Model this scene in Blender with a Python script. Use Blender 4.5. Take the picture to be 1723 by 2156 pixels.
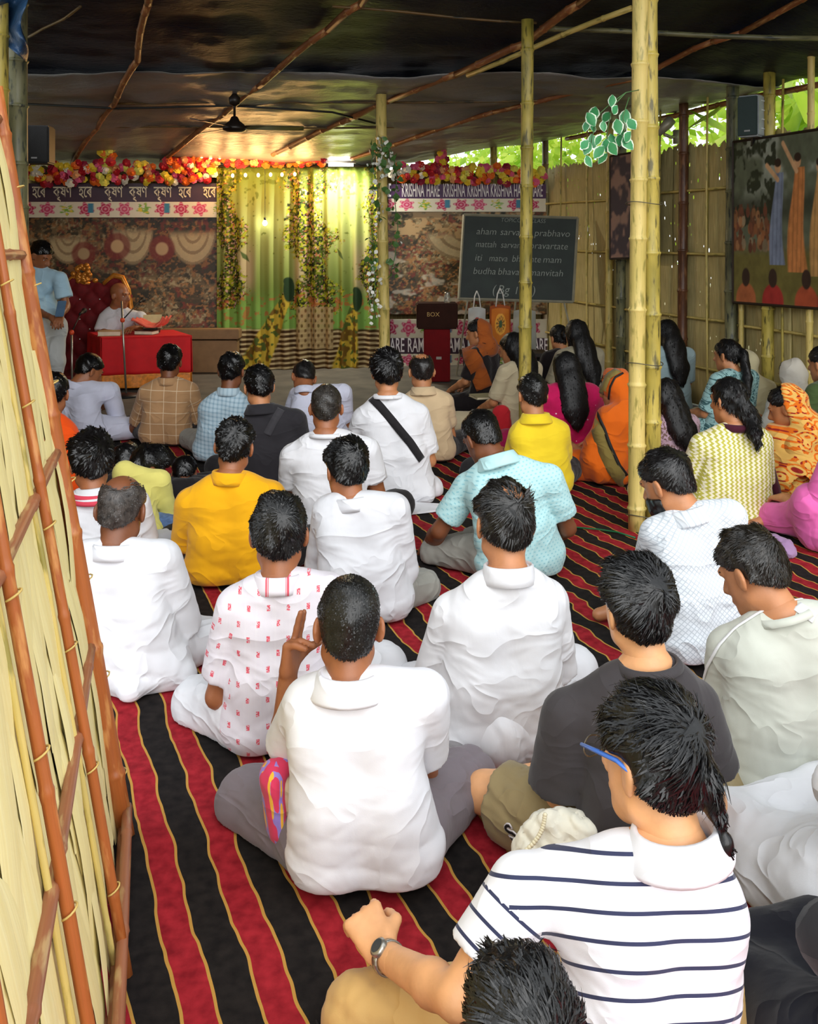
import bpy, bmesh, math, random
import numpy as np
from mathutils import Vector, Matrix
from mathutils.bvhtree import BVHTree

for o in list(bpy.data.objects):
    bpy.data.objects.remove(o)
random.seed(7)
rng = np.random.default_rng(7)
scene = bpy.context.scene
col = scene.collection

# ------------------------------------------------------------------ camera
# level camera at standing height; the frame lies low on the lens (shift), so uprights stay upright
IW, IH = 1723.0, 2156.0
F, CX, HY, H = 2000.0, 861.5, 500.0, 1.65
K = H / 1.7
cam_d = bpy.data.cameras.new('camera')
cam = bpy.data.objects.new('camera', cam_d)
col.objects.link(cam)
cam.location = (0, 0, H)
cam.rotation_euler = (math.pi / 2, 0, 0)
cam_d.sensor_fit = 'HORIZONTAL'
cam_d.sensor_width = 36
cam_d.lens = 36 * F / IW
cam_d.shift_y = -(IH / 2 - HY) / IW
cam_d.clip_start = .05
scene.camera = cam

# ------------------------------------------------------------------ light
world = bpy.data.worlds.new('world')
scene.world = world
world.use_nodes = True
wn = world.node_tree
bg = wn.nodes['Background']
bg.inputs['Color'].default_value = (.90, .96, 1.0, 1)
bg.inputs['Strength'].default_value = 1.8
sun_d = bpy.data.lights.new('sun', 'SUN')
sun_d.energy = 2.3
sun_d.angle = math.radians(60)
sun_d.color = (1, .985, .965)
sun = bpy.data.objects.new('sun', sun_d)
col.objects.link(sun)
sun.rotation_euler = Vector((-.22, .86, -.46)).to_track_quat('-Z', 'Y').to_euler()
vs = scene.view_settings
vs.view_transform = 'Standard'
vs.look = 'None'
vs.gamma = 1
vs.use_curve_mapping = False
vs.exposure = 0.08
cy = scene.cycles
cy.max_bounces = 6
cy.diffuse_bounces = 3
cy.glossy_bounces = 3
cy.transparent_max_bounces = 8
cy.transmission_bounces = 4
cy.sample_clamp_indirect = 6
cy.use_denoising = True


# ------------------------------------------------------------------ helpers
def at(px, py, Y):
    """world point seen at a pixel at depth Y"""
    return Vector(((px - CX) * Y / F, Y, H - (py - HY) * Y / F))


def back_Y(px):
    k = (px - CX) / F
    return K * 12.689 / (1 - .1654 * k)


def wall_Y(px):
    k = (px - CX) / F
    return K * 5.952 / (k + .3132)


def backpt(px, py, off=0.0):
    return at(px, py, back_Y(px) - off)


def wallpt(px, py, off=0.0):
    p = at(px, py, wall_Y(px))
    return p + Vector((-.954, -.299, 0)) * off


def tag(o, label=None, cat=None, group=None, kind=None):
    if label: o['label'] = label
    if cat: o['category'] = cat
    if group: o['group'] = group
    if kind: o['kind'] = kind
    return o


def empty(name, loc, label=None, cat=None, group=None, kind=None):
    o = bpy.data.objects.new(name, None)
    o.empty_display_size = .1
    o.location = loc
    col.objects.link(o)
    return tag(o, label, cat, group, kind)


def mesh_np(name, V, Fs, smooth=True, attrs=None):
    me = bpy.data.meshes.new(name)
    V = np.asarray(V, dtype=np.float32).reshape(-1, 3)
    if isinstance(Fs, np.ndarray):
        n = Fs.shape[1]
        me.vertices.add(len(V))
        me.vertices.foreach_set('co', V.ravel())
        me.loops.add(Fs.size)
        me.loops.foreach_set('vertex_index', Fs.astype(np.int32).ravel())
        me.polygons.add(len(Fs))
        me.polygons.foreach_set('loop_start', np.arange(0, Fs.size, n, dtype=np.int32))
        me.update(calc_edges=True)
    else:
        me.from_pydata([tuple(map(float, v)) for v in V], [], [tuple(int(i) for i in f) for f in Fs])
        me.update()
    if smooth:
        me.polygons.foreach_set('use_smooth', np.ones(len(me.polygons), dtype=bool))
    for an, (kind, arr) in (attrs or {}).items():
        dom = 'POINT'
        if kind == 'CORNER_VEC': kind, dom = 'FLOAT_VECTOR', 'CORNER'
        a = me.attributes.new(an, kind, dom)
        key = 'vector' if kind == 'FLOAT_VECTOR' else ('color' if 'COLOR' in kind else 'value')
        a.data.foreach_set(key, np.asarray(arr, dtype=np.float32).ravel())
    return me


def obj(name, me, mat=None, parent=None, loc=None):
    o = bpy.data.objects.new(name, me)
    col.objects.link(o)
    if mat is not None and me is not None:
        if len(me.materials) == 0:
            me.materials.append(mat)
    if parent is not None:
        o.parent = parent
    if loc is not None:
        o.location = loc
    return o


class MB:
    """collects vertices and faces of one mesh"""
    def __init__(s):
        s.v, s.f = [], []

    def add(s, vs, fs):
        b = len(s.v)
        s.v += [tuple(v) for v in vs]
        s.f += [tuple(i + b for i in f) for f in fs]
        return s

    def box(s, c, d, R=None):
        c = Vector(c); x, y, z = d[0] / 2, d[1] / 2, d[2] / 2
        pts = [Vector((a * x, b * y, e * z)) for e in (-1, 1) for b in (-1, 1) for a in (-1, 1)]
        if R is not None: pts = [R @ p for p in pts]
        return s.add([c + p for p in pts], [(0, 2, 3, 1), (4, 5, 7, 6), (0, 1, 5, 4), (1, 3, 7, 5), (3, 2, 6, 7), (2, 0, 4, 6)])

    def bbox(s, c, d, bev=.01, R=None):
        """box with chamfered vertical/horizontal edges"""
        bm = bmesh.new()
        bmesh.ops.create_cube(bm, size=1)
        bmesh.ops.scale(bm, vec=d, verts=bm.verts)
        bmesh.ops.bevel(bm, geom=list(bm.edges), offset=bev, segments=2, affect='EDGES')
        if R is not None: bmesh.ops.rotate(bm, matrix=R, verts=bm.verts)
        bmesh.ops.translate(bm, vec=Vector(c), verts=bm.verts)
        bm.verts.index_update()
        s.add([v.co.copy() for v in bm.verts], [[v.index for v in f.verts] for f in bm.faces])
        bm.free()
        return s

    def tube(s, pts, r, n=8, caps=True):
        pts = [Vector(p) for p in pts]
        if not hasattr(r, '__len__'): r = [r] * len(pts)
        rings = []
        up = None
        for i, p in enumerate(pts):
            t = (pts[min(i + 1, len(pts) - 1)] - pts[max(i - 1, 0)])
            if t.length < 1e-9: t = Vector((0, 0, 1))
            t.normalize()
            if up is None:
                up = Vector((0, 0, 1)) if abs(t.z) < .9 else Vector((1, 0, 0))
            a = t.cross(up)
            if a.length < 1e-6: a = t.cross(Vector((0, 1, 0)))
            a.normalize(); b = a.cross(t); up = b
            rings.append([p + (a * math.cos(2 * math.pi * j / n) + b * math.sin(2 * math.pi * j / n)) * r[i] for j in range(n)])
        vs = [v for q in rings for v in q]
        fs = []
        for i in range(len(pts) - 1):
            for j in range(n):
                k = (j + 1) % n
                fs.append((i * n + j, i * n + k, (i + 1) * n + k, (i + 1) * n + j))
        if caps:
            fs.append(tuple(range(n - 1, -1, -1)))
            fs.append(tuple((len(pts) - 1) * n + j for j in range(n)))
        return s.add(vs, fs)

    def lathe(s, prof, c=(0, 0, 0), n=16, sx=1, sy=1, R=None):
        c = Vector(c); vs = []; fs = []
        for (r, z) in prof:
            for j in range(n):
                a = 2 * math.pi * j / n
                p = Vector((r * math.cos(a) * sx, r * math.sin(a) * sy, z))
                if R is not None: p = R @ p
                vs.append(c + p)
        for i in range(len(prof) - 1):
            for j in range(n):
                k = (j + 1) % n
                fs.append((i * n + j, i * n + k, (i + 1) * n + k, (i + 1) * n + j))
        return s.add(vs, fs)

    def me(s, name, smooth=False):
        m = bpy.data.meshes.new(name)
        m.from_pydata([tuple(v) for v in s.v], [], s.f)
        m.update()
        if smooth: m.polygons.foreach_set('use_smooth', np.ones(len(m.polygons), dtype=bool))
        return m

    def build(s, name, mat, parent=None, smooth=False, loc=None):
        return obj(name, s.me(name, smooth), mat, parent, loc)


# ------------------------------------------------------------------ materials
class G:
    """tiny node-graph writer"""
    def __init__(s, name):
        s.m = bpy.data.materials.new(name)
        s.m.use_nodes = True
        s.t = s.m.node_tree
        s.b = s.t.nodes['Principled BSDF']

    def n(s, typ, **kw):
        nd = s.t.nodes.new(typ)
        for k, v in kw.items():
            if k.startswith('i_'):
                key = k[2:].replace('_', ' ')
                key = int(key) if key.isdigit() else key
                s.set(nd.inputs[key], v)
            else:
                setattr(nd, k, v)
        return nd

    def set(s, sock, v):
        if isinstance(v, bpy.types.NodeSocket):
            s.t.links.new(v, sock)
        else:
            if hasattr(sock.default_value, '__len__') and hasattr(v, '__len__') and len(v) == 3 and len(sock.default_value) == 4:
                v = (*v, 1)
            sock.default_value = v

    def math(s, op, a, b=0.0, c=0.0):
        nd = s.n('ShaderNodeMath', operation=op)
        s.set(nd.inputs[0], a); s.set(nd.inputs[1], b); s.set(nd.inputs[2], c)
        return nd.outputs[0]

    def sep(s, v):
        nd = s.n('ShaderNodeSeparateXYZ'); s.set(nd.inputs[0], v)
        return nd.outputs

    def comb(s, x, y, z):
        nd = s.n('ShaderNodeCombineXYZ')
        for i, v in enumerate((x, y, z)): s.set(nd.inputs[i], v)
        return nd.outputs[0]

    def attr(s, name):
        return s.n('ShaderNodeAttribute', attribute_name=name)

    def coord(s, which='Object'):
        return s.n('ShaderNodeTexCoord').outputs[which]

    def noise(s, vec=None, scale=5, detail=3, rough=.5, dist=0, out='Fac'):
        nd = s.n('ShaderNodeTexNoise')
        nd.inputs['Scale'].default_value = scale
        nd.inputs['Detail'].default_value = detail
        nd.inputs['Roughness'].default_value = rough
        nd.inputs['Distortion'].default_value = dist
        if vec is not None: s.set(nd.inputs['Vector'], vec)
        return nd.outputs[out]

    def voro(s, vec=None, scale=5, feature='F1', out='Distance', rand=1.0):
        nd = s.n('ShaderNodeTexVoronoi', feature=feature)
        nd.inputs['Scale'].default_value = scale
        nd.inputs['Randomness'].default_value = rand
        if vec is not None: s.set(nd.inputs['Vector'], vec)
        return nd.outputs[out]

    def vscale(s, vec, sc):
        nd = s.n('ShaderNodeMapping')
        s.set(nd.inputs['Vector'], vec)
        nd.inputs['Scale'].default_value = sc
        return nd.outputs[0]

    def mix(s, fac, a, b):
        nd = s.n('ShaderNodeMix', data_type='RGBA')
        s.set(nd.inputs[0], fac); s.set(nd.inputs[6], a); s.set(nd.inputs[7], b)
        return nd.outputs[2]

    def ramp(s, fac, stops, interp='LINEAR'):
        nd = s.n('ShaderNodeValToRGB')
        nd.color_ramp.interpolation = interp
        el = nd.color_ramp.elements
        while len(el) < len(stops): el.new(.5)
        for e, (p, c) in zip(el, stops):
            e.position = p; e.color = (*c, 1) if len(c) == 3 else c
        s.set(nd.inputs[0], fac)
        return nd.outputs[0]

    def step(s, a, edge, soft=.02):
        nd = s.n('ShaderNodeMapRange', interpolation_type='LINEAR')
        s.set(nd.inputs[0], a)
        nd.inputs[1].default_value = edge - soft; nd.inputs[2].default_value = edge + soft
        return nd.outputs[0]

    def bump(s, h, strength=.3, dist=.01, normal=None):
        nd = s.n('ShaderNodeBump')
        nd.inputs['Strength'].default_value = strength
        nd.inputs['Distance'].default_value = dist
        s.set(nd.inputs['Height'], h)
        if normal is not None: s.set(nd.inputs['Normal'], normal)
        return nd.outputs[0]

    def out(s, color=None, rough=None, normal=None, **kw):
        if color is not None: s.set(s.b.inputs['Base Color'], color)
        if rough is not None: s.set(s.b.inputs['Roughness'], rough)
        if normal is not None: s.set(s.b.inputs['Normal'], normal)
        for k, v in kw.items(): s.set(s.b.inputs[k.replace('_', ' ')], v)
        return s.m


_mats = {}


def simple(name, c, rough=.6, var=.12, scale=12, metal=0.0, bump=.1, bscale=60, spec=.5):
    """plain surface with mild mottling and fine relief"""
    if name in _mats: return _mats[name]
    g = G(name)
    co = g.coord()
    nz = g.noise(co, scale, 4)
    c = tuple(c)
    d = tuple(min(1, x * (1 - var)) for x in c); l = tuple(min(1, x * (1 + var)) for x in c)
    colr = g.ramp(nz, [(.3, d), (.7, l)])
    m = g.out(colr, rough, g.bump(g.noise(co, bscale, 3), bump, .004) if bump else None, Metallic=metal)
    m.node_tree.nodes['Principled BSDF'].inputs['Specular IOR Level'].default_value = spec
    _mats[name] = m
    return m


def emit(name, c, s):
    if name in _mats: return _mats[name]
    g = G(name)
    g.out((0, 0, 0), .5, Emission_Color=c, Emission_Strength=s)
    _mats[name] = g.m
    return g.m


def bamboo_mat(name, c1, c2, blotch=None):
    g = G(name)
    co = g.coord()
    fib = g.noise(g.vscale(co, (40, 40, 1.2)), 6, 4)
    big = g.noise(g.vscale(co, (3, 3, 1.1)), 2.2, 3)
    base = g.ramp(fib, [(.3, tuple(x * .86 for x in c1)), (.7, c1)])
    base = g.mix(g.step(big, .55, .12), base, g.ramp(fib, [(.3, tuple(x * .8 for x in c2)), (.75, c2)]))
    if blotch:
        sp = g.noise(g.vscale(co, (14, 14, 3)), 3, 5)
        base = g.mix(g.step(sp, .60, .06), base, blotch)
    return g.out(base, .42, g.bump(fib, .15, .003))


def hook_color_attr(name, rough=.6, bump=None, spec=.3, trans=0.0):
    """surface printed with a colour attribute (a flat print on cloth, paper or vinyl)"""
    if name in _mats: return _mats[name]
    g = G(name)
    a = g.attr('print')
    m = g.out(a.outputs['Color'], rough, g.bump(g.noise(g.coord(), 90, 2), bump, .003) if bump else None)
    g.b.inputs['Specular IOR Level'].default_value = spec
    if trans:
        tr = g.n('ShaderNodeBsdfTranslucent'); g.set(tr.inputs[0], a.outputs['Color'])
        mx = g.n('ShaderNodeMixShader'); mx.inputs[0].default_value = trans
        g.t.links.new(g.b.outputs[0], mx.inputs[1]); g.t.links.new(tr.outputs[0], mx.inputs[2])
        g.t.links.new(mx.outputs[0], g.t.nodes['Material Output'].inputs[0])
    _mats[name] = m
    return m


# numpy value noise for prints and relief
_perm = rng.random((64, 64, 64)).astype(np.float32)


def vnoise(x, y, z=0.0):
    x, y, z = np.broadcast_arrays(np.asarray(x, float), np.asarray(y, float), np.asarray(z, float))
    xi, yi, zi = np.floor(x).astype(int), np.floor(y).astype(int), np.floor(z).astype(int)
    fx, fy, fz = x - xi, y - yi, z - zi
    fx, fy, fz = [t * t * (3 - 2 * t) for t in (fx, fy, fz)]
    r = 0
    for dx in (0, 1):
        for dy in (0, 1):
            for dz in (0, 1):
                w = (fx if dx else 1 - fx) * (fy if dy else 1 - fy) * (fz if dz else 1 - fz)
                r = r + w * _perm[(xi + dx) % 64, (yi + dy) % 64, (zi + dz) % 64]
    return r


def fbm(x, y, z=0.0, o=4):
    r = 0; a = .5; t = 0
    for i in range(o):
        r = r + a * vnoise(np.asarray(x) * 2 ** i + 17 * i, np.asarray(y) * 2 ** i + 5 * i, np.asarray(z) * 2 ** i); t += a; a *= .5
    return r / t


def grid_mesh(name, P, cols=None, smooth=True, attrs=None, thick=0.0):
    """P[ny,nx,3] -> grid mesh with optional colour print"""
    ny, nx = P.shape[:2]
    i = np.arange(ny * nx).reshape(ny, nx)
    Q = np.stack([i[:-1, :-1], i[:-1, 1:], i[1:, 1:], i[1:, :-1]], -1).reshape(-1, 4)
    at_ = dict(attrs or {})
    if cols is not None:
        c4 = np.concatenate([np.clip(cols, 0, 1), np.ones(cols.shape[:2] + (1,))], -1)
        at_['print'] = ('FLOAT_COLOR', c4.reshape(-1, 4))
    return mesh_np(name, P.reshape(-1, 3), Q, smooth, at_)


def solidify(o, t, offset=-1):
    md = o.modifiers.new('thickness', 'SOLIDIFY')
    md.thickness = t
    md.offset = offset
    return o
def rgb(r, g, b):
    """display colour 0..255 to linear"""
    return tuple(((x / 255) / 12.92 if x / 255 <= .04045 else ((x / 255 + .055) / 1.055) ** 2.4) for x in (r, g, b))


# ------------------------------------------------------------------ implicit surfaces: smooth bodies and cloth
class Field:
    def __init__(s, lo, hi, h):
        s.lo = np.array(lo, float); s.h = h
        s.n = np.maximum(4, np.ceil((np.array(hi) - s.lo) / h).astype(int) + 1)
        s.ax = [s.lo[i] + h * np.arange(s.n[i]) for i in range(3)]
        s.F = np.full(s.n, .5, np.float32)

    def box(s, lo, hi):
        a = np.clip(np.floor((np.array(lo) - s.lo) / s.h).astype(int), 0, s.n)
        b = np.clip(np.ceil((np.array(hi) - s.lo) / s.h).astype(int) + 1, 0, s.n)
        if np.any(b <= a): return None
        sl = tuple(slice(a[i], b[i]) for i in range(3))
        X = s.ax[0][sl[0]][:, None, None]; Y = s.ax[1][sl[1]][None, :, None]; Z = s.ax[2][sl[2]][None, None, :]
        return sl, X, Y, Z

    def merge(s, sl, d, k, op='u'):
        f = s.F[sl]
        if op == 'u':
            if k > 0:
                h = np.clip(.5 + .5 * (f - d) / k, 0, 1)
                s.F[sl] = f * (1 - h) + d * h - k * h * (1 - h)
            else:
                s.F[sl] = np.minimum(f, d)
        else:
            if k > 0:
                h = np.clip(.5 - .5 * (f + d) / k, 0, 1)
                s.F[sl] = f * (1 - h) - d * h + k * h * (1 - h)
            else:
                s.F[sl] = np.maximum(f, -d)

    def cone(s, a, b, ra, rb, k=.03, sq=None, flat=False, op='u'):
        a = np.array(a, float); b = np.array(b, float)
        m = max(ra, rb) * (1.0) + k + 2 * s.h
        g = s.box(np.minimum(a, b) - m, np.maximum(a, b) + m)
        if g is None: return s
        sl, X, Y, Z = g
        ba = b - a; L2 = max(ba @ ba, 1e-9)
        px, py, pz = X - a[0], Y - a[1], Z - a[2]
        t0 = (px * ba[0] + py * ba[1] + pz * ba[2]) / L2
        t = np.clip(t0, 0, 1)
        qx, qy, qz = px - t * ba[0], py - t * ba[1], pz - t * ba[2]
        if sq is not None:
            ax, fac = sq
            w = (qx * ax[0] + qy * ax[1] + qz * ax[2]) * (fac - 1)
            qx, qy, qz = qx + w * ax[0], qy + w * ax[1], qz + w * ax[2]
        d = np.sqrt(qx * qx + qy * qy + qz * qz) - (ra + (rb - ra) * t)
        if flat:
            d = np.maximum(d, (t0 - 1) * math.sqrt(L2))
        s.merge(sl, d.astype(np.float32), k, op)
        return s

    def chain(s, pts, rs, k=.03, **kw):
        for i in range(len(pts) - 1):
            s.cone(pts[i], pts[i + 1], rs[i], rs[i + 1], k, **kw)
        return s

    def ell(s, c, r, R=None, k=.02, op='u'):
        c = np.array(c, float); r = np.array(r, float)
        m = r.max() + k + 2 * s.h
        g = s.box(c - m, c + m)
        if g is None: return s
        sl, X, Y, Z = g
        p = [X - c[0], Y - c[1], Z - c[2]]
        if R is not None:
            p = [p[0] * R[0][i] + p[1] * R[1][i] + p[2] * R[2][i] for i in range(3)]
        k0 = np.sqrt(sum((p[i] / r[i]) ** 2 for i in range(3)))
        k1 = np.sqrt(sum((p[i] / r[i] ** 2) ** 2 for i in range(3))) + 1e-9
        d = (k0 * (k0 - 1) / k1)
        s.merge(sl, d.astype(np.float32), k, op)
        return s

    def cut(s, p0, n, k=0.0):
        """keep only the side the normal points to"""
        n = np.array(n, float); n /= np.linalg.norm(n)
        d = (s.ax[0][:, None, None] - p0[0]) * n[0] + (s.ax[1][None, :, None] - p0[1]) * n[1] + (s.ax[2][None, None, :] - p0[2]) * n[2]
        s.F = np.maximum(s.F, (-d).astype(np.float32))
        return s

    def folds(s, amp, waves, seed=0, zmask=None, sharp=False):
        r = np.random.default_rng(seed)
        X, Y, Z = s.ax[0][:, None, None], s.ax[1][None, :, None], s.ax[2][None, None, :]
        D = 0
        for (kx, ky, kz, a) in waves:
            j = r.normal(0, .10 if sharp else .25, 3) * np.linalg.norm((kx, ky, kz)) + np.array((kx, ky, kz))
            ph = r.random() * 6.28
            wob = .6 * np.sin(7 * X + 5 * Z + ph) + .5 * np.sin(9 * Y - 6 * Z + 2 * ph)
            sn = np.sin(j[0] * X + j[1] * Y + j[2] * Z + ph + (.9 if sharp else 1.6) * wob)
            if sharp:
                pm = .5 + .5 * np.sin(5.1 * X + 3.3 * ph) * np.sin(4.3 * Y + 6.1 * Z + ph)
                D = D + a * (.25 * sn + 1.9 * pm * ((1 - np.abs(sn)) ** 3 - .25))
            else:
                D = D + a * sn
        if zmask is not None: D = D * zmask(Z)
        s.F += (amp * D).astype(np.float32)
        return s

    def mesh(s):
        Fv = s.F
        I = Fv < 0
        nx, ny, nz = Fv.shape
        c = [(i, j, k) for i in (0, 1) for j in (0, 1) for k in (0, 1)]
        cnt = np.zeros((nx - 1, ny - 1, nz - 1), np.int8)
        for (i, j, k) in c:
            cnt += I[i:nx - 1 + i, j:ny - 1 + j, k:nz - 1 + k]
        act = (cnt > 0) & (cnt < 8)
        idx = np.argwhere(act)
        if len(idx) == 0: return np.zeros((0, 3)), np.zeros((0, 4), int)
        C = np.stack([Fv[idx[:, 0] + i, idx[:, 1] + j, idx[:, 2] + k] for (i, j, k) in c], 1)
        P = np.array(c, float)
        pos = np.zeros((len(idx), 3)); n = np.zeros(len(idx))
        for a in range(8):
            for b in range(a + 1, 8):
                if np.abs(P[a] - P[b]).sum() != 1: continue
                cr = (C[:, a] < 0) != (C[:, b] < 0)
                t = np.where(cr, C[:, a] / np.where(cr, C[:, a] - C[:, b], 1), 0)
                pos += cr[:, None] * (P[a] + t[:, None] * (P[b] - P[a])); n += cr
        V = s.lo + s.h * (idx + pos / n[:, None])
        num = np.full(act.shape, -1, np.int64); num[act] = np.arange(len(idx))
        quads = []
        for axis in range(3):
            sl0 = [slice(None)] * 3; sl1 = [slice(None)] * 3
            sl0[axis] = slice(0, -1); sl1[axis] = slice(1, None)
            ch = I[tuple(sl0)] != I[tuple(sl1)]
            e = np.argwhere(ch)
            u, w = [(1, 2), (2, 0), (0, 1)][axis]
            ok = (e[:, u] > 0) & (e[:, w] > 0) & (e[:, u] < Fv.shape[u] - 1) & (e[:, w] < Fv.shape[w] - 1)
            e = e[ok]
            ins = I[tuple(e.T)]
            def cell(du, dw):
                q = e.copy(); q[:, u] -= du; q[:, w] -= dw
                return num[tuple(q.T)]
            Q = np.stack([cell(1, 1), cell(0, 1), cell(0, 0), cell(1, 0)], 1)
            Q[~ins] = Q[~ins][:, ::-1]
            quads.append(Q)
        Q = np.concatenate(quads)
        return V, Q[(Q >= 0).all(1)]


def joinm(parts):
    V = []; Q = []; b = 0
    for v, q in parts:
        V.append(v); Q.append(q + b); b += len(v)
    return np.concatenate(V), np.concatenate(Q)


def np3(v): return np.array((v[0], v[1], v[2]), float)


# ------------------------------------------------------------------ materials of people
def skin_mat(name, c):
    if name in _mats: return _mats[name]
    g = G(name)
    co = g.coord()
    nz = g.noise(co, 18, 4)
    colr = g.ramp(nz, [(.3, tuple(x * .86 for x in c)), (.7, tuple(min(1, x * 1.1) for x in c))])
    m = g.out(colr, .48, g.bump(g.noise(co, 140, 3), .12, .003))
    _mats[name] = m
    return m


SKIN = {k: rgb(*v) for k, v in dict(dark=(122, 72, 44), brown=(158, 98, 62), mid=(190, 128, 86), light=(226, 166, 116)).items()}


def hair_mat(name, c, rough=.30):
    if c == rgb(9, 8, 9): rough = .5
    if name in _mats: return _mats[name]
    g = G(name)
    co = g.coord()
    nz = g.noise(co, 55, 4)
    colr = g.ramp(nz, [(.35, tuple(x * .5 for x in c)), (.75, tuple(x * 1.7 for x in c))])
    m = g.out(colr, rough, g.bump(g.noise(g.vscale(co, (3, 3, 1)), 60, 4), .25, .004))
    g.b.inputs['Specular IOR Level'].default_value = .42
    _mats[name] = m
    return m


def cloth_mat(name, c, rough=.85, pattern=None, c2=None, c3=None, sheen=.15, wr=.35, sss=0.0):
    if name in _mats: return _mats[name]
    g = G(name)
    a = g.attr('cloth').outputs['Vector']
    u, v, w = g.sep(a)
    colr = None
    co = g.coord()
    soft = g.noise(co, 7, 3)
    base = g.ramp(soft, [(.3, tuple(x * .93 for x in c)), (.7, tuple(min(1, x * 1.03) for x in c))])
    fr = lambda x: g.math('FRACT', x)
    mul = lambda x, y: g.math('MULTIPLY', x, y)
    add = lambda x, y: g.math('ADD', x, y)
    tri = lambda x: g.math('PINGPONG', x, .5)
    if pattern == 'stripe':
        s = g.math('LESS_THAN', fr(mul(v, 1 / .041)), .15)
        colr = g.mix(s, base, c2)
    elif pattern == 'motif':
        row = g.math('FLOOR', mul(v, 1 / .045))
        uu = add(mul(u, 1 / .062), mul(g.math('MODULO', row, 2.0), .5))
        fu = g.math('ABSOLUTE', g.math('SUBTRACT', fr(uu), .5)); fv = g.math('ABSOLUTE', g.math('SUBTRACT', fr(mul(v, 1 / .045)), .5))
        m1 = mul(g.math('LESS_THAN', fu, .085), g.math('LESS_THAN', fv, .20))
        m1 = mul(m1, g.step(g.noise(a, 260, 1), .42, .05))
        st = g.step(g.noise(g.vscale(a, (1, .02, 0)), 90, 2), .6, .1)
        colr = g.mix(m1, g.mix(mul(st, .25), base, (.80, .78, .80)), c2)
    elif pattern == 'dots':
        row = g.math('FLOOR', mul(v, 1 / .016))
        uu = add(mul(u, 1 / .022), mul(g.math('MODULO', row, 2.0), .5))
        fu = g.math('ABSOLUTE', g.math('SUBTRACT', fr(uu), .5)); fv = g.math('ABSOLUTE', g.math('SUBTRACT', fr(mul(v, 1 / .016)), .5))
        m1 = mul(g.math('LESS_THAN', fu, .2), g.math('LESS_THAN', fv, .2))
        colr = g.mix(m1, base, c2)
    elif pattern == 'lattice':
        p = g.math('LESS_THAN', fr(mul(add(u, v), 1 / .02)), .22)
        q = g.math('LESS_THAN', fr(mul(g.math('SUBTRACT', u, v), 1 / .02)), .22)
        colr = g.mix(g.math('MAXIMUM', p, q), base, c2)
    elif pattern == 'zigzag':
        s = fr(add(mul(u, 1 / .030), mul(tri(mul(v, 1 / .022)), .9)))
        colr = g.mix(g.math('LESS_THAN', s, .48), base, c2)
    elif pattern == 'check':
        p = g.math('LESS_THAN', fr(mul(u, 1 / .10)), .05)
        q = g.math('LESS_THAN', fr(mul(v, 1 / .085)), .06)
        colr = g.mix(mul(g.math('MAXIMUM', p, q), .75), base, c2)
    elif pattern == 'gingham':
        p = g.math('LESS_THAN', fr(mul(u, 1 / .03)), .4)
        q = g.math('LESS_THAN', fr(mul(v, 1 / .03)), .4)
        colr = g.mix(mul(add(p, q), .42), base, c2)
    elif pattern == 'spots':
        d = g.voro(g.comb(u, v, 0.0), 26, rand=.75)
        colr = g.mix(g.math('LESS_THAN', d, .13), base, c2)
    elif pattern == 'floral':
        vv = g.comb(u, v, 0.0)
        d = g.voro(vv, 16, rand=.7)
        cell = g.voro(vv, 16, out='Color', rand=.7)
        ring = fr(mul(add(d, mul(g.noise(vv, 40, 2), .22)), 3.4))
        k1 = g.math('LESS_THAN', ring, .42)
        colr = g.mix(k1, base, c2)
        fine = g.math('LESS_THAN', g.voro(vv, 60), .36)
        colr = g.mix(mul(fine, k1), colr, c3)
        colr = g.mix(mul(g.math('GREATER_THAN', g.sep(cell)[0], .7), g.math('LESS_THAN', d, .3)), colr, c3)
    elif pattern == 'paisley':
        vv = g.comb(u, v, 0.0)
        nz = g.noise(vv, 34, 2, dist=1.5)
        colr = g.mix(g.step(nz, .54, .03), base, c2)
    elif pattern == 'denim':
        nz = g.noise(g.vscale(co, (1, 1, 3)), 26, 5)
        colr = g.ramp(nz, [(.3, tuple(x * .7 for x in c)), (.75, tuple(min(1, x * 1.5) for x in c))])
    else:
        colr = base
    wn1 = g.noise(g.vscale(co, (.8, .8, 1.3)), 4.5, 2, .4, 1.2)
    crease = g.math('POWER', g.math('SUBTRACT', 1.0, g.math('ABSOLUTE', g.math('MULTIPLY_ADD', wn1, 2.0, -1.0))), 7.0)
    wrn = add(mul(crease, .55), mul(g.noise(g.vscale(co, (1.0, 1.0, .55)), 9, 3, .45, .6), .5))
    fine = g.noise(co, 420, 2)
    nrm = g.bump(fine, .12, .0015, g.bump(wrn, wr, .03))
    m = g.out(colr, rough, nrm, Sheen_Weight=sheen)
    g.b.inputs['Specular IOR Level'].default_value = .2
    _mats[name] = m
    return m


EYE = {}
for nm_, r_, m_ in (('eye', .012, simple('eye_white', (.75, .72, .68), .2, .05, bump=0)), ('iris', .0062, simple('iris_dark', (.02, .012, .008), .1, .05, bump=0))):
    EYE[nm_] = MB().lathe([(.0004, -r_), (r_ * .7, -r_ * .7), (r_, 0), (r_ * .7, r_ * .7), (.0004, r_)], (0, 0, 0), 8).me(nm_, True)
    EYE[nm_].materials.append(m_)


def ribbon(pts, nrm, width, mb, lift=.003):
    """flat band along points lying on a surface"""
    pts = [Vector(p) for p in pts]
    for i, p in enumerate(pts):
        t = pts[min(i + 1, len(pts) - 1)] - pts[max(0, i - 1)]
        t.normalize()
        s = t.cross(nrm[i]).normalized() * width / 2
        q = p + nrm[i] * lift
        mb.v += [tuple(q - s), tuple(q + s)]
        if i:
            b = len(mb.v) - 4
            mb.f.append((b, b + 1, b + 3, b + 2))


class Person:
    pass


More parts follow.
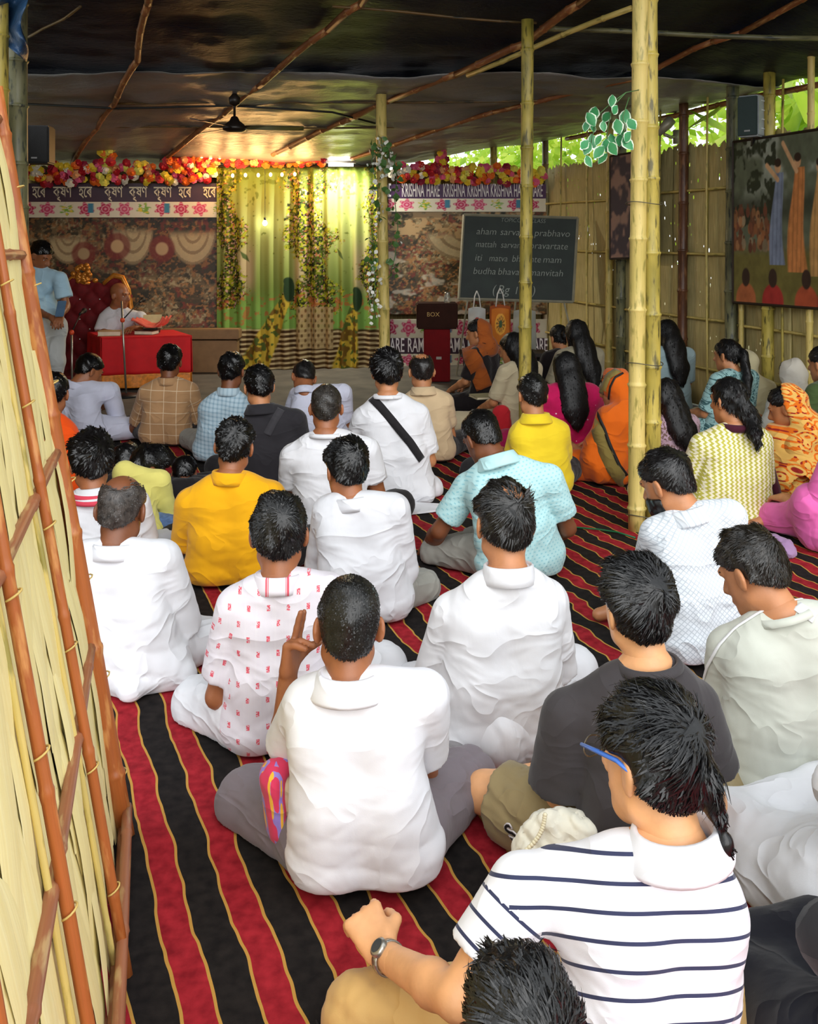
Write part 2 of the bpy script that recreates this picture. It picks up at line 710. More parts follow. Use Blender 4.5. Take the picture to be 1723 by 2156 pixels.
def hand_prims(fd, wr, dirv, palm_n, S, curl=.5, thumb_side=1, spread=.12, pose=None):
    """palm and five jointed fingers; dirv along the hand, palm_n out of the palm"""
    d = Vector(dirv).normalized(); n = Vector(palm_n); n = (n - d * n.dot(d)).normalized(); sd = d.cross(n).normalized() * thumb_side
    w = Vector(wr)
    kn = [w + d * .085 * S + sd * x * S for x in (.032, .011, -.011, -.031)]
    for q in kn:
        fd.cone(w + d * .012 * S + (q - w - d * .085 * S) * .55, q, .017 * S, .0125 * S, .012)
    ln = [.072, .08, .074, .058]
    for i, q in enumerate(kn):
        c = curl if pose is None else pose[i]
        dd = (d + sd * spread * (1.2 - .8 * i)).normalized()
        p = q; rr = .0105 * S
        for j, fr in enumerate((.44, .31, .25)):
            ang = c * (1.15 if j else .8)
            dd = (dd * math.cos(ang) + n * math.sin(ang)).normalized()
            n2 = (n * math.cos(ang) - dd * 0).normalized()
            e = p + dd * ln[i] * fr * S
            fd.cone(p, e, rr, rr * .92, .004)
            p = e; rr *= .92
    # thumb leaves the side of the palm near its base
    c = curl if pose is None else pose[4]
    t0 = w + d * .022 * S + sd * .026 * S
    t1 = t0 + (d * .6 + sd * .75 + n * .35).normalized() * .042 * S
    dd = (d * .85 + sd * (.35 - .5 * c) + n * (.25 + .6 * c)).normalized()
    t2 = t1 + dd * .032 * S
    t3 = t2 + (dd + n * .25 * c).normalized() * .026 * S
    fd.cone(t0, t1, .017 * S, .0125 * S, .012).cone(t1, t2, .0122 * S, .0108 * S, .004).cone(t2, t3, .0108 * S, .0092 * S, .004)


def lerp(a, b, t): return a + (b - a) * t


def person(label, base, top, group=None, yaw=12, S=1.0, head=(0, 10, 0), dyh=.06, shL=None, shR=None, J=None, skin='brown',
           hair='short', hairc=(10, 9, 9), hlen=.022, hthick=.012, strands=900, shirt=None, bottom=None, res=1.0, bulk=1.0,
           beard=False, veil=None, hands=True, legs=True, stand=False, seat_z=.0, headS=None, extra=None, hand_pose=None, cat='person',
           neckdy=0.0, bald=None, body_res=None, vtilt=0.0, thin=.12):
    """One figure. base = (pixel x, depth) of the seat; top = pixel of the crown. J overrides joints as (px, py, depth offset)."""
    P = Person()
    bx, Y0 = base
    root = empty('person', (0, 0, 0), label, cat, group)
    org = Vector(((bx - CX) * Y0 / F, Y0, 0))
    root.location = org
    P.root = root; P.org = org
    hS = headS or S
    ya = math.radians(yaw)
    fwd = Vector((-math.sin(ya), math.cos(ya), 0)); rt = Vector((math.cos(ya), math.sin(ya), 0)); up = Vector((0, 0, 1))
    hy_, hp_, hr_ = head
    hyw = math.radians(yaw + hy_)
    Rh = Matrix.Rotation(hyw, 3, 'Z') @ Matrix.Rotation(-math.radians(hp_), 3, 'X') @ Matrix.Rotation(math.radians(hr_), 3, 'Y')
    topw = at(top[0], top[1], Y0 + dyh) - org
    hc = topw - Vector((0, 0, .112 * hS)) + (Rh @ Vector((0, .03, 0)) * 0)
    # the highest point of a tilted head stays at the given pixel
    q = [Rh @ Vector((0, .094 * math.sin(t) - .01, .03 + .092 * math.cos(t))) * hS for t in np.linspace(-1.2, 1.2, 25)]
    zt = max(q, key=lambda v: v.z)
    hc = topw - zt
    neck = hc + Rh @ Vector((0, -.040, -.130)) * hS + Vector((0, neckdy, -.01))
    j = {}
    j['hc'] = hc; j['neck'] = neck
    pz = .10 * S + seat_z
    j['pelvis'] = Vector((0, 0, pz))
    JJ = J or {}

    def px(name, default):
        if name in JJ:
            v = JJ[name]
            if isinstance(v, Vector): return v
            return at(v[0], v[1], Y0 + v[2]) - org
        return default
    j['neck'] = neck = px('neck', neck)
    if shL: JJ = dict(JJ, shL=(shL[0], shL[1], shL[2] if len(shL) > 2 else .03))
    if shR: JJ = dict(JJ, shR=(shR[0], shR[1], shR[2] if len(shR) > 2 else .03))
    j['pelvis'] = px('pelvis', j['pelvis'])
    pel = j['pelvis']
    for sgn, n in ((-1, 'L'), (1, 'R')):
        j['sh' + n] = px('sh' + n, neck + rt * sgn * .178 * S - fwd * .005 + up * (-.062 * S))
    for sgn, n in ((-1, 'L'), (1, 'R')):
        j['sh' + n] = j['sh' + n] + up * .014 * S
        sh = j['sh' + n]
        j['el' + n] = px('el' + n, sh + rt * sgn * .055 * S + fwd * .08 * S + up * (-.25 * S))
        el = j['el' + n]
        if stand:
            wd = el + fwd * .2 * S - rt * sgn * .12 * S + up * .02
        else:
            wd = Vector((0, 0, 0)) + pel + rt * sgn * .10 * S + fwd * .30 * S + up * (.10 * S)
            L = (wd - el).length
            wd = el + (wd - el) * min(1, .255 * S / max(L, .01))
        j['wr' + n] = px('wr' + n, wd)
        if stand:
            j['hip' + n] = px('hip' + n, pel + rt * sgn * .09 * S)
            j['kn' + n] = px('kn' + n, Vector((pel.x, pel.y, .47)) + rt * sgn * .10 + fwd * .02)
            j['an' + n] = px('an' + n, Vector((pel.x, pel.y, .09)) + rt * sgn * .10 - fwd * .02)
        else:
            j['hip' + n] = px('hip' + n, pel + rt * sgn * .085 * S + fwd * .04)
            j['kn' + n] = px('kn' + n, Vector((pel.x, pel.y, .0)) + rt * sgn * .33 * S + fwd * .33 * S + up * (.095 + seat_z))
            j['an' + n] = px('an' + n, Vector((pel.x, pel.y, 0)) - rt * sgn * .10 * S + fwd * (.36 + .03 * sgn) * S + up * (.065 + seat_z))
    P.j = j; P.fwd, P.rt, P.Rh = fwd, rt, Rh
    for k_, v_ in j.items():
        if v_.z < .045 and k_[:2] in ('kn', 'an', 'wr', 'el'): v_.z = .05
    P.HL = lambda x, y, z: hc + Rh @ Vector((x, y, z)) * hS
    P.hS = hS
    chest = lerp(pel, neck, .66) - fwd * .015
    waist = lerp(pel, neck, .30) - fwd * .02
    j['chest'] = chest; j['waist'] = waist
    far = Y0 > 5
    hh = (.0058 if Y0 < 3.2 else .0072 if Y0 < 5 else .0105) * res
    hb = body_res or ((.0095 if Y0 < 3.2 else .0115 if Y0 < 5 else .016) * res)
    if beard is None: beard = False
    RhT = [list(r) for r in Rh]

    def HL(x, y, z): return hc + Rh @ Vector((x, y, z)) * hS
    # ---------------- body (skin)
    parts = []
    lo = np.array([1e9] * 3); hi = -lo
    for q in (hc, neck):
        lo = np.minimum(lo, np3(q) - .16 * hS); hi = np.maximum(hi, np3(q) + .16 * hS)
    fd = Field(lo, hi, hh)
    s = hS
    fd.ell(HL(0, -.012, .03), (.073 * s, .093 * s, .083 * s), RhT, .02)
    fd.ell(HL(0, .028, -.035), (.058 * s, .068 * s, .082 * s), RhT, .03)
    fd.ell(HL(0, .066, -.092), (.026 * s, .024 * s, .022 * s), RhT, .03)
    fd.cone(HL(-.045, -.0, -.07), HL(0, .06, -.095), .022 * s, .02 * s, .03).cone(HL(.045, -.0, -.07), HL(0, .06, -.095), .022 * s, .02 * s, .03)
    fd.cone(HL(0, .088, .012), HL(0, .113, -.028), .009 * s, .014 * s, .014)
    fd.cone(HL(-.014, .098, -.034), HL(.014, .098, -.034), .010 * s, .010 * s, .010)
    fd.cone(HL(-.018, .088, -.062), HL(.018, .088, -.062), .009 * s, .009 * s, .010)
    fd.cone(HL(-.036, .078, .024), HL(.036, .078, .024), .012 * s, .012 * s, .018)
    for sg in (-1, 1):
        fd.ell(HL(sg * .033, .096, .002), (.016 * s, .012 * s, .010 * s), RhT, .012, 's')
        Re = Rh @ Matrix.Rotation(sg * .45, 3, 'Z') @ Matrix.Rotation(.12, 3, 'X')
        fd.ell(HL(sg * .079, -.010, -.012), (.0095 * s, .023 * s, .034 * s), [list(r) for r in Re], .008)
        fd.ell(HL(sg * .090, .000, -.008), (.008 * s, .012 * s, .018 * s), [list(r) for r in Re], .006, 's')
    fd.cone(HL(0, -.018, -.055), neck + (neck - hc) * .12 - fwd * .0, .051 * s, .056 * s, .03)
    parts.append(fd.mesh())
    # torso core, arms, feet
    pts = [j[n] for n in ('shL', 'shR', 'elL', 'elR', 'wrL', 'wrR', 'pelvis', 'neck')]
    if legs: pts += [j[n] for n in ('anL', 'anR', 'knL', 'knR')]
    A = np.array([np3(p) for p in pts])
    fd = Field(A.min(0) - .17, A.max(0) + .17, hb)
    dsq = (np3(fwd), 1.25)
    fd.cone(j['shL'], j['shR'], .05 * S, .05 * S, .03)
    fd.cone(neck, lerp(j['shL'], neck, .3), .05 * S, .048 * S, .04).cone(neck, lerp(j['shR'], neck, .3), .05 * S, .048 * S, .04)
    for sg in (-1, 1):
        fd.cone(chest + rt * sg * .06 * S, pel + rt * sg * .06 * S, .085 * S * bulk, .09 * S * bulk, .05, sq=dsq)
    ar = 1.0 if bulk < 1.15 else 1.1
    for n in 'LR':
        fd.cone(j['sh' + n], j['el' + n], .045 * S * ar, .036 * S * ar, .02)
        m1 = lerp(j['el' + n], j['wr' + n], .3)
        fd.cone(j['el' + n], m1, .037 * S * ar, .037 * S * ar, .012).cone(m1, j['wr' + n], .037 * S * ar, .0255 * S * ar, .02)
        if legs:
            fd.cone(j['hip' + n], j['kn' + n], .075 * S, .055 * S, .03)
            fd.cone(j['kn' + n], j['an' + n], .052 * S, .036 * S, .02)
            if stand: ft = j['an' + n] + fwd * .13 + up * (-.05)
            else: ft = j['an' + n] + (j['an' + n] - j['kn' + n]).normalized() * .13 * S + up * (-.015)
            fd.cone(j['an' + n], ft, .036 * S, .026 * S, .02)
    parts.append(fd.mesh())
    if hands:
        for sgn, n in ((-1, 'L'), (1, 'R')):
            w = j['wr' + n]; d = (w - j['el' + n]).normalized()
            hp = (hand_pose or {}).get(n)
            if hp is not None and hp.get('skip'): continue
            dv = hp.get('d', d) if hp else (d - up * .25).normalized()
            pn = hp.get('n', -up) if hp else (-up - rt * sgn * .2)
            pose = hp.get('pose') if hp else None
            ts = (hp.get('side') if hp else None) or (-sgn if (dv.cross(Vector(pn))).dot(rt) > 0 else sgn)
            hr = .0055 if Y0 < 5 else .009
            lo = np3(w) - .21 * S; hi = np3(w) + .21 * S
            fd = Field(lo, hi, hr * res)
            fd.cone(lerp(j['el' + n], w, .8), w + dv * .01, .029 * S, .0235 * S, .015)
            hand_prims(fd, w, dv, pn, S * 1.0, .5, ts, pose=pose)
            parts.append(fd.mesh())
    V, Q = joinm(parts)
    P.body = obj('body', mesh_np('body', V, Q), skin_mat('skin_' + skin, SKIN[skin]), root)
    # eyes
    for sg in (-1, 1):
        eo = obj('eye', EYE['eye'], None, root); eo.location = HL(sg * .033, .0695, .002); eo.scale = [s * .86] * 3
        io = obj('iris', EYE['iris'], None, eo); io.location = (Rh @ Vector((0, .0072, 0)))
        bm_ = MB().tube([HL(sg * .018, .0905, .024), HL(sg * .034, .0875, .029), HL(sg * .052, .072, .024)], [.003 * s, .0042 * s, .002 * s], 5)
        bm_.build('eyebrow', hair_mat('hair_%d_%d_%d' % hairc, rgb(*hairc)), root, True)

    # ---------------- hair
    if hair != 'none':
        hm = hair_mat('hair_%d_%d_%d' % hairc, rgb(*hairc))
        ext = .20 * hS
        lo = np3(hc) - ext; hi = np3(hc) + ext
        if hair in ('long', 'pony', 'braid', 'bun'):
            lo = np.minimum(lo, np3(hc) - np.array((.2, .3, .52)))
            lo[1] = np3(hc)[1] - .32; hi[1] = max(hi[1], np3(hc)[1] + .18)
        fd = Field(lo, hi, hh * 1.0)
        t = hthick * s
        fd.ell(HL(0, -.012, .03), (.073 * s + t, .093 * s + t, .083 * s + t * 1.25), RhT, .01)
        fd.ell(HL(0, -.030, -.015), (.066 * s + t * .5, .072 * s + t * .35, .075 * s), RhT, .015)
        if hair in ('short', 'bald', 'buzz'):
            fd.folds(min(.0028, .22 * hthick) * s, [(60, 0, 30, 1), (0, 70, -30, 1), (45, 45, 60, .8), (110, -60, 40, .6)], seed=int(bx))
        # hairline: plane from forehead to nape
        a = HL(0, .078, .062); b = HL(0, -.088, -.064)
        dv = (a - b); nv = (Rh @ Vector((1, 0, 0))).cross(dv)
        fd.cut(np3(a), nv if nv.dot(Rh @ Vector((0, -1, 1))) > 0 else -nv)
        # hair keeps off the ears
        if hair in ('short', 'bald', 'buzz'):
            for sg in (-1, 1):
                fd.ell(HL(sg * .090, .008, -.022), (.034 * s, .034 * s, .044 * s), RhT, .008, 's')
        V0 = Q0 = None
        if hair == 'bald':
            V0, Q0 = fd.mesh()
            bc, br = bald or ((0, .0, .105), (.062, .085, .06))
            fd.ell(HL(*bc), tuple(x * s for x in br), RhT, .014, 's')
        if hair == 'long':
            bk = HL(0, -.075, -.02)
            sb = neck - fwd * .10 * S
            low = lerp(pel, neck, .52) - fwd * .16 * S
            fd.chain([HL(0, -.05, .03), bk, lerp(bk, sb, .6), sb - up * .03, lerp(sb, low, .6), low], [.085 * s, .086 * s, .090 * s, .092 * s, .085 * s, .05 * s], .05, sq=(np3(fwd), 1.9))
            fd.chain([HL(-.06, -.02, -.0), HL(-.062, -.04, -.09)], [.035 * s, .03 * s], .02).chain([HL(.06, -.02, 0), HL(.062, -.04, -.09)], [.035 * s, .03 * s], .02)
            fd.folds(.0025, [(120, 30, 3, 1), (80, 10, 2, 1)], seed=int(bx))
        if hair == 'pony':
            fd.chain([HL(0, -.09, .03), HL(0, -.14, .0), neck - fwd * .13 * S - up * .02, lerp(pel, neck, .66) - fwd * .17 * S], [.035 * s, .036 * s, .036 * s, .018 * s], .02)
            fd.folds(.003, [(130, 40, 8, 1), (90, 20, 5, 1)], seed=int(bx))
        if hair == 'braid':
            fd.chain([HL(0, -.085, -.03), HL(.02, -.12, -.09), neck - fwd * .12 * S + rt * .04, neck - fwd * .13 * S + rt * .05 - up * .07], [.05 * s, .042 * s, .034 * s, .02 * s], .02)
            fd.folds(.004, [(60, 30, 80, 1), (80, 10, -60, 1)], seed=int(bx))
        if hair == 'bun':
            fd.ell(HL(0, -.115, .02), (.042 * s, .035 * s, .045 * s), RhT, .012)
        if hair == 'sikha':   # short hair with a small tied tail at the back of the crown
            fd.folds(.003 * s, [(60, 0, 30, 1), (0, 70, -30, 1), (45, 45, 60, .8)], seed=int(bx))
            for sg in (-1, 1):
                fd.ell(HL(sg * .092, .010, -.022), (.036 * s, .036 * s, .046 * s), RhT, .008, 's')
            fd.chain([HL(.004, -.100, .055), HL(.014, -.118, .0), HL(.026, -.116, -.06), HL(.036, -.118, -.095)], [.010 * s, .020 * s, .017 * s, .009 * s], .012)
            fd.ell(HL(.042, -.118, -.125), (.017 * s, .017 * s, .026 * s), None, .006)
        V, Q = fd.mesh()
        V, Q, = V, Q
        # strands combed away from the crown whorl
        ns = strands
        fv = [V, ]; fq = [Q, ]
        if ns and len(Q):
            r = np.random.default_rng(int(bx) + 3)
            Vs, Qs = (V, Q) if V0 is None else (V0, Q0)
            pick = r.integers(0, len(Qs), ns)
            c4 = Vs[Qs[pick]]
            pc = c4.mean(1)
            nn = np.cross(c4[:, 2] - c4[:, 0], c4[:, 3] - c4[:, 1]); nn /= np.linalg.norm(nn, axis=1)[:, None] + 1e-9
            if hair not in ('long', 'pony', 'braid'):
                rad = pc - np3(HL(0, -.015, .0)); rad /= np.linalg.norm(rad, axis=1)[:, None]
                ok = (rad * nn).sum(1) > .72
                loc = (pc - np3(hc)) @ np.array(Rh) / s
                for sg in (-1, 1):
                    ok &= (((loc - np.array((sg * .092, .004, -.014))) / np.array((.042, .042, .050))) ** 2).sum(1) > 1
                if V0 is not None:
                    ib = (((loc - np.array(bc)) / np.array(br)) ** 2).sum(1) < 1
                    ok &= ~(ib & (r.random(len(pc)) > thin))
                    pc = np.where(ib[:, None], pc - nn * (hthick * s + .002), pc)
                pc, nn = pc[ok], nn[ok]; ns = len(pc)
            wh = np3(HL(.012, -.085, .062))
            tv = pc - wh
            if hair in ('long', 'pony', 'braid'): tv = tv * .3 + np.array((0, 0, -.2))
            tv = tv / (np.linalg.norm(tv, axis=1)[:, None] + 1e-6)
            tv = tv + r.normal(0, .17, tv.shape)
            tv -= nn * (tv * nn).sum(1)[:, None]
            tv /= np.linalg.norm(tv, axis=1)[:, None] + 1e-9
            L = hlen * s * (.6 + .8 * r.random(ns))[:, None]
            if hair not in ('long', 'pony', 'braid', 'bun'):
                na = np3(nv if nv.dot(Rh @ Vector((0, -1, 1))) > 0 else -nv); na /= np.linalg.norm(na)
                dpl = ((pc - np3(a)) @ na)[:, None]
                L = np.minimum(L, np.maximum(dpl, 0) * .9 + .006)
            lift = hlen * s * (.04 + .09 * r.random(ns))[:, None]
            wd_ = np.cross(nn, tv) * ((.0011 + .0012 * r.random(ns))[:, None] * (1 if Y0 < 4 else 2))
            b0 = pc - nn * .002
            cur = L * L / (.19 * s)
            b1 = pc + tv * L * .5 + nn * (lift - cur * .25)
            b2 = pc + tv * L + nn * (lift * .5 - cur * .85) + r.normal(0, .0012, pc.shape)
            if hair not in ('long', 'pony', 'braid', 'bun'):
                lt = (b2 - np3(hc)) @ np.array(Rh) / s
                ok = np.ones(ns, bool)
                for sg in (-1, 1):
                    ok &= (((lt - np.array((sg * .092, .000, -.014))) / np.array((.040, .040, .048))) ** 2).sum(1) > 1
                b0, b1, b2, wd_, nn, tv = [q_[ok] for q_ in (b0, b1, b2, wd_, nn, tv)]; ns = int(ok.sum())
            SV = np.stack([b0 - wd_, b0 + wd_, b1 + wd_ * .9, b1 - wd_ * .9, b2 + wd_ * .25, b2 - wd_ * .25], 1).reshape(-1, 3)
            k = np.arange(ns) * 6
            SQ = np.concatenate([np.stack([k + 3, k + 2, k + 1, k], 1), np.stack([k + 5, k + 4, k + 2, k + 3], 1)])
            capN = np.zeros_like(V); fn_ = np.cross(V[Q[:, 2]] - V[Q[:, 0]], V[Q[:, 3]] - V[Q[:, 1]])
            for q_ in range(4): np.add.at(capN, Q[:, q_], fn_)
            capN /= np.linalg.norm(capN, axis=1)[:, None] + 1e-12
            tl_ = r.normal(0, .16, (ns, 1)) * tv + r.normal(0, .10, nn.shape)
            sN = np.repeat((nn + tl_)[:, None, :], 6, 1).reshape(-1, 3)
            sN[2::6] -= (tv * .15); sN[3::6] -= (tv * .15); sN[4::6] += tv * .25; sN[5::6] += tv * .25
            sN /= np.linalg.norm(sN, axis=1)[:, None]
            V, Q = joinm([(V, Q), (SV, SQ)])
            hairN = np.concatenate([capN, sN])
        else: hairN = None
        if len(Q):
            hme = mesh_np('hair', V, Q)
            if hairN is not None: hme.normals_split_custom_set_from_vertices(hairN.tolist())
            P.hair = obj('hair', hme, hm, root)
    if beard:
        fd = Field(np3(hc) - .16, np3(hc) + .16, hh)
        fd.ell(HL(0, .026, -.055), (.073 * s, .084 * s, .076 * s), RhT, .02)
        fd.ell(HL(0, .072, -.098), (.034 * s, .034 * s, .034 * s), RhT, .03)
        fd.folds(.0022, [(90, 0, 60, 1), (0, 100, -60, 1), (70, 70, 90, .8)], seed=4)
        nv = Rh @ Vector((0, .22, -1))
        fd.cut(np3(HL(0, .06, -.036)), nv)
        nv = Rh @ Vector((0, 1, .1))
        fd.cut(np3(HL(0, .004, -.04)), nv)
        fd.ell(HL(0, .098, -.062), (.022 * s, .02 * s, .010 * s), RhT, .006, 's')
        V, Q = fd.mesh()
        obj('beard', mesh_np('beard', V, Q), hair_mat('hair_%d_%d_%d' % hairc, rgb(*hairc)), root)

    # ---------------- clothing
    def cloth_attr(V, Q):
        """fabric coordinates: across / along, running down the sleeve on sleeves; chosen per face so seams stay crisp"""
        ax = np3(neck - pel); L = np.linalg.norm(ax); ax /= L
        v0 = V - np3(pel)
        tt = np.clip(v0 @ ax, 0, L)
        d0 = np.linalg.norm(v0 - tt[:, None] * ax, axis=1) - .13 * S
        regs = [np.stack([v0 @ np3(rt), v0 @ (ax * math.cos(vtilt) + np3(fwd) * math.sin(vtilt)), d0], 1)]
        best = d0.copy(); rid = np.zeros(len(V), int)
        for n in 'LR':
            a = np3(j['sh' + n]); b = np3(j['el' + n]); c = np3(j['wr' + n])
            for (p, q, off) in ((a, b, 0), (b, c, np.linalg.norm(b - a))):
                e = q - p; l = np.linalg.norm(e); e /= l + 1e-9
                w = V - p; t = np.clip(w @ e, 0, l)
                rad = w - t[:, None] * e
                d = np.linalg.norm(rad, axis=1) - .055 * S
                m = (d < best) & (w @ e > (.035 * S if off == 0 else 0))
                best = np.where(m, d, best); rid[m] = len(regs)
                side = np.cross(e, np3(fwd)); side /= np.linalg.norm(side) + 1e-9
                regs.append(np.stack([rad @ side, w @ e + off + .01, d], 1))
        R_ = np.stack(regs)
        fr_ = rid[Q].max(1)
        return R_[fr_[:, None], Q].reshape(-1, 3)
    if shirt:
        sh = dict(sleeve=.62, loose=1.0, hem=.03, long=False, fold=1.0, collar=None); sh.update(shirt)
        lz = sh['loose']
        pts = [j[n] for n in ('shL', 'shR', 'pelvis', 'neck', 'elL', 'elR')]
        if sh['long']: pts += [j['wrL'], j['wrR']]
        A = np.array([np3(p) for p in pts])
        fd = Field(A.min(0) - np.array((.2, .2, .12)), A.max(0) + np.array((.2, .2, .10)), hb * .9)
        fd.cone(j['shL'], j['shR'], .058 * S, .058 * S, .05)
        for n in 'LR':
            fd.cone(neck - up * .030 * S, lerp(neck, j['sh' + n], .75) + up * .002, .050 * S, .054 * S, .04)
            fd.cone(lerp(neck, j['sh' + n], .35) - up * .02 - fwd * .01, lerp(chest, j['sh' + n], .45) - up * .02, .07 * S, .085 * S * bulk, .06, sq=dsq)
        for sg in (-1, 1):
            fd.chain([chest + rt * sg * .070 * S * bulk, waist + rt * sg * .060 * S * bulk * lz, pel + rt * sg * .074 * S * bulk * lz - up * .0],
                     [.095 * S * bulk, .092 * S * bulk * lz, .112 * S * bulk * lz], .05, sq=(np3(fwd), 1.12))
        if sh.get('skirt'):   # kurta tail spread on the floor
            kz = seat_z
            for (a, rr) in sh['skirt']:
                q = pel + fwd * math.sin(a) * rr * .8 + rt * math.cos(a) * rr
                fd.cone(Vector((q.x, q.y, .05 + kz)), Vector((pel.x, pel.y, pel.z)), .045, .12 * S, .07)
        for n in 'LR':
            a = j['sh' + n]; b = j['el' + n]
            f = sh['sleeve']
            if isinstance(f, dict): f = f[n]
            if sh['long']:
                fd.cone(a, b, .062 * S * lz, .052 * S * lz, .014)
                e = lerp(b, j['wr' + n], .93)
                fd.cone(b, e, .052 * S * lz, .039 * S * lz, .02, flat=True)
            elif f > 1:
                e = lerp(b, j['wr' + n], f - 1)
                fd.cone(a, b, .062 * S * lz, .054 * S * lz, .014)
                fd.cone(b, e, .054 * S * lz, .048 * S * lz, .02, flat=True)
            else:
                e = lerp(a, b, f)
                fd.cone(a, e, .062 * S * lz, .060 * S * lz * sh.get('flare', 1.0), .014, flat=True)
        zp = pel.z
        fa = sh['fold']
        zm = lambda Z: np.clip(1.25 - (Z - zp) / (.42 * S), .25, 1.2)
        fd.folds(.0024 * fa * S, [(5, 3, 36, 1.0), (-9, 3, 44, .8), (14, -5, 24, .9), (26, 10, 4, .5), (-24, 8, 8, .5)], seed=int(bx) + int(Y0 * 100), zmask=zm, sharp=True)
        if 'cutz' in sh or sh['hem'] is not None:
            fd.cut((0, 0, sh['hem'] + seat_z), (0, 0, 1))
        V, Q = fd.mesh()
        P.shirt = obj(sh.get('name', 'shirt'), mesh_np('shirt', V, Q, True, {'cloth': ('CORNER_VEC', cloth_attr(V, Q))}), sh['mat'], root)
        P.shirtV, P.shirtQ = V, Q
        if sh['collar']:
            kind, cm = sh['collar']
            ax = (hc - neck); ax = (ax.normalized() + up * .6 - fwd * .25).normalized()
            z_ = ax; x_ = (rt - z_ * rt.dot(z_)).normalized(); y_ = z_.cross(x_)
            Rc = Matrix((x_, y_, z_)).transposed()
            r0 = .064 * S
            if kind == 'polo':
                prof = [(r0 * 1.0, -.012), (r0 * 1.02, .022), (r0 * 1.06, .030), (r0 * 1.14, .028), (r0 * 1.30, .004), (r0 * 1.48, -.018), (r0 * 1.46, -.024), (r0 * 1.2, -.016)]
            elif kind == 'band':
                prof = [(r0 * 1.0, -.02), (r0 * 1.0, .018), (r0 * 1.03, .021), (r0 * 1.07, .018), (r0 * 1.13, -.014), (r0 * 1.14, -.03)]
            else:   # crew rib
                prof = [(r0 * 1.02, -.012), (r0 * 1.05, .004), (r0 * 1.12, .006), (r0 * 1.2, -.002), (r0 * 1.24, -.012)]
            mb = MB().lathe([(a, b * S) for a, b in prof], neck + up * (.008) - fwd * .006, 28, 1.06, 1.0, Rc)
            me = mb.me('collar', True)
            va = np.array(mb.v)
            me.attributes.new('cloth', 'FLOAT_VECTOR', 'POINT').data.foreach_set('vector', np.stack([va @ np3(x_), va @ np3(z_) * 0 + .02, va[:, 0] * 0], 1).astype(np.float32).ravel())
            solidify(obj('collar', me, cm, P.shirt), .003)
    if bottom and legs:
        bt = dict(end=.95, loose=1.0, knee=True); bt.update(bottom)
        lz = bt['loose'] * S
        A = np.array([np3(j[n]) for n in ('pelvis', 'knL', 'knR', 'anL', 'anR', 'hipL', 'hipR')])
        fd = Field(A.min(0) - .17, A.max(0) + .17, hb)
        fd.cone(j['hipL'], j['hipR'], .112 * S * bulk, .112 * S * bulk, .05)
        for n in 'LR':
            if bt['end'] < 0:     # shorts: stop before the knee
                e = lerp(j['hip' + n], j['kn' + n], -bt['end'])
                fd.cone(j['hip' + n], e, .098 * lz, .085 * lz, .04, flat=True)
            else:
                m = lerp(j['hip' + n], j['kn' + n], .5)
                fd.cone(j['hip' + n], j['kn' + n], .096 * lz, .070 * lz, .05)
                e = lerp(j['kn' + n], j['an' + n], bt['end'])
                fd.cone(j['kn' + n], e, .070 * lz, .052 * lz, .03, flat=True)
        if bt.get('wrap'):   # dhoti / skirt cloth joining the legs
            for (p, q, r1, r2) in (('knL', 'knR', .05, .05), ('pelvis', 'anL', .11, .06), ('pelvis', 'anR', .11, .06), ('knL', 'anR', .06, .05)):
                fd.cone(j[p], j[q], r1, r2, .09)
        fd.folds(.004 * S, [(30, 25, 20, 1.0), (-32, 30, 12, .9), (50, -20, 30, .6)], seed=int(bx) + 5, sharp=True)
        fd.cut((0, 0, .012 if not stand else .04), (0, 0, 1))
        V, Q = fd.mesh()
        vv = V - np3(pel)
        P.bottomV, P.bottomQ = V, Q
        P.bottom = obj(bt.get('name', 'trousers'), mesh_np('trousers', V, Q, True, {'cloth': ('FLOAT_VECTOR', np.stack([vv[:, 0], vv[:, 1] + vv[:, 2], vv[:, 2]], 1))}), bt['mat'], root)
    if veil:
        vl = dict(front=.02, drop=.45, loose=1.0); vl.update(veil)
        pts = [hc, neck, j['shL'], j['shR'], lerp(pel, neck, 1 - vl['drop'] * 2 if vl['drop'] < .5 else 0)]
        A = np.array([np3(p) for p in pts + ([pel] if vl['drop'] >= .45 else [])])
        fd = Field(A.min(0) - .22, A.max(0) + .22, hb * .9)
        t = .022 * hS
        if vl.get('head', True):
            fd.ell(HL(0, -.014, .03), (.073 * s + t, .095 * s + t, .083 * s + t), RhT, .02)
            fd.cone(HL(0, -.03, -.01), neck - fwd * .02, .082 * s, .09 * S, .05)
        fd.cone(neck - fwd * .015, lerp(neck, j['shL'], .8), .075 * S, .075 * S, .06).cone(neck - fwd * .015, lerp(neck, j['shR'], .8), .075 * S, .075 * S, .06)
        if vl.get('mantle', True):
            e = lerp(pel, neck, 1 - vl['drop'])
            for sg in (-1, 1):
                fd.cone(lerp(chest, j['shL' if sg < 0 else 'shR'], .4), e + rt * sg * .09 * S, .115 * S * bulk, .14 * S * bulk * vl['loose'], .07)
                sn = 'L' if sg < 0 else 'R'
                fd.cone(j['sh' + sn], lerp(j['sh' + sn], j['el' + sn], .95), .075 * S, .075 * S * vl['loose'], .06)
            fd.cut((0, 0, max(.015, e.z - .10)), (0, 0, 1))
        fd.folds(.0045, [(34, 10, 26, 1), (-30, 22, 20, 1), (46, -10, 12, .7)], seed=int(bx))
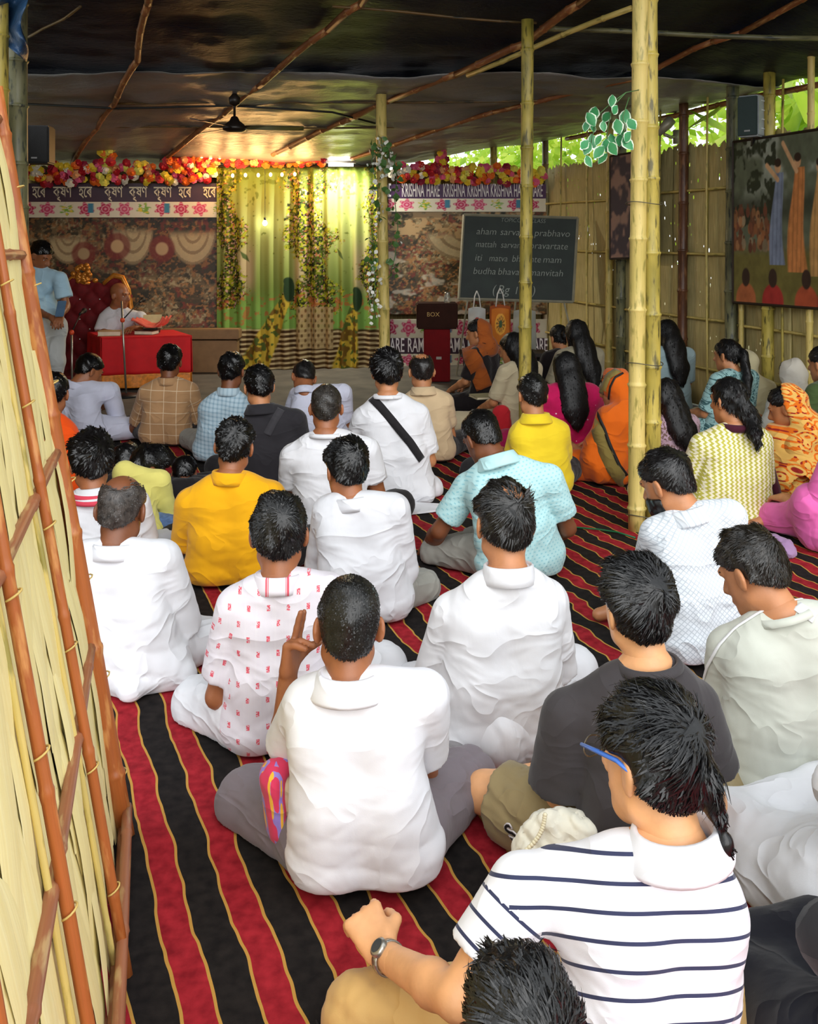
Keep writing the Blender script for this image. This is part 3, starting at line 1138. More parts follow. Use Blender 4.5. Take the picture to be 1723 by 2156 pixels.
        if vl.get('head', True):
            # opening for the face
            fp = HL(0, vl['front'], 0)
            g = fd.box(np3(hc) - .2, np3(hc) + np.array((.2, .2, .17)))
            sl, X, Yy, Z = g
            nf = np3(Rh @ Vector((0, 1, .12)))
            d = (X - fp.x) * nf[0] + (Yy - fp.y) * nf[1] + (Z - fp.z) * nf[2]
            lowm = np3(neck)[2] + .02
            fd.F[sl] = np.where(Z > lowm, np.maximum(fd.F[sl], d), fd.F[sl]).astype(np.float32)
        V, Q = fd.mesh()
        P.veil = obj(vl.get('name', 'veil'), mesh_np('veil', V, Q, True, {'cloth': ('CORNER_VEC', cloth_attr(V, Q))}), vl['mat'], root)
        P.veilV, P.veilQ = V, Q
    return P


def surf_hit(P, pxy, which='shirt'):
    """point and normal on a garment as seen at a pixel (local to the person)"""
    V, Q = getattr(P, which + 'V'), getattr(P, which + 'Q')
    if not hasattr(P, 'bvh_' + which):
        setattr(P, 'bvh_' + which, BVHTree.FromPolygons([tuple(v) for v in V], [tuple(int(i) for i in q) for q in Q]))
    bv = getattr(P, 'bvh_' + which)
    o = Vector((0, 0, H)) - P.org
    d = (at(pxy[0], pxy[1], 1.0) - Vector((0, 0, H))).normalized()
    h = bv.ray_cast(o, d)
    if h[0] is None:
        h = bv.find_nearest(o + d * (P.org - Vector((0, 0, H))).length)
    n = h[1]
    if n.dot(d) > 0: n = -n
    return h[0], n


def strap(P, pxs, width, mat, name='strap', which='shirt', lift=.004, n=24):
    """band lying on the garment through the given pixels"""
    pts = []; nr = []
    for i in range(n):
        t = i / (n - 1) * (len(pxs) - 1); k = min(int(t), len(pxs) - 2); f = t - k
        a, b = pxs[k], pxs[k + 1]
        h, nn = surf_hit(P, (a[0] + (b[0] - a[0]) * f, a[1] + (b[1] - a[1]) * f), which)
        pts.append(h); nr.append(nn)
    for _ in range(2):
        nr = [sum((nr[q] for q in range(max(0, i - 1), min(n, i + 2))), Vector()).normalized() for i in range(n)]
    mb = MB(); ribbon(pts, nr, width, mb, lift)
    o = mb.build(name, mat, P.root, True)
    solidify(o, .002, 0)
    return o
# ------------------------------------------------------------------ the hall
def V3(x, y, z=0.0): return Vector((x, y, z))


AX = Vector((-.31, 1, 0)).normalized()          # the hall's long axis
WA = V3(-4.77 * K, 11.9 * K); WB = V3(1.88 * K, 13 * K)   # back wall, left to right
def right_X(Y): return K * 1.88 + .3132 * (13 * K - Y)
def left_X(Y): return K * -4.77 + .31 * (11.9 * K - Y)


straw = bamboo_mat('straw_bamboo', rgb(214, 190, 112), rgb(196, 178, 96), rgb(150, 138, 70))
green_bam = bamboo_mat('olive_bamboo', rgb(188, 168, 78), rgb(124, 116, 44), rgb(92, 84, 40))
rust_bam = bamboo_mat('rust_bamboo', rgb(150, 92, 54), rgb(120, 72, 42), rgb(180, 136, 84))
brown_bam = bamboo_mat('brown_bamboo', rgb(92, 54, 32), rgb(70, 42, 26), rgb(120, 80, 50))
dark_bam = bamboo_mat('weathered_bamboo', rgb(112, 84, 46), rgb(70, 60, 38), rgb(40, 40, 34))
grey_bam = bamboo_mat('grey_bamboo', rgb(120, 118, 84), rgb(60, 66, 52), rgb(44, 50, 44))


def bamboo(name, p0, p1, r, mat, parent=None, nodes=.34, n=12, taper=.92, bend=0.0, seed=0):
    """a culm with swollen nodes"""
    rr = random.Random(seed + int(abs(p0[0]) * 977 + abs(p1[2]) * 131))
    p0, p1 = Vector(p0), Vector(p1)
    d = p1 - p0; L = d.length; d.normalize()
    side = d.cross(Vector((.3, .9, .1))).normalized()
    ts = []
    t = rr.random() * nodes * .6 + .05
    pts = [(0, 1)]
    while t < L - .03:
        pts += [(t - .020, 1.0), (t - .008, 1.10), (t, 1.16), (t + .007, 1.02), (t + .02, .985)]
        t += nodes * (.8 + .4 * rr.random())
    pts.append((L, 1))
    P_, R_ = [], []
    for (s, k) in pts:
        f = s / L
        P_.append(V3(0, 0, 0) + Vector((0, 0, s)) + Vector((bend * math.sin(f * math.pi), bend * .4 * math.sin(2 * f * math.pi), 0)))
        R_.append(r * k * (1 + (taper - 1) * f))
    o = MB().tube(P_, R_, n).build(name, mat, parent, True)
    o.matrix_basis = Matrix.Translation(p0) @ d.to_track_quat('Z', 'Y').to_matrix().to_4x4()
    return o


# ---- floor and ground
g = G('concrete_floor'); co = g.coord()
nz = g.noise(co, 3, 6)
floor_m = g.out(g.ramp(nz, [(.3, rgb(74, 72, 66)), (.7, rgb(104, 100, 90))]), .8, g.bump(g.noise(co, 40, 4), .3, .01))
fl_ = MB().box((-1.0, 6.2, -.06), (14, 13.2, .1)).build('floor', floor_m); tag(fl_, kind='structure')
g = G('trodden_earth'); co = g.coord()
gm = g.out(g.ramp(g.noise(co, 1.2, 6), [(.3, rgb(146, 128, 92)), (.6, rgb(120, 118, 70)), (.8, rgb(96, 112, 56))]), .95, g.bump(g.noise(co, 12, 5), .5, .03))
o = MB().box((0, 6, -.17), (70, 60, .1)).build('ground', gm); tag(o, kind='structure')

# ---- striped rug
AR = Vector((-.42, 1, 0)).normalized(); AN = Vector((AR.y, -AR.x, 0))
g = G('striped_rug')
co = g.coord()
u, v, w = g.sep(co)
s_ = g.math('ADD', g.math('MULTIPLY', u, AN.x), g.math('MULTIPLY', v, AN.y))
l_ = g.math('ADD', g.math('MULTIPLY', u, AR.x), g.math('MULTIPLY', v, AR.y))
wob = g.math('SUBTRACT', g.noise(g.comb(g.math('MULTIPLY', s_, 2.2), g.math('MULTIPLY', l_, 3.6), 0.0), 1, 2), .5)
wob2 = g.math('SUBTRACT', g.noise(g.comb(g.math('MULTIPLY', s_, 1.2), g.math('MULTIPLY', l_, 9.0), 3.0), 1, 1), .5)
amt = g.math('MULTIPLY_ADD', g.step(g.math('ADD', u, g.math('MULTIPLY', v, .25)), .9, .9), .055, .008)
sx = g.math('ADD', g.math('ADD', s_, g.math('MULTIPLY', wob, .05)), g.math('MULTIPLY', wob2, amt))
ph = g.math('FRACT', g.math('MULTIPLY', sx, 1 / .165))
red = g.math('LESS_THAN', ph, .45)
edge = g.math('MINIMUM', g.math('ABSOLUTE', g.math('SUBTRACT', ph, .45)), g.math('MINIMUM', ph, g.math('SUBTRACT', 1.0, ph)))
yel = g.math('LESS_THAN', edge, .022)
nz = g.noise(co, 30, 4)
wv = g.noise(g.vscale(co, (90, 90, 1)), 6, 2)
c_red = g.ramp(nz, [(.3, rgb(126, 20, 30)), (.7, rgb(168, 38, 48))])
c_blk = g.ramp(nz, [(.3, rgb(20, 17, 17)), (.7, rgb(38, 33, 31))])
colr = g.mix(red, c_blk, c_red)
colr = g.mix(yel, colr, rgb(186, 140, 66))
rug_m = g.out(colr, .92, g.bump(wv, .35, .004))
g.b.inputs['Specular IOR Level'].default_value = .15


def sheet_on_floor(name, mat, quad, nx, ny, z0, amp, label, cat, wr=(2.2, 6.0), seed=0.0):
    """cloth lying on the floor with soft creases; quad = four corner points"""
    a, b, c, d = [np3(q) for q in quad]
    U, V_ = np.meshgrid(np.linspace(0, 1, nx), np.linspace(0, 1, ny))
    P_ = (a * (1 - U[..., None]) + b * U[..., None]) * (1 - V_[..., None]) + (d * (1 - U[..., None]) + c * U[..., None]) * V_[..., None]
    s1 = P_[..., 0] * AN.x + P_[..., 1] * AN.y; l1 = P_[..., 0] * AR.x + P_[..., 1] * AR.y
    z = (fbm(s1 * wr[0] + seed, l1 * wr[1], 0, 3) - .45) * amp + (fbm(s1 * 1.1, l1 * 1.3 + seed, 3.3, 2) - .45) * amp * .8
    P_[..., 2] = z0 + np.maximum(z, -.004)
    return tag(obj(name, grid_mesh(name, P_), mat), label, cat)


p00 = at(180, 2120, H * F / 1620 * 1.0); fr0 = V3(-1.05, 1.78); fr1 = V3(3.6, 2.62)
rug = sheet_on_floor('rug', rug_m, [V3(-1.35, 1.62), V3(4.0, 2.78), V3(2.15, 8.9), V3(-3.1, 7.5)], 330, 380, .004, .016,
                     'long rug with wavy red and black stripes edged in yellow', 'rug')
g = G('red_rug'); co = g.coord()
nz = g.noise(co, 16, 5); wv = g.noise(co, 300, 2)
redrug_m = g.out(g.ramp(nz, [(.3, rgb(170, 16, 28)), (.7, rgb(214, 30, 42))]), .95, g.bump(wv, .4, .004))
sheet_on_floor('rug', redrug_m, [V3(-1.2, .6), V3(4.6, .9), V3(4.02, 2.80), V3(-1.3, 1.66)], 120, 60, .006, .012, 'plain red rug with black tassels in the foreground', 'rug', seed=4.)
red_rug = bpy.data.objects['rug.001']
# black tassels along its far edge
tas = simple('black_yarn', rgb(26, 22, 24), .9, bump=0)
tm = []
for k in range(4):
    mb = MB(); r = random.Random(k)
    for q in range(4):
        x = (r.random() - .5) * .03
        mb.tube([V3(x, 0, .008), V3(x + (r.random() - .5) * .03, .03, .012), V3(x + (r.random() - .5) * .07, .06 + r.random() * .03, .007)], [.0045, .0045, .002], 5)
    me = mb.me('tassel', True); me.materials.append(tas); tm.append(me)
for k in range(110):
    f = (k + .5) / 110
    q = V3(-1.3, 1.66).lerp(V3(4.02, 2.80), f)
    o = obj('tassel', tm[k % 4], None, red_rug); o.location = (q.x, q.y - .01, .012); o.rotation_euler = (0, 0, .21 + random.uniform(-.5, .5))

# ---- woven mat walls
def mat_wall(name, c1, c2, holes=0.0):
    g = G(name); co = g.coord()
    # chevron weave in wall plane: across = distance along wall, z = up
    uu = g.attr('wall').outputs['Vector']
    x, z, _ = g.sep(uu)
    zz = g.math('PINGPONG', g.math('MULTIPLY', x, 1.0), .11)
    s = g.math('ADD', z, g.math('MULTIPLY', zz, 2.4))
    fib = g.noise(g.comb(g.math('MULTIPLY', x, 60.0), g.math('MULTIPLY', s, 5.0), 0.0), 1.0, 4)
    big = g.noise(uu, 3.0, 4)
    colr = g.ramp(fib, [(.30, tuple(k * .82 for k in c1)), (.5, c1), (.75, c2)])
    colr = g.mix(g.math('MULTIPLY', g.step(big, .58, .14), .5), colr, tuple(k * .62 for k in c1))
    g.out(colr, .75, g.bump(fib, .5, .006))
    g.b.inputs['Specular IOR Level'].default_value = .25
    if holes:
        d = g.voro(g.vscale(uu, (1.0, .5, 1)), 19)
        zone = g.step(g.math('ADD', g.noise(uu, 2.3, 2), g.math('MULTIPLY', g.math('SUBTRACT', z, 1.6), .09)), .52, .05)
        hole = g.math('MULTIPLY', g.math('LESS_THAN', d, g.math('MULTIPLY', g.noise(uu, 14, 2), holes)), g.math('GREATER_THAN', zone, .5))
        tr_ = g.n('ShaderNodeBsdfTransparent'); mx = g.n('ShaderNodeMixShader')
        g.set(mx.inputs[0], hole); g.t.links.new(g.b.outputs[0], mx.inputs[1]); g.t.links.new(tr_.outputs[0], mx.inputs[2])
        g.t.links.new(mx.outputs[0], g.t.nodes['Material Output'].inputs[0])
    return g.m


mat_m = mat_wall('woven_mat', rgb(192, 176, 120), rgb(212, 198, 144), .34)
mat_plain = mat_wall('woven_mat_plain', rgb(120, 100, 58), rgb(150, 130, 80))


def wall_panels(root, A, B, w, z0, z1, mat, jag=.02, seed=1, nin=Vector((0, -1, 0))):
    """mat panels side by side, each with a ragged top, slightly proud of one another"""
    r = random.Random(seed)
    A, B = Vector(A), Vector(B); d = B - A; L = d.length; d.normalize()
    s = 0.0; i = 0
    while s < L - .02:
        e = min(L, s + w * (.85 + .3 * r.random()))
        nx = 18
        xs = np.linspace(s - .01, e + .01, nx)
        zt = np.array([z1 + r.uniform(-jag, jag) + .02 * math.sin(3 * q + i) for q in xs])
        ny = 14
        P_ = np.zeros((ny, nx, 3)); Wc = np.zeros((ny, nx, 3))
        off = .012 * (i % 2) + r.uniform(0, .006)
        for a in range(ny):
            f = a / (ny - 1)
            for b in range(nx):
                z = z0 + (zt[b] - z0) * f
                bul = .012 * math.sin(math.pi * b / (nx - 1)) + .006 * math.sin(5 * z + i)
                q = A + d * xs[b] + nin * (off + bul)
                P_[a, b] = (q.x, q.y, z); Wc[a, b] = (xs[b], z, i)
        o = obj('mat_panel', grid_mesh('mat_panel', P_, attrs={'wall': ('FLOAT_VECTOR', Wc.reshape(-1, 3))}), mat, root)
        solidify(o, .002, 0)
        s = e; i += 1


nR = Vector((-.954, -.299, 0))
wr = empty('wall_right', (0, 0, 0), kind='structure'); wr['label'] = 'woven bamboo mat wall with posts and an open strip above'
RA = V3(WB.x, WB.y); RBp = V3(right_X(2.6), 2.6)
ztopR = 2.64 * K
wall_panels(wr, RA + nR * -.03, RBp + nR * -.03, .56, 0, ztopR, mat_m, .03, 3, nR)
wb_ = empty('wall_back', (0, 0, 0), kind='structure'); wb_['label'] = 'woven mat wall behind the stage'
wall_panels(wb_, WA + V3(-.1, .25), WB + V3(.3, .25), .8, 0, 2.60 * K, mat_plain, .015, 5, Vector((.16, -.98, 0)))
wl = empty('wall_left', (0, 0, 0), kind='structure'); wl['label'] = 'woven mat wall on the left side'
wall_panels(wl, WA + V3(-.1, .2), V3(left_X(3.1), 3.1), .9, 0, 2.75, mat_plain, .015, 9, Vector((.95, .3, 0)))

# posts and battens of the right wall (pixel column, radius, material)
for i, (px_, r, m, top) in enumerate([(1038, .05, green_bam, 250), (1147, .045, dark_bam, 275), (1283, .045, straw, 150), (1308, .055, grey_bam, 160), (1438, .05, brown_bam, 205), (1541, .062, grey_bam, 180), (1562, .022, straw, 300), (1618, .055, green_bam, 160), (1706, .03, straw, 60)]):
    Yw = wall_Y(px_) - .1 if px_ > 1150 else back_Y(px_) + .12
    p0 = at(px_, 500, Yw); p0.z = 0
    if px_ == 1562: zt = ztopR
    else: zt = H + (HY - top) * Yw / F
    bamboo('post', p0, (p0.x + .01, p0.y, zt + .05), r, m, wr, .42, 10, .95, .01, i)
for i, px_ in enumerate([1190, 1245, 1400, 1500, 1660]):
    p0 = wallpt(px_, 500, .05); p0.z = 0
    bamboo('batten', p0, (p0.x, p0.y, 3.0), .011, straw if i % 2 else green_bam, wr, .5, 6, 1, .012, i)
for z in (.38, .86, 1.5, 2.1):
    a = RA + nR * .03; b = V3(right_X(3.0), 3.0) + nR * .03
    n = 5
    for q in range(n):
        c = a.lerp(b, q / n); d = a.lerp(b, (q + 1) / n)
        bamboo('batten', (c.x, c.y, z + random.uniform(-.02, .02)), (d.x, d.y, z + random.uniform(-.02, .02)), .014, straw, wr, .45, 6, 1, .008, q)

# ---- roof of plastic sheet on bamboo rafters
ZC, ZS = 4.66 * K, .16
def zceil(Y): return ZC - ZS * Y
def ceilpt(px_, py_):
    Y = (ZC - H) / (ZS - (py_ - HY) / F)
    return at(px_, py_, Y)


L4 = [ceilpt(*q) for q in ((1560, 62), (1500, 80), (1340, 158), (1040, 230), (740, 330))]
def x4(Y):
    pts = sorted([(p.y, p.x) for p in L4])
    ys = [p[0] for p in pts]; xs = [p[1] for p in pts]
    if Y < ys[0]: return xs[0] + (ys[0] - Y) * .33
    return float(np.interp(Y, ys, xs))
ZE = 3.10 * K
def roof_z(s, Y):
    """s in 0..1 left wall to fold, 1..2 fold to right eave"""
    if s <= 1:
        X = (left_X(Y) - .5) + (x4(Y) - left_X(Y) + .5) * s
        return X, zceil(Y)
    xe = right_X(Y) + .30
    f = s - 1
    return x4(Y) + (xe - x4(Y)) * f, zceil(Y) + (ZE - zceil(Y)) * (f ** .8)


def tarp(name, Y0, Y1, mat, label, dz=0.0, wrink=.022, seed=0.0):
    ny, nx = 90, 150
    P_ = np.zeros((ny, nx, 3))
    ss = np.concatenate([np.linspace(0, 1, 100), np.linspace(1, 2, 51)[1:]])
    for a, Y in enumerate(np.linspace(Y0, Y1, ny)):
        for b, s in enumerate(ss):
            X, z = roof_z(s, Y)
            P_[a, b] = (X, Y, z + dz)
    n1 = fbm(P_[..., 0] * 1.2 + seed, P_[..., 1] * 3.2, 0, 3) - .5
    n2 = fbm((P_[..., 0] + P_[..., 1] * .4) * 3.5 + seed, P_[..., 1] * 1.5, 7, 3) - .5
    P_[..., 2] += n1 * wrink * 3 + n2 * wrink * 1.4 + .03
    o = obj(name, grid_mesh(name, P_), mat)
    solidify(o, .004, 1)
    return tag(o, label, 'tarpaulin')


def tarp_mat(name, c1, c2, rough, metal=0.0):
    g = G(name); co = g.coord()
    nz = g.noise(co, 1.6, 5)
    cr = g.noise(g.vscale(co, (1, 2.5, 1)), 7, 6, .6, 1.5)
    g.out(g.ramp(nz, [(.3, c1), (.7, c2)]), rough, g.bump(cr, .5, .03), Metallic=metal)
    return g.m


navy = tarp_mat('navy_plastic_sheet', rgb(8, 12, 26), rgb(16, 22, 42), .42)
navy.node_tree.nodes['Principled BSDF'].inputs['Specular IOR Level'].default_value = .3
silver = tarp_mat('grey_plastic_sheet', rgb(126, 126, 130), rgb(160, 158, 156), .34, .3)
YSPLIT = 8.9
tarp('tarpaulin', 3.4, YSPLIT + .3, navy, 'dark navy plastic sheet forming the roof over the crowd', 0)
tarp('tarpaulin', YSPLIT - .3, 12.75, silver, 'grey plastic sheet forming the roof over the stage', -.05, .03, 5.)
# side wall lap of blue sheet hanging at the left post
bl = tarp_mat('blue_plastic_sheet', rgb(34, 62, 96), rgb(66, 104, 146), .3)
U, V_ = np.meshgrid(np.linspace(0, 1, 24), np.linspace(0, 1, 40))
P_ = np.zeros((40, 24, 3))
for a in range(40):
    for b in range(24):
        f = a / 39; xx = b / 23
        q = at(-30 + 82 * xx - 20 * f * (1 - xx) + 8 * math.sin(9 * f), -40 + 170 * f * (.5 + .5 * xx), 6.2 + .12 * math.sin(9 * xx + 4 * f) + .05 * math.sin(15 * f))
        P_[a, b] = q
o = obj('tarpaulin', grid_mesh('tarpaulin', P_), bl); solidify(o, .003, 0); tag(o, 'loose blue plastic flap hanging beside the left post', 'tarpaulin')

RAF = 'bamboo rafters under the plastic roof'
def rafter(label, pix, r=.026, mat=rust_bam, ext=True, pts=None, drop=.03):
    root = empty('rafter', (0, 0, 0), label, 'rafter', RAF)
    P3 = pts or [ceilpt(*q) for q in pix]
    if ext:
        a = P3[0]; Yn = 3.5
        d = Vector((.33, -1, 0)); t = a.y - Yn
        P3 = [V3(a.x + .33 * t, Yn, zceil(Yn))] + P3
    for i in range(len(P3) - 1):
        bamboo('culm', P3[i] - V3(0, 0, drop), P3[i + 1] - V3(0, 0, drop), r, mat, root, .4, 8, .95, .02, i)
    return root


rafter('long bamboo rafter carried by the two slim poles', [(1220, 0), (1105, 85), (960, 150), (820, 205), (740, 243), (575, 320)], .034)
rafter('knobbly bamboo rafter above the ceiling fan', [(760, 0), (690, 55), (545, 175), (470, 235), (340, 335)], .03)
rafter('crooked bamboo rafter above the red table', [(312, 0), (290, 120), (240, 215), (205, 262), (152, 340)], .03)
rafter('bamboo rafter along the fold of the roof sheet', None, .026, rust_bam, True, [p for p in L4])
eave = [V3(right_X(Y) + .26, Y, ZE - .02) for Y in (3.5, 6.5, 8.5, 10.5, 12.6)]
rafter('bamboo eave pole above the open strip of the right wall', None, .03, rust_bam, False, eave)
rafter('straight pale bamboo cross pole at the roof', None, .022, grey_bam, False, [ceilpt(1135, 55), at(1723, 75, 7.2), at(1760, 76, 7.2)], .02)
rafter('slanting pale bamboo strut beside the slim pole', None, .024, straw, False, [ceilpt(1330, 0) - V3(0, 0, .06), ceilpt(985, 140) - V3(0, 0, .08)], 0)
for i, (a, b, lb) in enumerate([((60, 70), (170, 5), 'thin bamboo lath crossing the dark roof corner'), ((700, 5), (1130, 40), 'thin bamboo lath across the roof between two rafters'), ((240, 212), (1160, 205), 'thin bamboo lath under the grey roof sheet'), ((210, 262), (830, 262), 'thin bamboo lath over the stage')]):
    rafter(lb, [a, b], .011, dark_bam, False)

cb = [ceilpt(48, 208), ceilpt(250, 218), ceilpt(490, 212), ceilpt(700, 226), ceilpt(790, 250)]
tag(MB().tube([p - V3(0, 0, .05) for p in cb], .012, 6).build('cable', simple('black_cable', rgb(20, 20, 20), .5, bump=0), None, True), 'black cable slung under the grey roof sheet to the fan', 'cable')

# ---- poles standing in the hall
POL = 'bamboo poles carrying the roof'
def pole(label, px_, Y, pxt, r, mat, ztop, seed, y_off=0):
    a = at(px_, 500, Y); a.z = 0
    b = at(pxt, 500, Y); b.z = ztop
    o = bamboo('bamboo_pole', a, b, r, mat, None, .36, 16, .96, .008, seed)
    return tag(o, label, 'pole', POL)


Yt = 5.5 * K
pole('pale half of the twin bamboo pole standing on the rug', 1341, Yt, 1350, .047, straw, zceil(Yt) - .03, 1)
o = pole('mottled green half of the twin bamboo pole standing on the rug', 1373, Yt + .05, 1366, .050, green_bam, zceil(Yt) - .03, 2)
# wire lashing round the twin pole
lash = empty('wire_lashing', (0, 0, 0), 'wire lashing that ties the twin bamboo pole', 'wire')
for py_ in (428, 765, 1083):
    c = at(1357, py_, Yt); mb = MB()
    ring = [c + V3(.105 * math.cos(t), .062 * math.sin(t), .008 * math.sin(2 * t)) for t in np.linspace(0, 2 * math.pi, 25)]
    mb.tube(ring, .0028, 5); mb.build('loop', simple('wire', rgb(90, 86, 70), .4, metal=.6, bump=0), lash, True)
Ym = 7.5 * K
pole('slim bamboo pole in front of the blackboard', 1106, Ym, 1111, .049, green_bam, zceil(Ym) - .04, 3)
Yb = 9.4 * K
pole('bamboo pole wound with white flower vines beside the curtain', 811, Yb, 803, .053, straw, zceil(Yb) - .04, 4)
pole('mossy bamboo pole at the left wall below the loudspeaker', 42, 6.6, 36, .072, grey_bam, 3.45, 5)
pole('yellow-green bamboo pole at the left border', 4, 6.2, -2, .062, green_bam, 3.5, 6)

# ---- leaning woven door panel at the left
door = empty('woven_panel', V3(-.82 * K, 2.7 * K, 0), 'leaning woven bamboo door panel with rust-brown battens', 'door panel')
du = V3(.256, -.967, 0); dv = V3(-.176, 0, 1); dn = dv.cross(du).normalized()
if dn.x < 0: dn = -dn
PL, PH = 1.78, 2.0
def pp(u_, z_, o_=0.0): return du * u_ + dv * z_ + dn * o_


back_m = simple('dark_mat_backing', rgb(150, 128, 66), .9)
mb = MB(); q = [pp(.01, .02, -.02), pp(PL, .02, -.02), pp(PL, PH, -.02), pp(.01, PH, -.02)]
mb.add(q + [x - dn * .006 for x in q], [(0, 1, 2, 3), (7, 6, 5, 4), (0, 4, 5, 1), (1, 5, 6, 2), (2, 6, 7, 3), (3, 7, 4, 0)])
mb.build('backing', back_m, door)
g = G('split_bamboo'); co = g.coord()
x, y, z = g.sep(co)
fib = g.noise(g.comb(g.math('MULTIPLY', x, 220.0), 0.0, g.math('MULTIPLY', z, 3.0)), 1, 4)
oi = g.n('ShaderNodeObjectInfo').outputs['Random']
c_ = g.ramp(fib, [(.22, rgb(206, 180, 100)), (.36, rgb(244, 228, 158)), (.75, rgb(253, 242, 184))])
c_ = g.mix(g.math('MULTIPLY', oi, .35), c_, rgb(228, 208, 132))
strip_m = g.out(c_, .6, g.bump(fib, .35, .003))
sm = []
for k in range(6):
    r = random.Random(50 + k)
    L_ = (.34, .46, .58, .7, .42, .52)[k]; w_ = (.034, .040, .03, .044, .05, .036)[k]
    ny = 6; mb = MB(); vs_ = []; fs_ = []
    for a in range(ny + 1):
        f = a / ny
        bow = .010 * math.sin(math.pi * f) * (1 if k % 2 else .4) + .004 * math.sin(5 * f + k)
        wd = w_ * (.5 if a in (0, ny) else 1) * (.92 + .16 * r.random())
        sd = .006 * math.sin(3 * f + k)
        for (sx_, zz) in ((-1, 0), (-.55, .003), (.55, .003), (1, 0)):
            vs_.append((sx_ * wd / 2 + sd, bow + zz, (f - .5) * L_))
    for a in range(ny):
        for b in range(3):
            i = a * 4 + b
            fs_.append((i, i + 4, i + 5, i + 1))
    mb.add(vs_, fs_)
    me = mb.me('bamboo_strip', True); me.materials.append(strip_m); sm.append(me)
r = random.Random(11)
nstr = 0
Rd = Matrix((du, dn, dv.normalized())).transposed()
# columns of strips laid herringbone: alternate columns lean the other way
ncol = 36
for c in range(ncol):
    u0 = .02 + (PL - .05) * (c + .5) / ncol
    z = -.05 + r.random() * .25
    while z < PH - .1 and nstr < 300:
        k = r.randrange(6)
        ln = (.34, .46, .58, .7, .42, .52)[k]
        tilt = (8 if (c // 2) % 2 else -9) + r.uniform(-6, 6)
        o = obj('bamboo_strip', sm[k], None, door)
        zc = min(max(z + ln * .4, ln * .5 + .01), PH - ln * .46)
        o.location = pp(min(max(u0 + r.uniform(-.015, .015), .05), PL - .04), zc, -.010 + r.uniform(0, .013))
        o.rotation_euler = (Rd @ Matrix.Rotation(math.radians(tilt), 3, 'Y') @ Matrix.Rotation(r.uniform(-.05, .05), 3, 'Z')).to_euler()
        o.scale = (2.7, 1, 1)
        z += ln * .52
        nstr += 1
bat = bamboo_mat('panel_batten', rgb(176, 98, 46), rgb(158, 84, 40), rgb(196, 134, 76))
bat2 = bamboo_mat('panel_batten_pink', rgb(164, 104, 72), rgb(142, 86, 58), rgb(186, 150, 104))
def pbat(name, a, b, r, m, seed):
    return bamboo(name, a, b, r, m, door, .38, 8, .95, .006, seed)
pbat('edge_batten', pp(.012, .0, .014), pp(.012, PH + .06, .014), .026, bat, 1)
pbat('edge_batten', pp(.02, .02, -.035), pp(.02, PH, -.035), .022, straw, 2)
for i, u_ in enumerate((.53, 1.04, 1.55)):
    pbat('batten', pp(u_, .0, .034), pp(u_ - .02, PH, .034), .0125, bat, 3 + i)
    pbat('batten', pp(u_ + .02, .0, .014), pp(u_ + .0, PH, .014), .007, straw, 30 + i)
for i, z_ in enumerate((.03, .53, 1.06, 1.60, 1.97)):
    pbat('cross_batten', pp(.0, z_, .012), pp(PL, z_ + .02, .012), .0138, bat2, 10 + i)
pbat('cross_batten', pp(.0, .07, .03), pp(PL, .08, .03), .014, bat2, 20)
tie = simple('cane_tie', rgb(206, 176, 100), .6, bump=0)
for u_ in (.0, .53, 1.04):
    for z_ in np.arange(.16, 1.95, .27):
        c = pp(u_, z_ + .06 * u_, .014 if u_ == 0 else .034); rr_ = .031 if u_ == 0 else .017
        ring = [c + (du * math.cos(t) + dn * math.sin(t)) * rr_ + dv * (.006 * math.sin(t)) for t in np.linspace(-.5, 3.6, 10)]
        MB().tube(ring, .0022, 5).build('tie', tie, door, True)

# ---- greenery outside the right wall, bright beyond the open strip
g = G('sunlit_leaf'); co = g.coord()
oi = g.noise(co, 1.7, 4)
lc = g.ramp(oi, [(.3, rgb(110, 160, 30)), (.5, rgb(172, 204, 60)), (.75, rgb(222, 226, 110))])
g.out(lc, .5)
trn = g.n('ShaderNodeBsdfTranslucent'); g.set(trn.inputs[0], lc); mx = g.n('ShaderNodeMixShader'); mx.inputs[0].default_value = .5
g.t.links.new(g.b.outputs[0], mx.inputs[1]); g.t.links.new(trn.outputs[0], mx.inputs[2]); g.t.links.new(mx.outputs[0], g.t.nodes['Material Output'].inputs[0])
leaf_m = g.m
bark = simple('bark', rgb(120, 96, 66), .9)
def tree(label, base, hgt, rad, n, leaf, seed, name='tree', long=False):
    r = np.random.default_rng(seed)
    root = empty(name, base, label, 'tree', 'trees outside the hall')
    MB().tube([V3(0, 0, 0), V3(.1, .05, hgt * .5), V3(-.05, .1, hgt)], [.09, .07, .03], 8).build('trunk', bark, root, True)
    vs_, fs_ = [], []
    for i in range(n):
        c = r.normal(0, 1, 3) * rad * .5 + np.array((0, 0, hgt))
        d = r.normal(0, 1, 3); d[2] -= .4; d /= np.linalg.norm(d)
        s = np.cross(d, r.normal(0, 1, 3)); s /= np.linalg.norm(s)
        L_ = leaf * (.6 + .8 * r.random()); w_ = L_ * (.16 if long else .30)
        nn = np.cross(d, s)
        b = len(vs_)
        vs_ += [c, c + d * L_ * .5 + s * w_ + nn * .1 * w_, c + d * L_, c + d * L_ * .5 - s * w_ + nn * .1 * w_, c + d * L_ * .5 - nn * .25 * w_]
        fs_ += [(b, b + 1, b + 4), (b + 1, b + 2, b + 4), (b + 2, b + 3, b + 4), (b + 3, b, b + 4)]
    o = obj('foliage', mesh_np('foliage', np.array(vs_), np.array(fs_, dtype=int), False), leaf_m, root)
    o['kind'] = 'stuff'
    return root


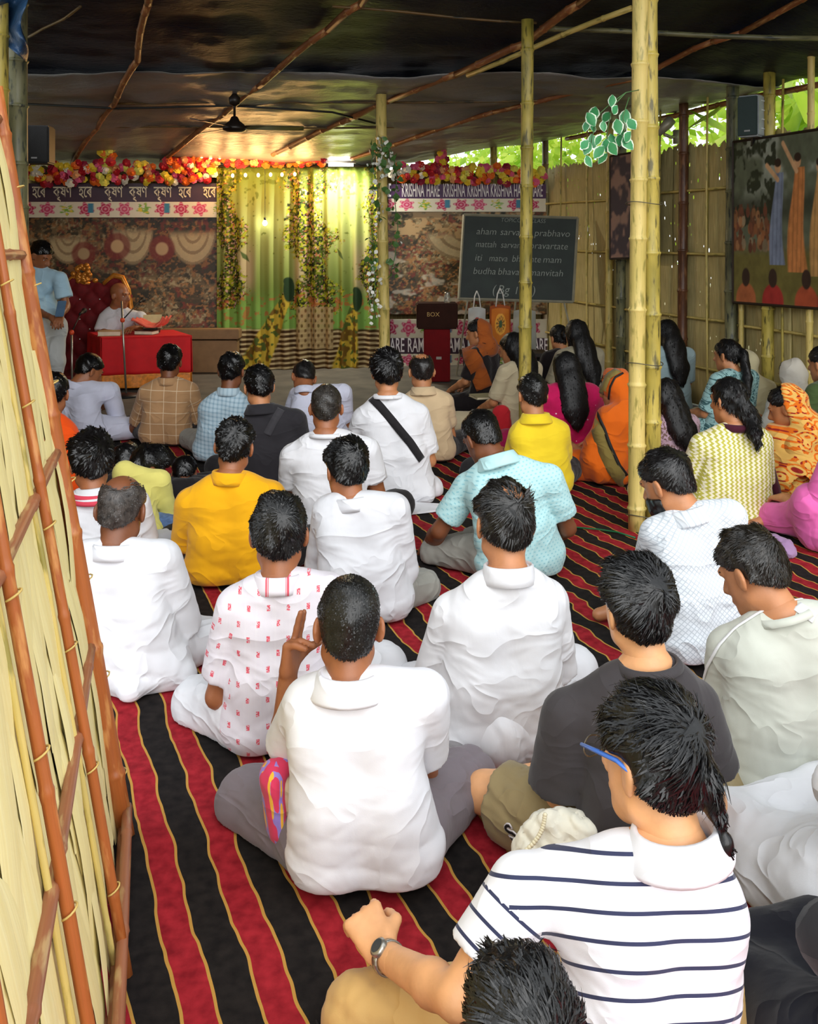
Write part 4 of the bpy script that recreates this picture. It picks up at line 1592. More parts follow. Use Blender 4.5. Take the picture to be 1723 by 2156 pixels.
def outside(px_, dist, py=300):
    return wallpt(px_, py, -dist)
for i, (px_, dd, hh_, rd, n, lf, lg, lb) in enumerate([
        (1000, 4.0, 3.3, 2.0, 700, .22, False, 'leafy tree outside beyond the back corner'),
        (1230, 3.0, 3.3, 1.7, 700, .20, False, 'leafy tree outside behind the hanging sprig'),
        (1450, 2.2, 3.1, 1.5, 420, .62, True, 'long-leaved palm outside beside the rust post'),
        (1700, 1.9, 3.4, 1.2, 160, .70, True, 'long-leaved palm outside beside the wall loudspeaker'),
        (1130, 6.5, 4.2, 2.4, 600, .3, False, 'pale tree farther outside the mat wall'),
        (870, 1.2, 2.75, .95, 700, .17, False, 'low leafy bush outside behind the flower-wound pole'),
        (985, 1.0, 2.8, .9, 700, .17, False, 'low leafy bush outside behind the right garland'),
        (1090, 1.0, 2.85, .9, 700, .17, False, 'low leafy bush outside the back corner')]):
    b = outside(px_, dd); b.z = -.1
    tree(lb, b, hh_, rd, n, lf, i + 5, long=lg)
# ------------------------------------------------------------------ the stage
def col_lerp(a, b, t): return np.asarray(a) * (1 - t[..., None]) + np.asarray(b) * t[..., None]
def C(*c): return np.array(rgb(*c))


def print_sheet(name, corners, nx, ny, fn, mat, parent=None, relief=None, thick=.004):
    """flat printed sheet; corners TL, TR, BR, BL; fn(u, v) -> colours, v runs down"""
    U, V_ = np.meshgrid(np.linspace(0, 1, nx), np.linspace(0, 1, ny))
    tl, tr_, br, bl_ = [np3(c) for c in corners]
    P_ = (tl * (1 - U[..., None]) + tr_ * U[..., None]) * (1 - V_[..., None]) + (bl_ * (1 - U[..., None]) + br * U[..., None]) * V_[..., None]
    if relief is not None: P_ += relief(U, V_)
    o = obj(name, grid_mesh(name, P_[::-1], fn(U, V_)[::-1]), mat, parent)
    if thick: solidify(o, thick, -1)
    return o


vinyl = hook_color_attr('printed_vinyl', .45)
paperm = hook_color_attr('printed_canvas', .7)


def blend(base, c, m):
    return base * (1 - m[..., None]) + np.asarray(c) * m[..., None]


def sstep(x, a, b):
    t = np.clip((x - a) / (b - a), 0, 1); return t * t * (3 - 2 * t)


def floral_print(U, V_, s=1.0, seed=0):
    """crowded flowers, leaves and cloth folds in browns, reds and creams"""
    w = fbm(U * 9 * s, V_ * 7 * s, seed, 3)
    n1 = fbm(U * 12 * s + seed + w * 2, V_ * 9 * s, 1, 4); n2 = fbm(U * 46 * s + w * 6, V_ * 34 * s + seed, 2, 4); n3 = fbm(U * 80 * s + seed, V_ * 58 * s + w * 5, 5, 3)
    c = np.zeros(U.shape + (3,)) + C(78, 66, 44)
    c = blend(c, C(140, 116, 78), sstep(n1, .40, .64))
    c = blend(c, C(40, 40, 26), sstep(n2, .48, .66) * .8)
    c = blend(c, C(186, 166, 124), sstep(n3, .54, .68) * sstep(n1, .42, .58) * .9)
    c = blend(c, C(132, 56, 42), sstep(fbm(U * 60 * s, V_ * 44 * s, 7 + seed, 3), .54, .64) * sstep(w, .40, .55) * .8)
    c = blend(c, C(186, 128, 72), sstep(fbm(U * 66 * s, V_ * 50 * s, 9 + seed, 3), .58, .68) * .7)
    return c


def swags(c, U, V_, list_):
    for (cu, cv, ru, rv) in list_:
        d = np.sqrt(((U - cu) / ru) ** 2 + ((V_ - cv) / rv) ** 2)
        m = sstep(1 - d, 0, .12) * sstep(V_ - cv, -.0 * rv, .08)
        rip = .5 + .5 * np.sin(d * 22)
        c = blend(c, C(206, 184, 140) * .9, m * .8 * (V_ > cv - rv * .2))
        c = blend(c, C(120, 96, 66), m * (rip > .8) * .7)
    return c


def fn_left(U, V_):
    c = floral_print(U, V_, 1.0, 0)
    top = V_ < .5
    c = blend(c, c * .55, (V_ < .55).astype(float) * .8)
    c = swags(c, U, V_, [(.55, .14, .11, .32), (.86, .16, .13, .30), (.22, .2, .10, .25)])
    # soft standing shapes without features
    for (cu, cv, r_, cc) in [(.47, .30, .05, (214, 176, 128)), (.70, .32, .05, (206, 170, 126)), (.30, .36, .045, (190, 160, 118))]:
        d = np.sqrt(((U - cu) / r_) ** 2 + ((V_ - cv) / (r_ * 1.6)) ** 2)
        c = blend(c, C(120, 40, 32), sstep(1.5 - d, 0, .3) * .8); c = blend(c, C(*cc) * .8, sstep(.75 - d, 0, .2))
    return c


def fn_right(U, V_):
    c = floral_print(U, V_, 1.0, 21)
    c = swags(c, U, V_, [(.5, .2, .28, .3), (.95, .15, .25, .4)])
    c = blend(c, C(206, 170, 120) * .8, sstep(fbm(U * 22, V_ * 26, 31, 2), .55, .62) * (V_ < .28))
    return blend(c, C(226, 214, 190), sstep(fbm(U * 12, V_ * 14, 41, 3), .58, .68) * .6 * (V_ > .4))


# ---- printed backdrops
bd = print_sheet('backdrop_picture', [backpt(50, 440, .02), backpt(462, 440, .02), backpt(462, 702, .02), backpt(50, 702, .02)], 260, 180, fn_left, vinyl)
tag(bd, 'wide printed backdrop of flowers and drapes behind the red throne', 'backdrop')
bd = print_sheet('backdrop_picture', [backpt(815, 440, .02), backpt(1152, 440, .02), backpt(1152, 662, .02), backpt(815, 662, .02)], 200, 150, fn_right, vinyl)
tag(bd, 'printed backdrop of pale drapes and flowers behind the blackboard', 'backdrop')


def fn_strip(U, V_, n=6):
    c = np.zeros(U.shape + (3,)) + C(226, 218, 196)
    x = U * n
    for k in range(int(n * 2) + 1):
        cx_ = k * .5; kind = k % 4
        d = np.sqrt(((x - cx_) / .20) ** 2 + ((V_ - .46) / .42) ** 2)
        pet = d + .22 * np.sin(6 * np.arctan2(V_ - .46, (x - cx_) * 2) + k)
        cc = [(188, 40, 84), (206, 70, 110), (90, 150, 60), (190, 40, 84)][kind]
        if kind == 2:
            m = sstep(.9 - pet, 0, .2) * sstep(fbm(U * 60, V_ * 12, 3, 2), .42, .55)
            c = blend(c, C(120, 170, 60), m); c = blend(c, C(226, 200, 60), m * sstep(fbm(U * 50, V_ * 9, 8, 2), .52, .6))
        else:
            c = blend(c, C(*cc), sstep(1 - pet, 0, .2)); c = blend(c, C(232, 180, 190), sstep(.95 - pet, 0, .1) * (np.sin(d * 16) > .5) * .7)
    c = blend(c, C(60, 130, 160), sstep(.10 - np.abs(((x * 1) % 2) - 1.62), 0, .05) * (np.abs(V_ - .4) < .3))
    return c


def text_mesh(body, size, O, ex, ez, mat, parent, name='lettering', sx=1.0, align='LEFT', depth=.0015, bold=0.0, shear=0.0, space=1.0):
    cu = bpy.data.curves.new('t', 'FONT')
    cu.body = body; cu.size = size; cu.extrude = depth; cu.align_x = align; cu.offset = bold; cu.shear = shear; cu.space_character = space
    cu.resolution_u = 3
    tmp = bpy.data.objects.new('t', cu); col.objects.link(tmp)
    bpy.context.view_layer.update()
    me = bpy.data.meshes.new_from_object(tmp.evaluated_get(bpy.context.evaluated_depsgraph_get()))
    bpy.data.objects.remove(tmp); bpy.data.curves.remove(cu)
    ex = Vector(ex).normalized(); ez = Vector(ez).normalized(); ny_ = ex.cross(ez)
    for v in me.vertices:
        c = v.co.copy()
        v.co = Vector(O) + ex * c.x * sx + ez * c.y + (-ny_) * (-c.z)
    me.name = name
    me.materials.clear()
    o = obj(name, me, mat, parent)
    return o


purple = simple('purple_vinyl', rgb(74, 34, 84), .5, .08, bump=0)
darkpurple = simple('dark_purple_vinyl', rgb(58, 26, 48), .5, .08, bump=0)
cream = simple('cream_print', rgb(226, 214, 186), .6, .04, bump=0)
whitep = simple('white_print', rgb(232, 226, 230), .6, .04, bump=0)


def banner(label, x0, x1, y0, y1, y2, pm, nflow, words, lm, hsize, xs, off=.05):
    """valance: purple lettered band above a flowered strip"""
    root = empty('banner', backpt((x0 + x1) / 2, y2, off), label, 'banner')
    L0 = Vector(root.location)
    a, b, c, d = [backpt(*q, off) - L0 for q in ((x0, y0), (x1, y0), (x1, y1), (x0, y1))]
    mb = MB(); nb = V3(.16, -.98, 0)
    mb.add([a, b, c, d] + [q - nb * .004 for q in (a, b, c, d)], [(0, 3, 2, 1), (4, 5, 6, 7), (0, 1, 5, 4), (1, 2, 6, 5), (2, 3, 7, 6), (3, 0, 4, 7)])
    mb.build('lettered_band', pm, root)
    print_sheet('flowered_strip', [backpt(x0, y1, off) - L0, backpt(x1, y1, off) - L0, backpt(x1, y2, off) - L0, backpt(x0, y2, off) - L0], 260, 36, lambda U, V_: fn_strip(U, V_, nflow), vinyl, root)
    ex = (b - a).normalized()
    for (w, px_, py_, sx) in words:
        q = backpt(px_, py_, off + .012) - L0
        text_mesh(w, hsize, q, ex, (0, 0, 1), lm, root, sx=sx, bold=.002)
    return root


# Bengali-script words set glyph by glyph in visual order
HA = '\u09B9\u09C7\u09F0'; KR = '\u0995\u09C3\u09B7\u09A3'
left_words = []
xs_ = [(HA, 68), (KR, 112), (HA, 166), (KR, 220), (KR, 272), (KR, 324), (HA, 376), (HA, 428)]
banner('purple valance lettered in Bengali script above the throne', 58, 460, 386, 425, 458, darkpurple, 5, [(w, x, 415, .52) for w, x in xs_], cream, .20, 1, .06)
banner('purple valance lettered HARE KRISHNA above the blackboard', 818, 1150, 388, 418, 446, purple, 4.4,
       [('HARE', 795, 414, .29), ('KRISHNA', 846, 414, .29), ('HARE', 898, 414, .29), ('KRISHNA', 933, 414, .29), ('KRISHNA', 984, 414, .29), ('KRISHNA', 1033, 414, .29), ('HARE', 1082, 414, .29), ('HARE', 1116, 414, .29)], whitep, .245, 1, .06)
banner('lower flowered band with Bengali script beside the red table', 395, 475, 736, 768, 800, darkpurple, 1.3, [(HA[1:], 402, 760, .8), (HA, 440, 760, .8)], cream, .19, 1, .05)
print_b = banner('lower purple band lettered RAMA behind the red lectern', 822, 1152, 712, 745, 772, darkpurple, 4.4, [('HARE', 808, 741, .42), ('RAMA', 858, 741, .42), ('RAMA', 934, 741, .42), ('HARE', 1008, 741, .42), ('HARE', 1112, 741, .42)], whitep, .26, 1, .05)
print_sheet('flowered_strip', [backpt(822, 672, .05) - Vector(print_b.location), backpt(1152, 672, .05) - Vector(print_b.location), backpt(1152, 712, .05) - Vector(print_b.location), backpt(822, 712, .05) - Vector(print_b.location)], 200, 30, lambda U, V_: fn_strip(U, V_, 4.4) * .75, vinyl, print_b)
q = Vector(bpy.data.objects['banner.002'].location)
print_sheet('flowered_strip', [backpt(395, 706, .05) - q, backpt(475, 706, .05) - q, backpt(475, 736, .05) - q, backpt(395, 736, .05) - q], 80, 26, lambda U, V_: fn_strip(U, V_, 1.3), vinyl, bpy.data.objects['banner.002'])

# low shelf behind the table
MB().bbox(backpt(425, 702, .2), (.95, .22, .12), .01).build('shelf', simple('shelf_wood', rgb(140, 108, 70), .6))
tag(bpy.data.objects['shelf'], 'plain wooden shelf under the left backdrop', 'shelf')
MB().bbox(V3(backpt(425, 702, .2).x, backpt(425, 702, .2).y, (H - (702 - HY) * back_Y(425) / F - .06) / 2), (.9, .18, H - (702 - HY) * back_Y(425) / F - .06), .01).build('shelf_box', simple('shelf_wood', rgb(140, 108, 70), .6), None)
so = bpy.data.objects['shelf_box']; mwl = so; so.parent = bpy.data.objects['shelf']; so.name = 'cupboard'


# ---- curtains
def fn_curtain(x0, x1):
    def fn(U, V_):
        px_ = x0 + (x1 - x0) * U; py_ = 352 + 426 * V_
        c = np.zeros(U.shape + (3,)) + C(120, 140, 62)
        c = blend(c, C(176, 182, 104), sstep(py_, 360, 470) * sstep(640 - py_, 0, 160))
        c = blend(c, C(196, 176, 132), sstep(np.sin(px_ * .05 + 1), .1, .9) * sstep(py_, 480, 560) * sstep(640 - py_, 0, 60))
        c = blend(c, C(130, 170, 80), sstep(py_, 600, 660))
        # flowering vines
        for (vx, w, y1) in [(480, 22, 650), (655, 34, 690), (632, 20, 520), (790, 18, 640)]:
            sway = 8 * np.sin(py_ * .021 + vx)
            d = np.abs(px_ - vx - sway) / (w * (1.1 + .5 * np.sin(py_ * .05 + vx)))
            f1 = fbm(px_ * .16, py_ * .16, vx, 3)
            m = sstep(1.15 - d + (f1 - .5) * 1.6, 0, .25) * (py_ < y1)
            leaf = np.zeros(U.shape + (3,)) + C(70, 84, 22)
            leaf = blend(leaf, C(166, 168, 40), sstep(f1, .45, .6))
            leaf = blend(leaf, C(30, 34, 14), sstep(fbm(px_ * .3, py_ * .3, vx + 2, 2), .55, .65))
            leaf = blend(leaf, C(214, 168, 150), sstep(fbm(px_ * .3, py_ * .3, vx + 5, 2), .66, .74) * .8)
            leaf = blend(leaf, C(190, 96, 60), sstep(fbm(px_ * .3, py_ * .3, vx + 9, 2), .70, .78) * .7)
            c = c * (1 - m[..., None]) + leaf * m[..., None]
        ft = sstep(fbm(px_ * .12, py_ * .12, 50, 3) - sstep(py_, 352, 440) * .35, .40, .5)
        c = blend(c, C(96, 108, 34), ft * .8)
        # low flowers
        m = sstep(fbm(px_ * .10, py_ * .10, 70, 3), .60, .66) * (py_ > 620) * (py_ < 690)
        c = blend(c, C(190, 100, 60), m * .7)
        # ground, woven bands
        g_ = sstep(py_, 690, 696)
        st = .5 + .5 * np.sin(py_ * .62 + 2 * np.sin(px_ * .02))
        gc = np.zeros(U.shape + (3,)) + C(112, 82, 46); gc = blend(gc, C(206, 186, 140), sstep(st, .55, .85)); gc = blend(gc, C(60, 40, 24), sstep(.2 - st, 0, .1))
        c = c * (1 - g_[..., None]) + gc * g_[..., None]
        # pale lace table
        m = ((np.abs(px_ - 662) < 40) & (py_ > 645) & (py_ < 735)).astype(float)
        lace = np.zeros(U.shape + (3,)) + C(186, 160, 112); lace = blend(lace, C(110, 84, 50), sstep(np.sin(px_ * .55) * np.sin(py_ * .3), .3, .6))
        c = c * (1 - m[..., None] * .85) + lace * m[..., None] * .85
        # plain long-tailed birds
        for (hx, hy_, tx, ty, k) in [(608, 592, 536, 768, 1.0), (752, 612, 728, 772, .9)]:
            ax_, ay_ = hx - 8, hy_ + 40
            dx, dy = tx - ax_, ty - ay_; L2 = dx * dx + dy * dy
            t = np.clip(((px_ - ax_) * dx + (py_ - ay_) * dy) / L2, 0, 1)
            dd = np.hypot(px_ - ax_ - t * dx, py_ - ay_ - t * dy) / ((12 + 20 * t) * k)
            m = sstep(1.05 - dd, 0, .2)
            tail = np.zeros(U.shape + (3,)) + C(206, 176, 62)
            tail = blend(tail, C(120, 90, 34), sstep(fbm(px_ * .11, py_ * .09, 90, 2), .52, .62)); tail = blend(tail, C(88, 104, 44), sstep(fbm(px_ * .15, py_ * .12, 95, 2), .60, .66))
            c = c * (1 - m[..., None]) + tail * m[..., None]
            d2 = np.hypot((px_ - hx) / 10, (py_ - hy_ - 18) / 26)
            c = blend(c, C(44, 66, 40), sstep(1.1 - d2, 0, .2))
            c = blend(c, C(44, 66, 40), sstep(1.1 - np.hypot((px_ - hx + 3) / 7, (py_ - hy_) / 8), 0, .2))
        for (bx_, by_) in [(515, 540), (716, 535)]:
            d2 = np.abs((px_ - bx_) * .7 - (py_ - by_) * .5) / 4 + np.abs((px_ - bx_) * .5 + (py_ - by_) * .7) / 13
            c = blend(c, C(88, 104, 56), sstep(1.1 - d2, 0, .2))
        return c
    return fn


curt_m = hook_color_attr('curtain_cloth', .7, .2, .2, .18)
def curtain(label, x0, x1, folds, seed):
    def rel(U, V_):
        d = .035 * np.sin(U * folds * 2 * math.pi + seed + .5 * np.sin(3 * V_ + seed)) * (.55 + .45 * V_) + .012 * np.sin(U * folds * 5.2 + seed * 2)
        out = np.zeros(U.shape + (3,)); out[..., 1] = d; out[..., 0] = .2 * d
        return out
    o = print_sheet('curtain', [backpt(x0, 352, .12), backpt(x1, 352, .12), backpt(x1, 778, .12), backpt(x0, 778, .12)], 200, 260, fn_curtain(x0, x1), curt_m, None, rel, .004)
    return tag(o, label, 'curtain')


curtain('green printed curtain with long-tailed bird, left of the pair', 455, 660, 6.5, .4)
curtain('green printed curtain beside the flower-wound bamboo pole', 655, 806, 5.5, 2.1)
rod = MB().tube([backpt(448, 350, .16), backpt(812, 350, .16)], .014, 8).build('curtain_rod', simple('rod', rgb(60, 50, 40), .4, metal=.5)); tag(rod, 'thin dark rod carrying the green curtains', 'curtain rod')

# ---- flower garlands
fl_mats = [simple('petal_' + n, rgb(*c), .6, .15, 40, bump=0) for n, c in dict(red=(190, 24, 36), crimson=(150, 16, 50), orange=(240, 110, 24), yellow=(240, 206, 50), lemon=(230, 220, 90), white=(232, 226, 206), pink=(226, 90, 130), peach=(240, 170, 110)).items()]
fl_mesh = []
for k, m in enumerate(fl_mats):
    mb = MB()
    for ring, (n, rr, zz, ph) in enumerate([(7, 1.0, 0.0, 0), (6, .68, .30, .4), (4, .36, .48, .2)]):
        for q in range(n):
            a = 2 * math.pi * q / n + ph
            c_, s_n = math.cos(a), math.sin(a)
            w_ = .42 * rr + .12
            t = Vector((-s_n, c_, 0)); o_ = Vector((c_, s_n, 0))
            mb.add([o_ * .15 + Vector((0, 0, zz)), o_ * rr * .7 + t * w_ + Vector((0, 0, zz - .02)), o_ * rr + Vector((0, 0, zz - .18)), o_ * rr * .7 - t * w_ + Vector((0, 0, zz - .02))], [(0, 1, 2, 3)])
    mb.lathe([(.02, .62), (.25, .55), (.3, .4)], (0, 0, 0), 6)
    me = mb.me('flower', True); me.materials.append(m); fl_mesh.append(me)
core = simple('garland_cord', rgb(70, 60, 30), .9)


def garland(label, path, n, spread, size, pal, seed, off=.10):
    """cord with silk flowers; path in pixels on the back wall"""
    r = random.Random(seed)
    root = empty('flower_garland', (0, 0, 0), label, 'garland')
    pts = [backpt(*q, off) for q in path]
    MB().tube(pts, .014, 6).build('cord', core, root, True)
    for i in range(n):
        t = (i + r.random()) / n * (len(path) - 1); k = min(int(t), len(path) - 2); f = t - k
        p_ = pts[k].lerp(pts[k + 1], f)
        o = obj('flower', fl_mesh[r.choice(pal)], None, root)
        o.location = p_ + V3(r.uniform(-1, 1) * spread[0], -r.uniform(.0, .07), r.uniform(-1, 1) * spread[1])
        o.scale = [size * r.uniform(.75, 1.25)] * 3
        o.rotation_euler = (math.radians(90) + r.uniform(-.6, .6), r.uniform(-.6, .6), r.uniform(-.6, .6))
    return root


ALL = [0, 0, 1, 2, 2, 3, 3, 4, 5, 6, 7]
garland('thick mixed silk-flower garland above the Bengali valance', [(62, 366), (180, 364), (320, 366), (455, 360)], 170, (.03, .12), .055, ALL, 1, .16)
garland('glowing red and orange garland above the curtain', [(345, 345), (450, 338), (560, 338), (690, 340)], 110, (.03, .055), .05, [0, 0, 2, 2, 7], 2, .2)
garland('mixed silk-flower garland above the HARE KRISHNA valance', [(828, 366), (930, 364), (1040, 368), (1150, 374)], 130, (.03, .11), .056, ALL, 3, .16)
garland('upright yellow flower spray on the post by the loudspeaker', [(232, 282), (230, 315), (226, 345)], 20, (.07, .05), .06, [3, 3, 4, 2, 0], 4, .3)
garland('upright flower spray above the curtain', [(688, 276), (686, 305), (684, 335)], 22, (.07, .05), .055, [0, 3, 4, 2, 1], 5, .3)
garland('upright flower spray above the HARE KRISHNA valance', [(928, 280), (928, 310), (932, 345)], 22, (.06, .04), .055, [3, 3, 2, 0, 1, 6], 6, .25)
for px_, yt in ((212, 270), (684, 262), (922, 275)):
    b = backpt(px_, 380, -.08); b.z = 0; t = backpt(px_, yt, -.08)
    o = bamboo('bamboo_pole', b, t, .045, straw, None, .4, 10, 1, 0, int(px_)); tag(o, {212: 'bamboo pole behind the throne', 684: 'bamboo pole behind the green curtains', 922: 'bamboo pole behind the lectern'}[px_], 'pole', POL)

# ---- lamps
warm = emit('warm_bulb', (1.0, .55, .16), 14)
root = empty('string_lights', (0, 0, 0), 'string of small warm bulbs over the green curtains', 'lights')
cordp = [backpt(x, 345 + 4 * math.sin(x * .1), .26) for x in range(440, 800, 20)]
MB().tube(cordp, .004, 5).build('cable', simple('black_cable', rgb(20, 20, 20), .5, bump=0), root, True)
bm_me = MB().lathe([(.002, -.03), (.014, -.024), (.02, -.008), (.018, .008), (.008, .02), (.002, .022)], (0, 0, 0), 10).me('bulb', True); bm_me.materials.append(warm)
for i, (x, y) in enumerate([(490, 369), (517, 368), (544, 368), (570, 367), (594, 367), (621, 366)] + [(425 + 19 * k, 328 + 3 * math.sin(k)) for k in range(13)]):
    o = obj('bulb', bm_me, None, root); o.location = backpt(x, y, .28)
for x in (440, 490, 540, 590, 640):
    ld = bpy.data.lights.new('bulb_glow', 'POINT'); ld.energy = 8; ld.color = (1, .55, .2); ld.shadow_soft_size = .12
    lo_ = bpy.data.objects.new('bulb_glow', ld); col.objects.link(lo_); lo_.location = backpt(x, 352, .5); lo_.parent = root
tl = empty('tube_light', (0, 0, 0), 'lit white tube lamp at the top of the curtains', 'lamp')
a, b = backpt(692, 347, .3), backpt(744, 347, .3)
MB().tube([a, b], .02, 10).build('tube', emit('tube_glow', (1, .98, .86), 22), tl, True)
MB().box((a + b) / 2 + V3(0, .03, .035), ((b - a).length + .06, .05, .03)).build('fitting', simple('fitting_grey', rgb(120, 120, 116), .6, bump=0), tl)
ld = bpy.data.lights.new('tube_glow_lamp', 'AREA'); ld.shape = 'RECTANGLE'; ld.size = .35; ld.size_y = .04; ld.energy = 45; ld.color = (1, .97, .85)
lo_ = bpy.data.objects.new('tube_glow_lamp', ld); col.objects.link(lo_); lo_.parent = tl; lo_.location = (a + b) / 2 + V3(0, -.03, -.04)
bl_ = empty('bright_spot_bulb', backpt(558, 468, .22), 'added bulb making the bright spot on the left curtain', 'lamp')  # added bulb, stands in for a likely reflection on the curtain
MB().lathe([(.002, -.045), (.022, -.036), (.03, -.012), (.024, .01), (.012, .026)], (0, 0, 0), 12).build('bulb', emit('bright_spot_glow', (1, 1, .9), 25), bl_, True)
MB().lathe([(.012, .026), (.014, .03), (.014, .06), (.002, .062)], (0, 0, 0), 10).build('holder', simple('black_plastic', rgb(18, 18, 18), .4, bump=0), bl_, True)
MB().tube([V3(0, 0, .06), V3(.0, .0, .72)], .003, 5).build('cable', simple('black_cable', rgb(20, 20, 20), .5, bump=0), bl_)

# ---- ceiling fan
Yf = 9.1
fc = at(494, 268, Yf)
fan = empty('ceiling_fan', fc, 'dark ceiling fan hanging from the knobbly rafter', 'fan')
fm = simple('fan_brown', rgb(34, 26, 22), .35, metal=.3, bump=0)
MB().lathe([(.002, -.05), (.07, -.048), (.11, -.03), (.115, .0), (.09, .03), (.05, .06), (.03, .10), (.002, .11)], (0, 0, 0), 20).build('motor', fm, fan, True)
zt = zceil(Yf) - fc.z
MB().tube([V3(0, 0, .08), V3(0, 0, zt + .02)], .012, 8).build('rod', fm, fan, True)
MB().lathe([(.014, .12), (.05, .14), (.055, .20), (.02, .24)], (0, 0, zt - .28), 14).build('canopy', fm, fan, True)
for k in range(3):
    a = math.radians(8 + 120 * k); d = V3(math.cos(a), math.sin(a)); n_ = V3(-math.sin(a), math.cos(a))
    mb = MB(); q = []
    for (s, w_) in ((.08, .03), (.16, .05), (.3, .065), (.6, .075), (.66, .05)):
        q += [d * s + n_ * w_ + V3(0, 0, -.012), d * s - n_ * w_ + V3(0, 0, .012)]
    mb.add(q, [(2 * i, 2 * i + 1, 2 * i + 3, 2 * i + 2) for i in range(4)])
    solidify(mb.build('blade', fm, fan), .006, 0)

# ---- loudspeakers
def loudspeaker(label, c, d, R, fm_, sm_, white_side=False):
    root = empty('loudspeaker', c, label, 'loudspeaker')
    MB().bbox((0, 0, 0), d, .012, R).build('cabinet', sm_, root)
    MB().bbox(R @ V3(0, -d[1] / 2 - .004, 0), (d[0] * .93, .014, d[2] * .94), .006, R).build('grille', fm_, root)
    MB().box(R @ V3(0, -d[1] / 2 - .013, -d[2] * .36), (.05, .004, .014), R).build('badge', simple('badge_grey', rgb(150, 150, 150), .4, bump=0), root)
    return root


blk = simple('black_grille', rgb(14, 14, 16), .6, .2, 200, bump=.4, bscale=300)
loudspeaker('black loudspeaker hung high on the left wall', at(80, 306, 8.6), (.25, .22, .34), Matrix.Rotation(.1, 3, 'Z'), blk, simple('black_box', rgb(16, 16, 18), .5))
bx = MB().bbox(at(66, 300, 8.75), (.06, .2, .08), .006).build('bracket', simple('black_box', rgb(16, 16, 18), .5), bpy.data.objects['loudspeaker'])
bx.matrix_parent_inverse = Matrix.Translation(-Vector(bpy.data.objects['loudspeaker'].location))
Ys = wall_Y(1588) - .22
loudspeaker('dark green-faced loudspeaker standing on top of the mat wall', at(1588, 247, Ys), (.19, .26, .36), Matrix.Rotation(-.75, 3, 'Z'), simple('green_black_grille', rgb(34, 52, 50), .5, .2, 200), simple('grey_box', rgb(150, 156, 160), .5))
sp = bpy.data.objects['loudspeaker.001']
for k in range(4):
    MB().box(Matrix.Rotation(-.75, 3, 'Z') @ V3(.097, .03, .13 - k * .08), (.008, .2, .012), Matrix.Rotation(-.75, 3, 'Z')).build('rib', simple('rib_white', rgb(190, 194, 198), .5, bump=0), sp)
MB().tube([V3(0, .0, -.17), V3(.02, .1, -.3)], .02, 6).build('bracket', simple('black_box', rgb(16, 16, 18), .5), sp)

# security camera / pipe fitting beside the twin pole
pc = at(1405, 262, wall_Y(1405) - .25)
cm = empty('wall_fitting', pc, 'grey wall fitting with pipe beside the rust post', 'lamp')
gm_ = simple('grey_metal', rgb(150, 146, 128), .4, metal=.3, bump=0)
MB().tube([V3(-.09, 0, -.10), V3(0, 0, 0), V3(.05, 0, .05)], [.03, .055, .05], 12).build('head', gm_, cm, True)
MB().tube([V3(-.02, .02, -.1), V3(.07, .1, -.12), V3(.14, .16, -.1)], .018, 8).build('arm', gm_, cm, True)
MB().tube([V3(.14, .16, -.18), V3(.14, .16, -.04)], .035, 10).build('bracket', gm_, cm, True)

# ---- throne
velvet = simple('red_velvet', rgb(112, 10, 18), .8, .2, 20)
goldm = simple('gilt_wood', rgb(206, 134, 50), .35, .2, 30, metal=.45)
Yc = 11.1
th = empty('throne', at(205, 780, Yc) * 1.0, 'red velvet throne with gilt carved crest behind the table', 'chair')
th.location.z = 0
def T(px_, py_, dy=0.0): return at(px_, py_, Yc + dy) - Vector(th.location)
tops = [(136, 640), (140, 600), (155, 585), (172, 597), (190, 600), (205, 592), (222, 600), (240, 586), (258, 590), (268, 612), (272, 650)]
U, V_ = np.meshgrid(np.linspace(0, 1, 60), np.linspace(0, 1, 40))
xs_t = np.linspace(132, 274, 60); yt_ = np.interp(xs_t, [q[0] for q in tops], [q[1] for q in tops])
P_ = np.zeros((40, 60, 3))
for a in range(40):
    for b in range(60):
        f = a / 39
        py_ = yt_[b] * (1 - f) + 790 * f
        q = T(xs_t[b], py_)
        gx, gy = xs_t[b] / 21.0, py_ / 21.0
        tuft = abs(math.sin(math.pi * (gx + gy) * .5)) * abs(math.sin(math.pi * (gx - gy) * .5))
        P_[a, b] = (q.x, q.y - .05 * tuft ** .5, q.z)
o = obj('tufted_back', grid_mesh('tufted_back', P_[::-1]), velvet, th); solidify(o, .07, -1)
mb_me = MB().lathe([(.002, .006), (.009, .004), (.011, 0), (.002, -.002)], (0, 0, 0), 8).me('button', True); mb_me.materials.append(simple('silver_button', rgb(220, 216, 206), .2, metal=.7, bump=0))
for i in range(-20, 20):
    for jx in range(-20, 40):
        gx = i + jx; gy = jx - i
        px_, py_ = gx * 21.0, gy * 21.0
        if 148 < px_ < 262 and 622 < py_ < 770 and (gx + gy) % 2 == 0:
            b_ = obj('button', mb_me, None, th); b_.location = T(px_, py_, -.012); b_.rotation_euler = (math.pi / 2, 0, 0)
MB().tube([T(132, 790, .0), T(132, 650), T(138, 600), T(155, 582), T(172, 594), T(190, 598)], [.03, .03, .032, .03, .03, .025], 8).build('gilt_frame', goldm, th, True)
MB().tube([T(218, 598), T(226, 592), T(240, 580), T(258, 584), T(270, 610), T(276, 650), T(276, 790)], [.025, .03, .034, .034, .032, .03, .03], 8).build('gilt_frame', goldm, th, True)
mb = MB(); r = random.Random(3)
for k in range(34):
    a = r.uniform(0, math.pi); rr = r.uniform(0, 1)
    c = T(178 + 27 * rr * math.cos(a), 592 - 36 * rr * math.sin(a), -.03)
    mb.lathe([(.002, .03), (.022, .02), (.03, 0), (.022, -.02), (.002, -.03)], c, 6, 1.2, .8)
mb.build('carved_crest', goldm, th, True)
